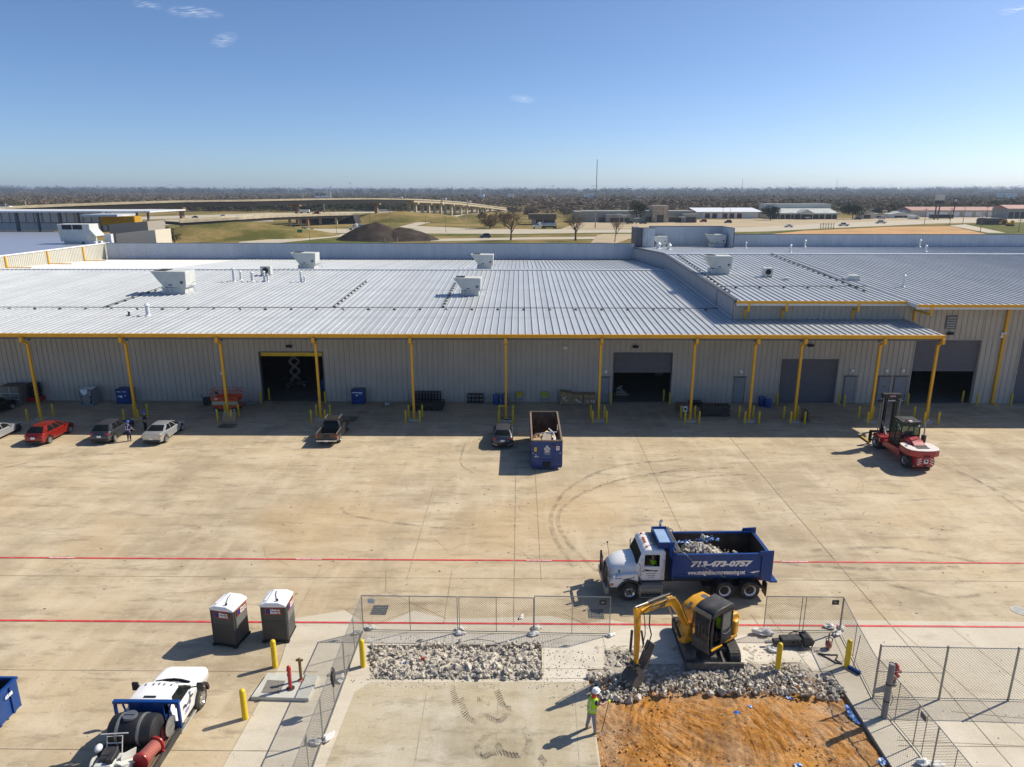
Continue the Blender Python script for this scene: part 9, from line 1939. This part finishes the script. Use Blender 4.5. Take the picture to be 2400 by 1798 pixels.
def job_box(px,py,w_,h,d_,label,kind=0):
 p=at(px,py);t=thing('tool_cabinet',label,'cabinet',(p.x,p.y,0));b=MB();b.box(-w_/2,w_/2,0,d_,.06,h);b.build('body',M['blue'],t,bevel=.02);b=MB();b.box(-w_/2-.01,w_/2+.01,-.02,.0,h*.42,h*.44);b.box(-w_/2,-w_/2+.1,0,d_,0,.06);b.box(w_/2-.1,w_/2,0,d_,0,.06);b.build('trim',M['black'],t)
 b=MB();
 if kind==0:b.box(-w_*.42,w_*.42,-.012,0,h*.80,h*.86);b.box(w_*.12,w_*.35,-.012,0,h*.70,h*.74);b.obox((-.05,-.008,h*.64),(.16,.008,.16),(0,.78,0))
 else:b.box(-w_*.40,-w_*.08,-.012,0,h*.82,h*.86);b.box(w_*.05,w_*.30,-.012,0,h*.82,h*.86);b.lathe([(.10,-.006),(.14,-.006),(.14,.0),(.10,.0)],14,(-.15,-.004,h*.5),'y');b.box(-w_*.38,-w_*.18,-.012,0,h*.50,h*.56);b.box(w_*.15,w_*.25,-.012,0,h*.55,h*.6)
 b.build('white_marking',M['inkw'],t);return t
job_box(290,947,1.30,1.45,1.05,'dark blue tool cabinet with round white emblem behind the second canopy post',1);job_box(839,948,1.20,1.42,.95,'dark blue tool cabinet with white diamond sign standing alone by the wall',0)
# scissor lift by the third post
def scissor(name,label,loc,rz,up=False,dark=False,s=1.0):
 t=thing(name,label,'scissor lift',loc,rz);t.scale=(s,)*3;mo=mat('lift_orange',(.70,.09,.02),.45,var=.1,dirt=(.5,.2,.1),damt=.3)if not dark else M['steel'];mc=mat('lift_cream',(.50,.50,.30),.5)if not dark else M['steel']
 hgt=1.0 if not up else 3.9
 b=MB();b.box(-1.15,1.15,-.55,.55,.28,.62);b.build('chassis',mo if not dark else M['dsteel'],t,bevel=.03)
 for x in(-.85,.85):
  for sd in(1,-1):wheel(t,x,sd*.66,.22,.14,sd,'rim' if dark else 'white',hub=.55)
 b=MB();n=3 if up else 3;dz=(hgt-.62)/n
 for k in range(n):
  for y in(-.42,.42):
   xr=.95 if not up else.55;b.beam((-xr,y,.64+k*dz),(xr,y,.64+(k+1)*dz-.03),.05,.11 if not up else.07);b.beam((xr,y,.64+k*dz),(-xr,y,.64+(k+1)*dz-.03),.05,.11 if not up else.07)
 b.build('scissor_arms',mc,t)
 if not up:b=MB();b.box(-1.2,1.2,-.56,-.5,.66,1.0);b.box(-1.2,1.2,.5,.56,.66,1.0);b.build('side_cover',mc,t)
 b=MB();b.box(-1.25,1.25,-.58,.58,hgt+.02,hgt+.10);b.box(-1.27,1.27,-.60,-.57,hgt+.10,hgt+.42);b.box(-1.27,1.27,.57,.60,hgt+.10,hgt+.42);b.build('platform',mo,t,bevel=.01)
 b=MB();
 for x in(-1.25,-.6,.05,.65,1.25):
  for y in(-.58,.58):b.box(x-.02,x+.02,y-.02,y+.02,hgt+.4,hgt+1.05)
 for z in(.72,1.04):
  for y in(-.58,.58):b.box(-1.25,1.25,y-.02,y+.02,hgt+z,hgt+z+.035)
  for x in(-1.25,1.25):b.box(x-.02,x+.02,-.56,.56,hgt+z,hgt+z+.035)
 b.build('guard_rail',mo,t)
 b=MB();b.box(-.8,-.5,-.62,-.56,hgt+.72,hgt+.95);b.build('control_box',M['black'],t)
 if not dark:text('maker_lettering','JLG',.20,M['inkw'],t,(-.75,-.606,hgt+.25),(90,0,0),shear=.2,off=.008)
 if not dark:b=MB();b.box(-.2,.9,-.606,-.602,hgt+.2,hgt+.30);b.build('decal',M['red'],t)
 return t
p=at(528,966);scissor('scissor_lift','orange and cream scissor lift parked behind the third canopy post',(p.x,p.y+.65,0),0)
p=at(694,905);o=scissor('scissor_lift','pale scissor lift raised high inside the dark open doorway',(p.x+.0,p.y+0,0),R(20),True,True,.95)
p=at(488,949);t=thing('generator_cart','dark wheeled generator cart with tall handle left of the orange lift','generator',(p.x,p.y,0));b=MB();b.box(-.35,.35,-.3,.3,.2,.75);b.build('engine',M['dsteel'],t,bevel=.03);b=MB();b.tube([(-.35,0,.5),(-.7,0,.95)],.025,6);b.tube([(-.35,.2,.5),(-.75,.2,1.1)],.02,6);b.build('handle',M['dsteel'],t)
for s in(1,-1):b=MB();b.cyl((-.1,s*.3,.16),(-.1,s*.38,.16),.16,n=12);b.build('wheel',M['tyre'],t)
p=at(580,951);t=thing('hose_pile','pile of grey hoses and planks right of the orange lift','hose pile',(p.x,p.y,0));b=MB()
for k in range(5):b.tube([(-.8+q.uniform(-.1,.1),q.uniform(-.3,.3),.1+.05*k),(0,q.uniform(-.3,.3),.15+.05*k),(.9,q.uniform(-.3,.3)+.3,.2+.05*k)],.06,6)
b.build('hoses',M['steel'],t)
def pallet(name,label,loc,rz,rx=0,m='wood',w_=1.05,d_=1.0):
 t=thing(name,label,'pallet',loc,rz);t.rotation_euler=(rx,0,rz);b=MB()
 for k in range(7):y=-d_/2+(d_-.09)*k/6;b.box(-w_/2,w_/2,y,y+.09,.11,.13)
 b.build('top_boards',M[m],t);b=MB()
 for x in(-w_/2,-.04,w_/2-.08):b.box(x,x+.08,-d_/2,d_/2,.02,.11)
 b.build('stringers',M[m],t);b=MB()
 for y in(-d_/2,-.05,d_/2-.09):b.box(-w_/2,w_/2,y,y+.09,0,.02)
 b.build('bottom_boards',M[m],t);return t
p=at(535,993);pallet('pallet','pale wooden pallet leaning on the third canopy post',(p.x,p.y+.42,.42),0,R(62),w_=1.1,d_=1.05);p=at(528,1004);pallet('pallet','dark wooden board pallet lying in front of the third canopy post',(p.x,p.y+.5,0),R(-3),0,'woodd',1.3,.75)
p=at(902,951);pallet('pallet','pale broken pallet with a round coil by the wall',(p.x,p.y,0),R(5),0,'wood',1.1,.9);t=thing('coil','small white coil lying on the broken pallet','coil',(p.x+.25,p.y,.14));b=MB();b.lathe([(.12,0),(.24,0),(.24,.18),(.12,.18)],16);b.build('winding',M['offw'],t);b=MB();b.lathe([(.08,0),(.12,0),(.12,.2),(.08,.2)],14);b.build('core',M['woodd'],t)
p=at(822,984);pallet('pallet','brown board pallet lying beside the front of the gunmetal pickup',(p.x-.2,p.y,0),R(0),0,'woodd',1.4,1.1)
p=at(1876,984);t=thing('pallet','two worn pallets standing upright behind the bollards left of the forklift','pallet',(p.x+1.0,p.y+.25,0),R(0));b=MB()
for x in(.0,.28):
 for z in(.1,.3,.5,.7,.9):b.box(x,x+.03,-.5,.5,z,z+.10)
 for y in(-.5,-.05,.42):b.box(x+.03,x+.1,y,y+.08,0,1.05)
b.build('boards',M['woodd'],t);t.location=(at(1884,990).x,at(1884,990).y+.3,0)
# black racks
def rack(name,label,px,py,w_,d_,h,cols,rows_,m='black',r=.035,grp=None):
 p=at(px,py);t=thing(name,label,'steel rack',(p.x,p.y,0),0,grp);b=MB()
 for i in range(cols+1):
  x=-w_/2+w_*i/cols
  for y in(0,d_):b.box(x-r,x+r,y-r,y+r,0,h*(1 if y else.92))
  b.box(x-r,x+r,0,d_,.12,.18)
 for j in range(rows_+1):
  z=.1+(h-.15)*j/rows_
  for y in(0,d_):b.box(-w_/2,w_/2,y-r,y+r,z,z+.06)
 b.build('frame',M[m],t);return t
rack('steel_rack','small black open steel rack standing against the wall',1114,946,1.50,.35,.92,4,2)
t=rack('steel_rack','wide low stack of black steel frames behind the fifth canopy post',1000,963,2.9,2.0,.55,6,2);b=MB();b.box(-1.4,1.4,.1,1.9,.1,.4);b.build('stacked_parts',M['dsteel'],t,bevel=.03)
for k,(dx,lb_)in enumerate(((-.95,'left spiky black steel rack standing behind the low frames'),(.0,'middle spiky black steel rack standing behind the low frames'),(.95,'right spiky black steel rack standing behind the low frames'))):rack('steel_rack',lb_,1000+dx*23,947,.85,.5,1.15,3,3,r=.03)
M['hexm']=mat('black_tube_rack',(.035,.032,.028),.6,var=.3,dirt=(.10,.085,.07),damt=.5)
p=at(1676,977);t=thing('tube_rack','low black rack of round tube ends right of the eighth canopy post','rack',(p.x,p.y,0));b=MB();b.box(-1.35,1.35,0,.9,.02,.12);b.box(-1.35,1.35,.05,.9,.12,.2);b.build('base',M['hexm'],t);b=MB()
for r_ in range(4):
 for k in range(9):x=-1.15+k*.28+(.14 if r_%2 else 0);b.lathe([(.095,-.01),(.14,-.01),(.14,.85),(.095,.85)],8,(x,.0,.32+r_*.2),'y')
b.build('tubes',M['hexm'],t)
p=at(1706,943);t=thing('bench_rack','long dark shelf rack against the wall behind the tube rack','rack',(p.x-.9,p.y,0));b=MB();b.box(-1.55,1.55,0,.45,.40,.50);b.box(-1.55,1.55,0,.45,.75,.82);b.box(-1.55,-1.45,0,.45,0,.82);b.box(1.45,1.55,0,.45,0,.82);b.box(-.05,.05,0,.45,0,.82);b.build('shelves',M['hexm'],t)
p=at(1612,966);t=crate_stack('board_stack','stack of olive brown boards behind the eighth canopy post',1605,972,1.1,1.7,.75,M['woodd'],'board stack');b=MB();b.box(-.20,.20,-.05,-.03,.28,.82);b.build('notice',M['white'],t)
b=MB();b.lathe([(.001,-.06),(.12,-.06),(.12,-.052)],12,(0,0,.55),'y');b.build('notice_mark',M['black'],t)
t=crate_stack('black_crate','low black crate right of the olive board stack',1632,955,1.15,.9,.50,M['black'],'crate')
def drum(px,py,h,r,label,lid=False,name='drum',cat='drum',grp=None,m='bluep'):
 M.setdefault('bluep',mat('blue_plastic',(.01,.07,.26),.4,var=.06));p=at(px,py);t=thing(name,label,cat,(p.x,p.y,0),0,grp);b=MB();b.lathe([(r*.93,0),(r,.06),(r,h*.32),(r*1.03,h*.34),(r,h*.36),(r,h*.64),(r*1.03,h*.66),(r,h*.68),(r,h-.06),(r*.9,h)],18);b.build('barrel',M[m],t,smooth=40)
 b=MB();b.lathe([(r*.2,h+.01),(r*.25,h+.03),(.001,h+.04)],10,(r*.4,0,0));b.lathe([(r*.15,h+.01),(r*.2,h+.03),(.001,h+.04)],10,(-r*.4,0,0));b.build('bung',M['inkw'],t)
drum(1163,947,.98,.32,'blue plastic drum left of the middle canopy post');drum(1183,949,1.12,.32,'taller blue plastic drum directly behind the middle canopy post');drum(760,913,1.1,.33,'blue drum standing just inside the right side of the open doorway')
drum(1784,951,.95,.32,'navy bin left of the bright blue bin near the ninth canopy post',m='blue',name='waste_bin',cat='bin');drum(1799,954,.85,.32,'bright blue bin right of the navy one near the ninth canopy post',name='waste_bin',cat='bin')
for px,lb_ in((1217,'left yellow notice board on a black stand against the wall'),(1276,'right yellow notice board on a black stand against the wall')):
 p=at(px,944);t=thing('notice_stand',lb_,'sign',(p.x,p.y,0),0,'yellow notice stands');M.setdefault('signy',mat('lime_yellow_sign',(.52,.60,.02),.5));b=MB();b.box(-.30,.30,-.02,.0,.62,1.05);b.build('board',M['signy']if px>1250 else M['yellow'],t);b=MB()
 for x in(-.32,.32):b.box(x-.015,x+.015,-.015,.015,0,1.08)
 b.box(-.32,.32,-.015,.015,1.06,1.09);b.box(-.32,.32,-.015,.015,.28,.31);b.build('stand',M['black'],t);text('lettering','NOTICE',.12,M['inkk'],t,(0,-.024,.86),(90,0,0),off=.004)
M['cardb']=mat('worn_cardboard',(.36,.24,.12),.85,var=.25,scale=4,dirt=(.45,.36,.24),dscale=6,damt=.4)
for k,(px,w_,h,lb_)in enumerate(((1327,1.15,1.30,'tallest pallet of cardboard boxes in wrap, left of the three'),(1354,1.05,1.05,'middle pallet of stacked cardboard boxes by the wall'),(1382,1.15,1.05,'right pallet of stacked cardboard boxes by the wall'))):
 t=crate_stack('box_pallet',lb_,px,950,w_,1.0,.62,M['cardb'],'pallet load');t['group']='three pallets of cardboard boxes'
 for i in range(2):
  b=MB();x0=-w_/2+w_*i/2;b.box(x0+.01,x0+w_/2-.01,.02,.95,.64,h-.1*(i if k==0 else 0));b.build('carton',M['cardb'],t,bevel=.015)
 b=MB()
 for i in range(4):x=q.uniform(-w_/2+.1,w_/2-.2);z=q.uniform(.2,h-.25);b.box(x,x+.14,-.012,-.002 if z<.6 else.01,z,z+.10)
 b.build('label',M['inkw'],t)
p=at(1457,928);t=thing('equipment','grey machine parts heaped on a pallet just inside the half-open roller door','machine parts',(p.x,p.y+.6,0));b=MB();b.box(-.7,.7,-.4,.4,0,.15);b.build('pallet',M['wood'],t);b=MB();b.obox((0,0,.5),(.9,.15,.2),(0,.7,0));b.obox((-.2,0,.7),(.7,.15,.15),(0,-.5,.3));b.box(-.5,.4,-.2,.2,.15,.4);b.build('parts',M['steel'],t)
p=at(1543,896);t=thing('fan_guard','pale shirt-shaped cover hanging inside the half-open roller door','cover',(p.x,p.y,.75));b=MB();b.prism([(-.45,.75),(-.75,1.15),(-.55,1.4),(.55,1.4),(.75,1.15),(.45,.75),(.4,0),(-.4,0)],0,.06,'y');b.build('panel',M['fan'],t)
for px,lb_ in((2013,'black bent pipe standing by the wall left of the double doors'),):p=at(px,942);t=thing('standpipe',lb_,'pipe',(p.x,p.y-.1,0));b=MB();b.tube([(0,0,0),(0,0,.9),(-.05,0,1.0),(-.2,0,.95)],.06,8);b.build('riser',M['black'],t,smooth=50);b=MB();b.box(-.25,.25,-.2,.2,0,.06);b.build('base',M['offw'],t)
p=at(1812,935);b=MB();b.tube([(p.x,p.y,.0),(p.x-.2,p.y+.3,1.6)],.03,6);tag(b.build('shovel_handle',M['dsteel']),'dark long-handled tool leaning on the wall by the blue bins','tool')
p=at(1219,958);b=MB()
for r_ in(.55,.48):b.tube([(PX[5]+.1+r_*math.cos(a),PY+.15+r_*.8*math.sin(a),.10+(.03 if r_<.5 else 0))for a in[k*.35 for k in range(19)]],.03,6)
tag(b.build('hose_coil',M['black'],smooth=60),'black hose coiled round the foot of the middle canopy post','hose')
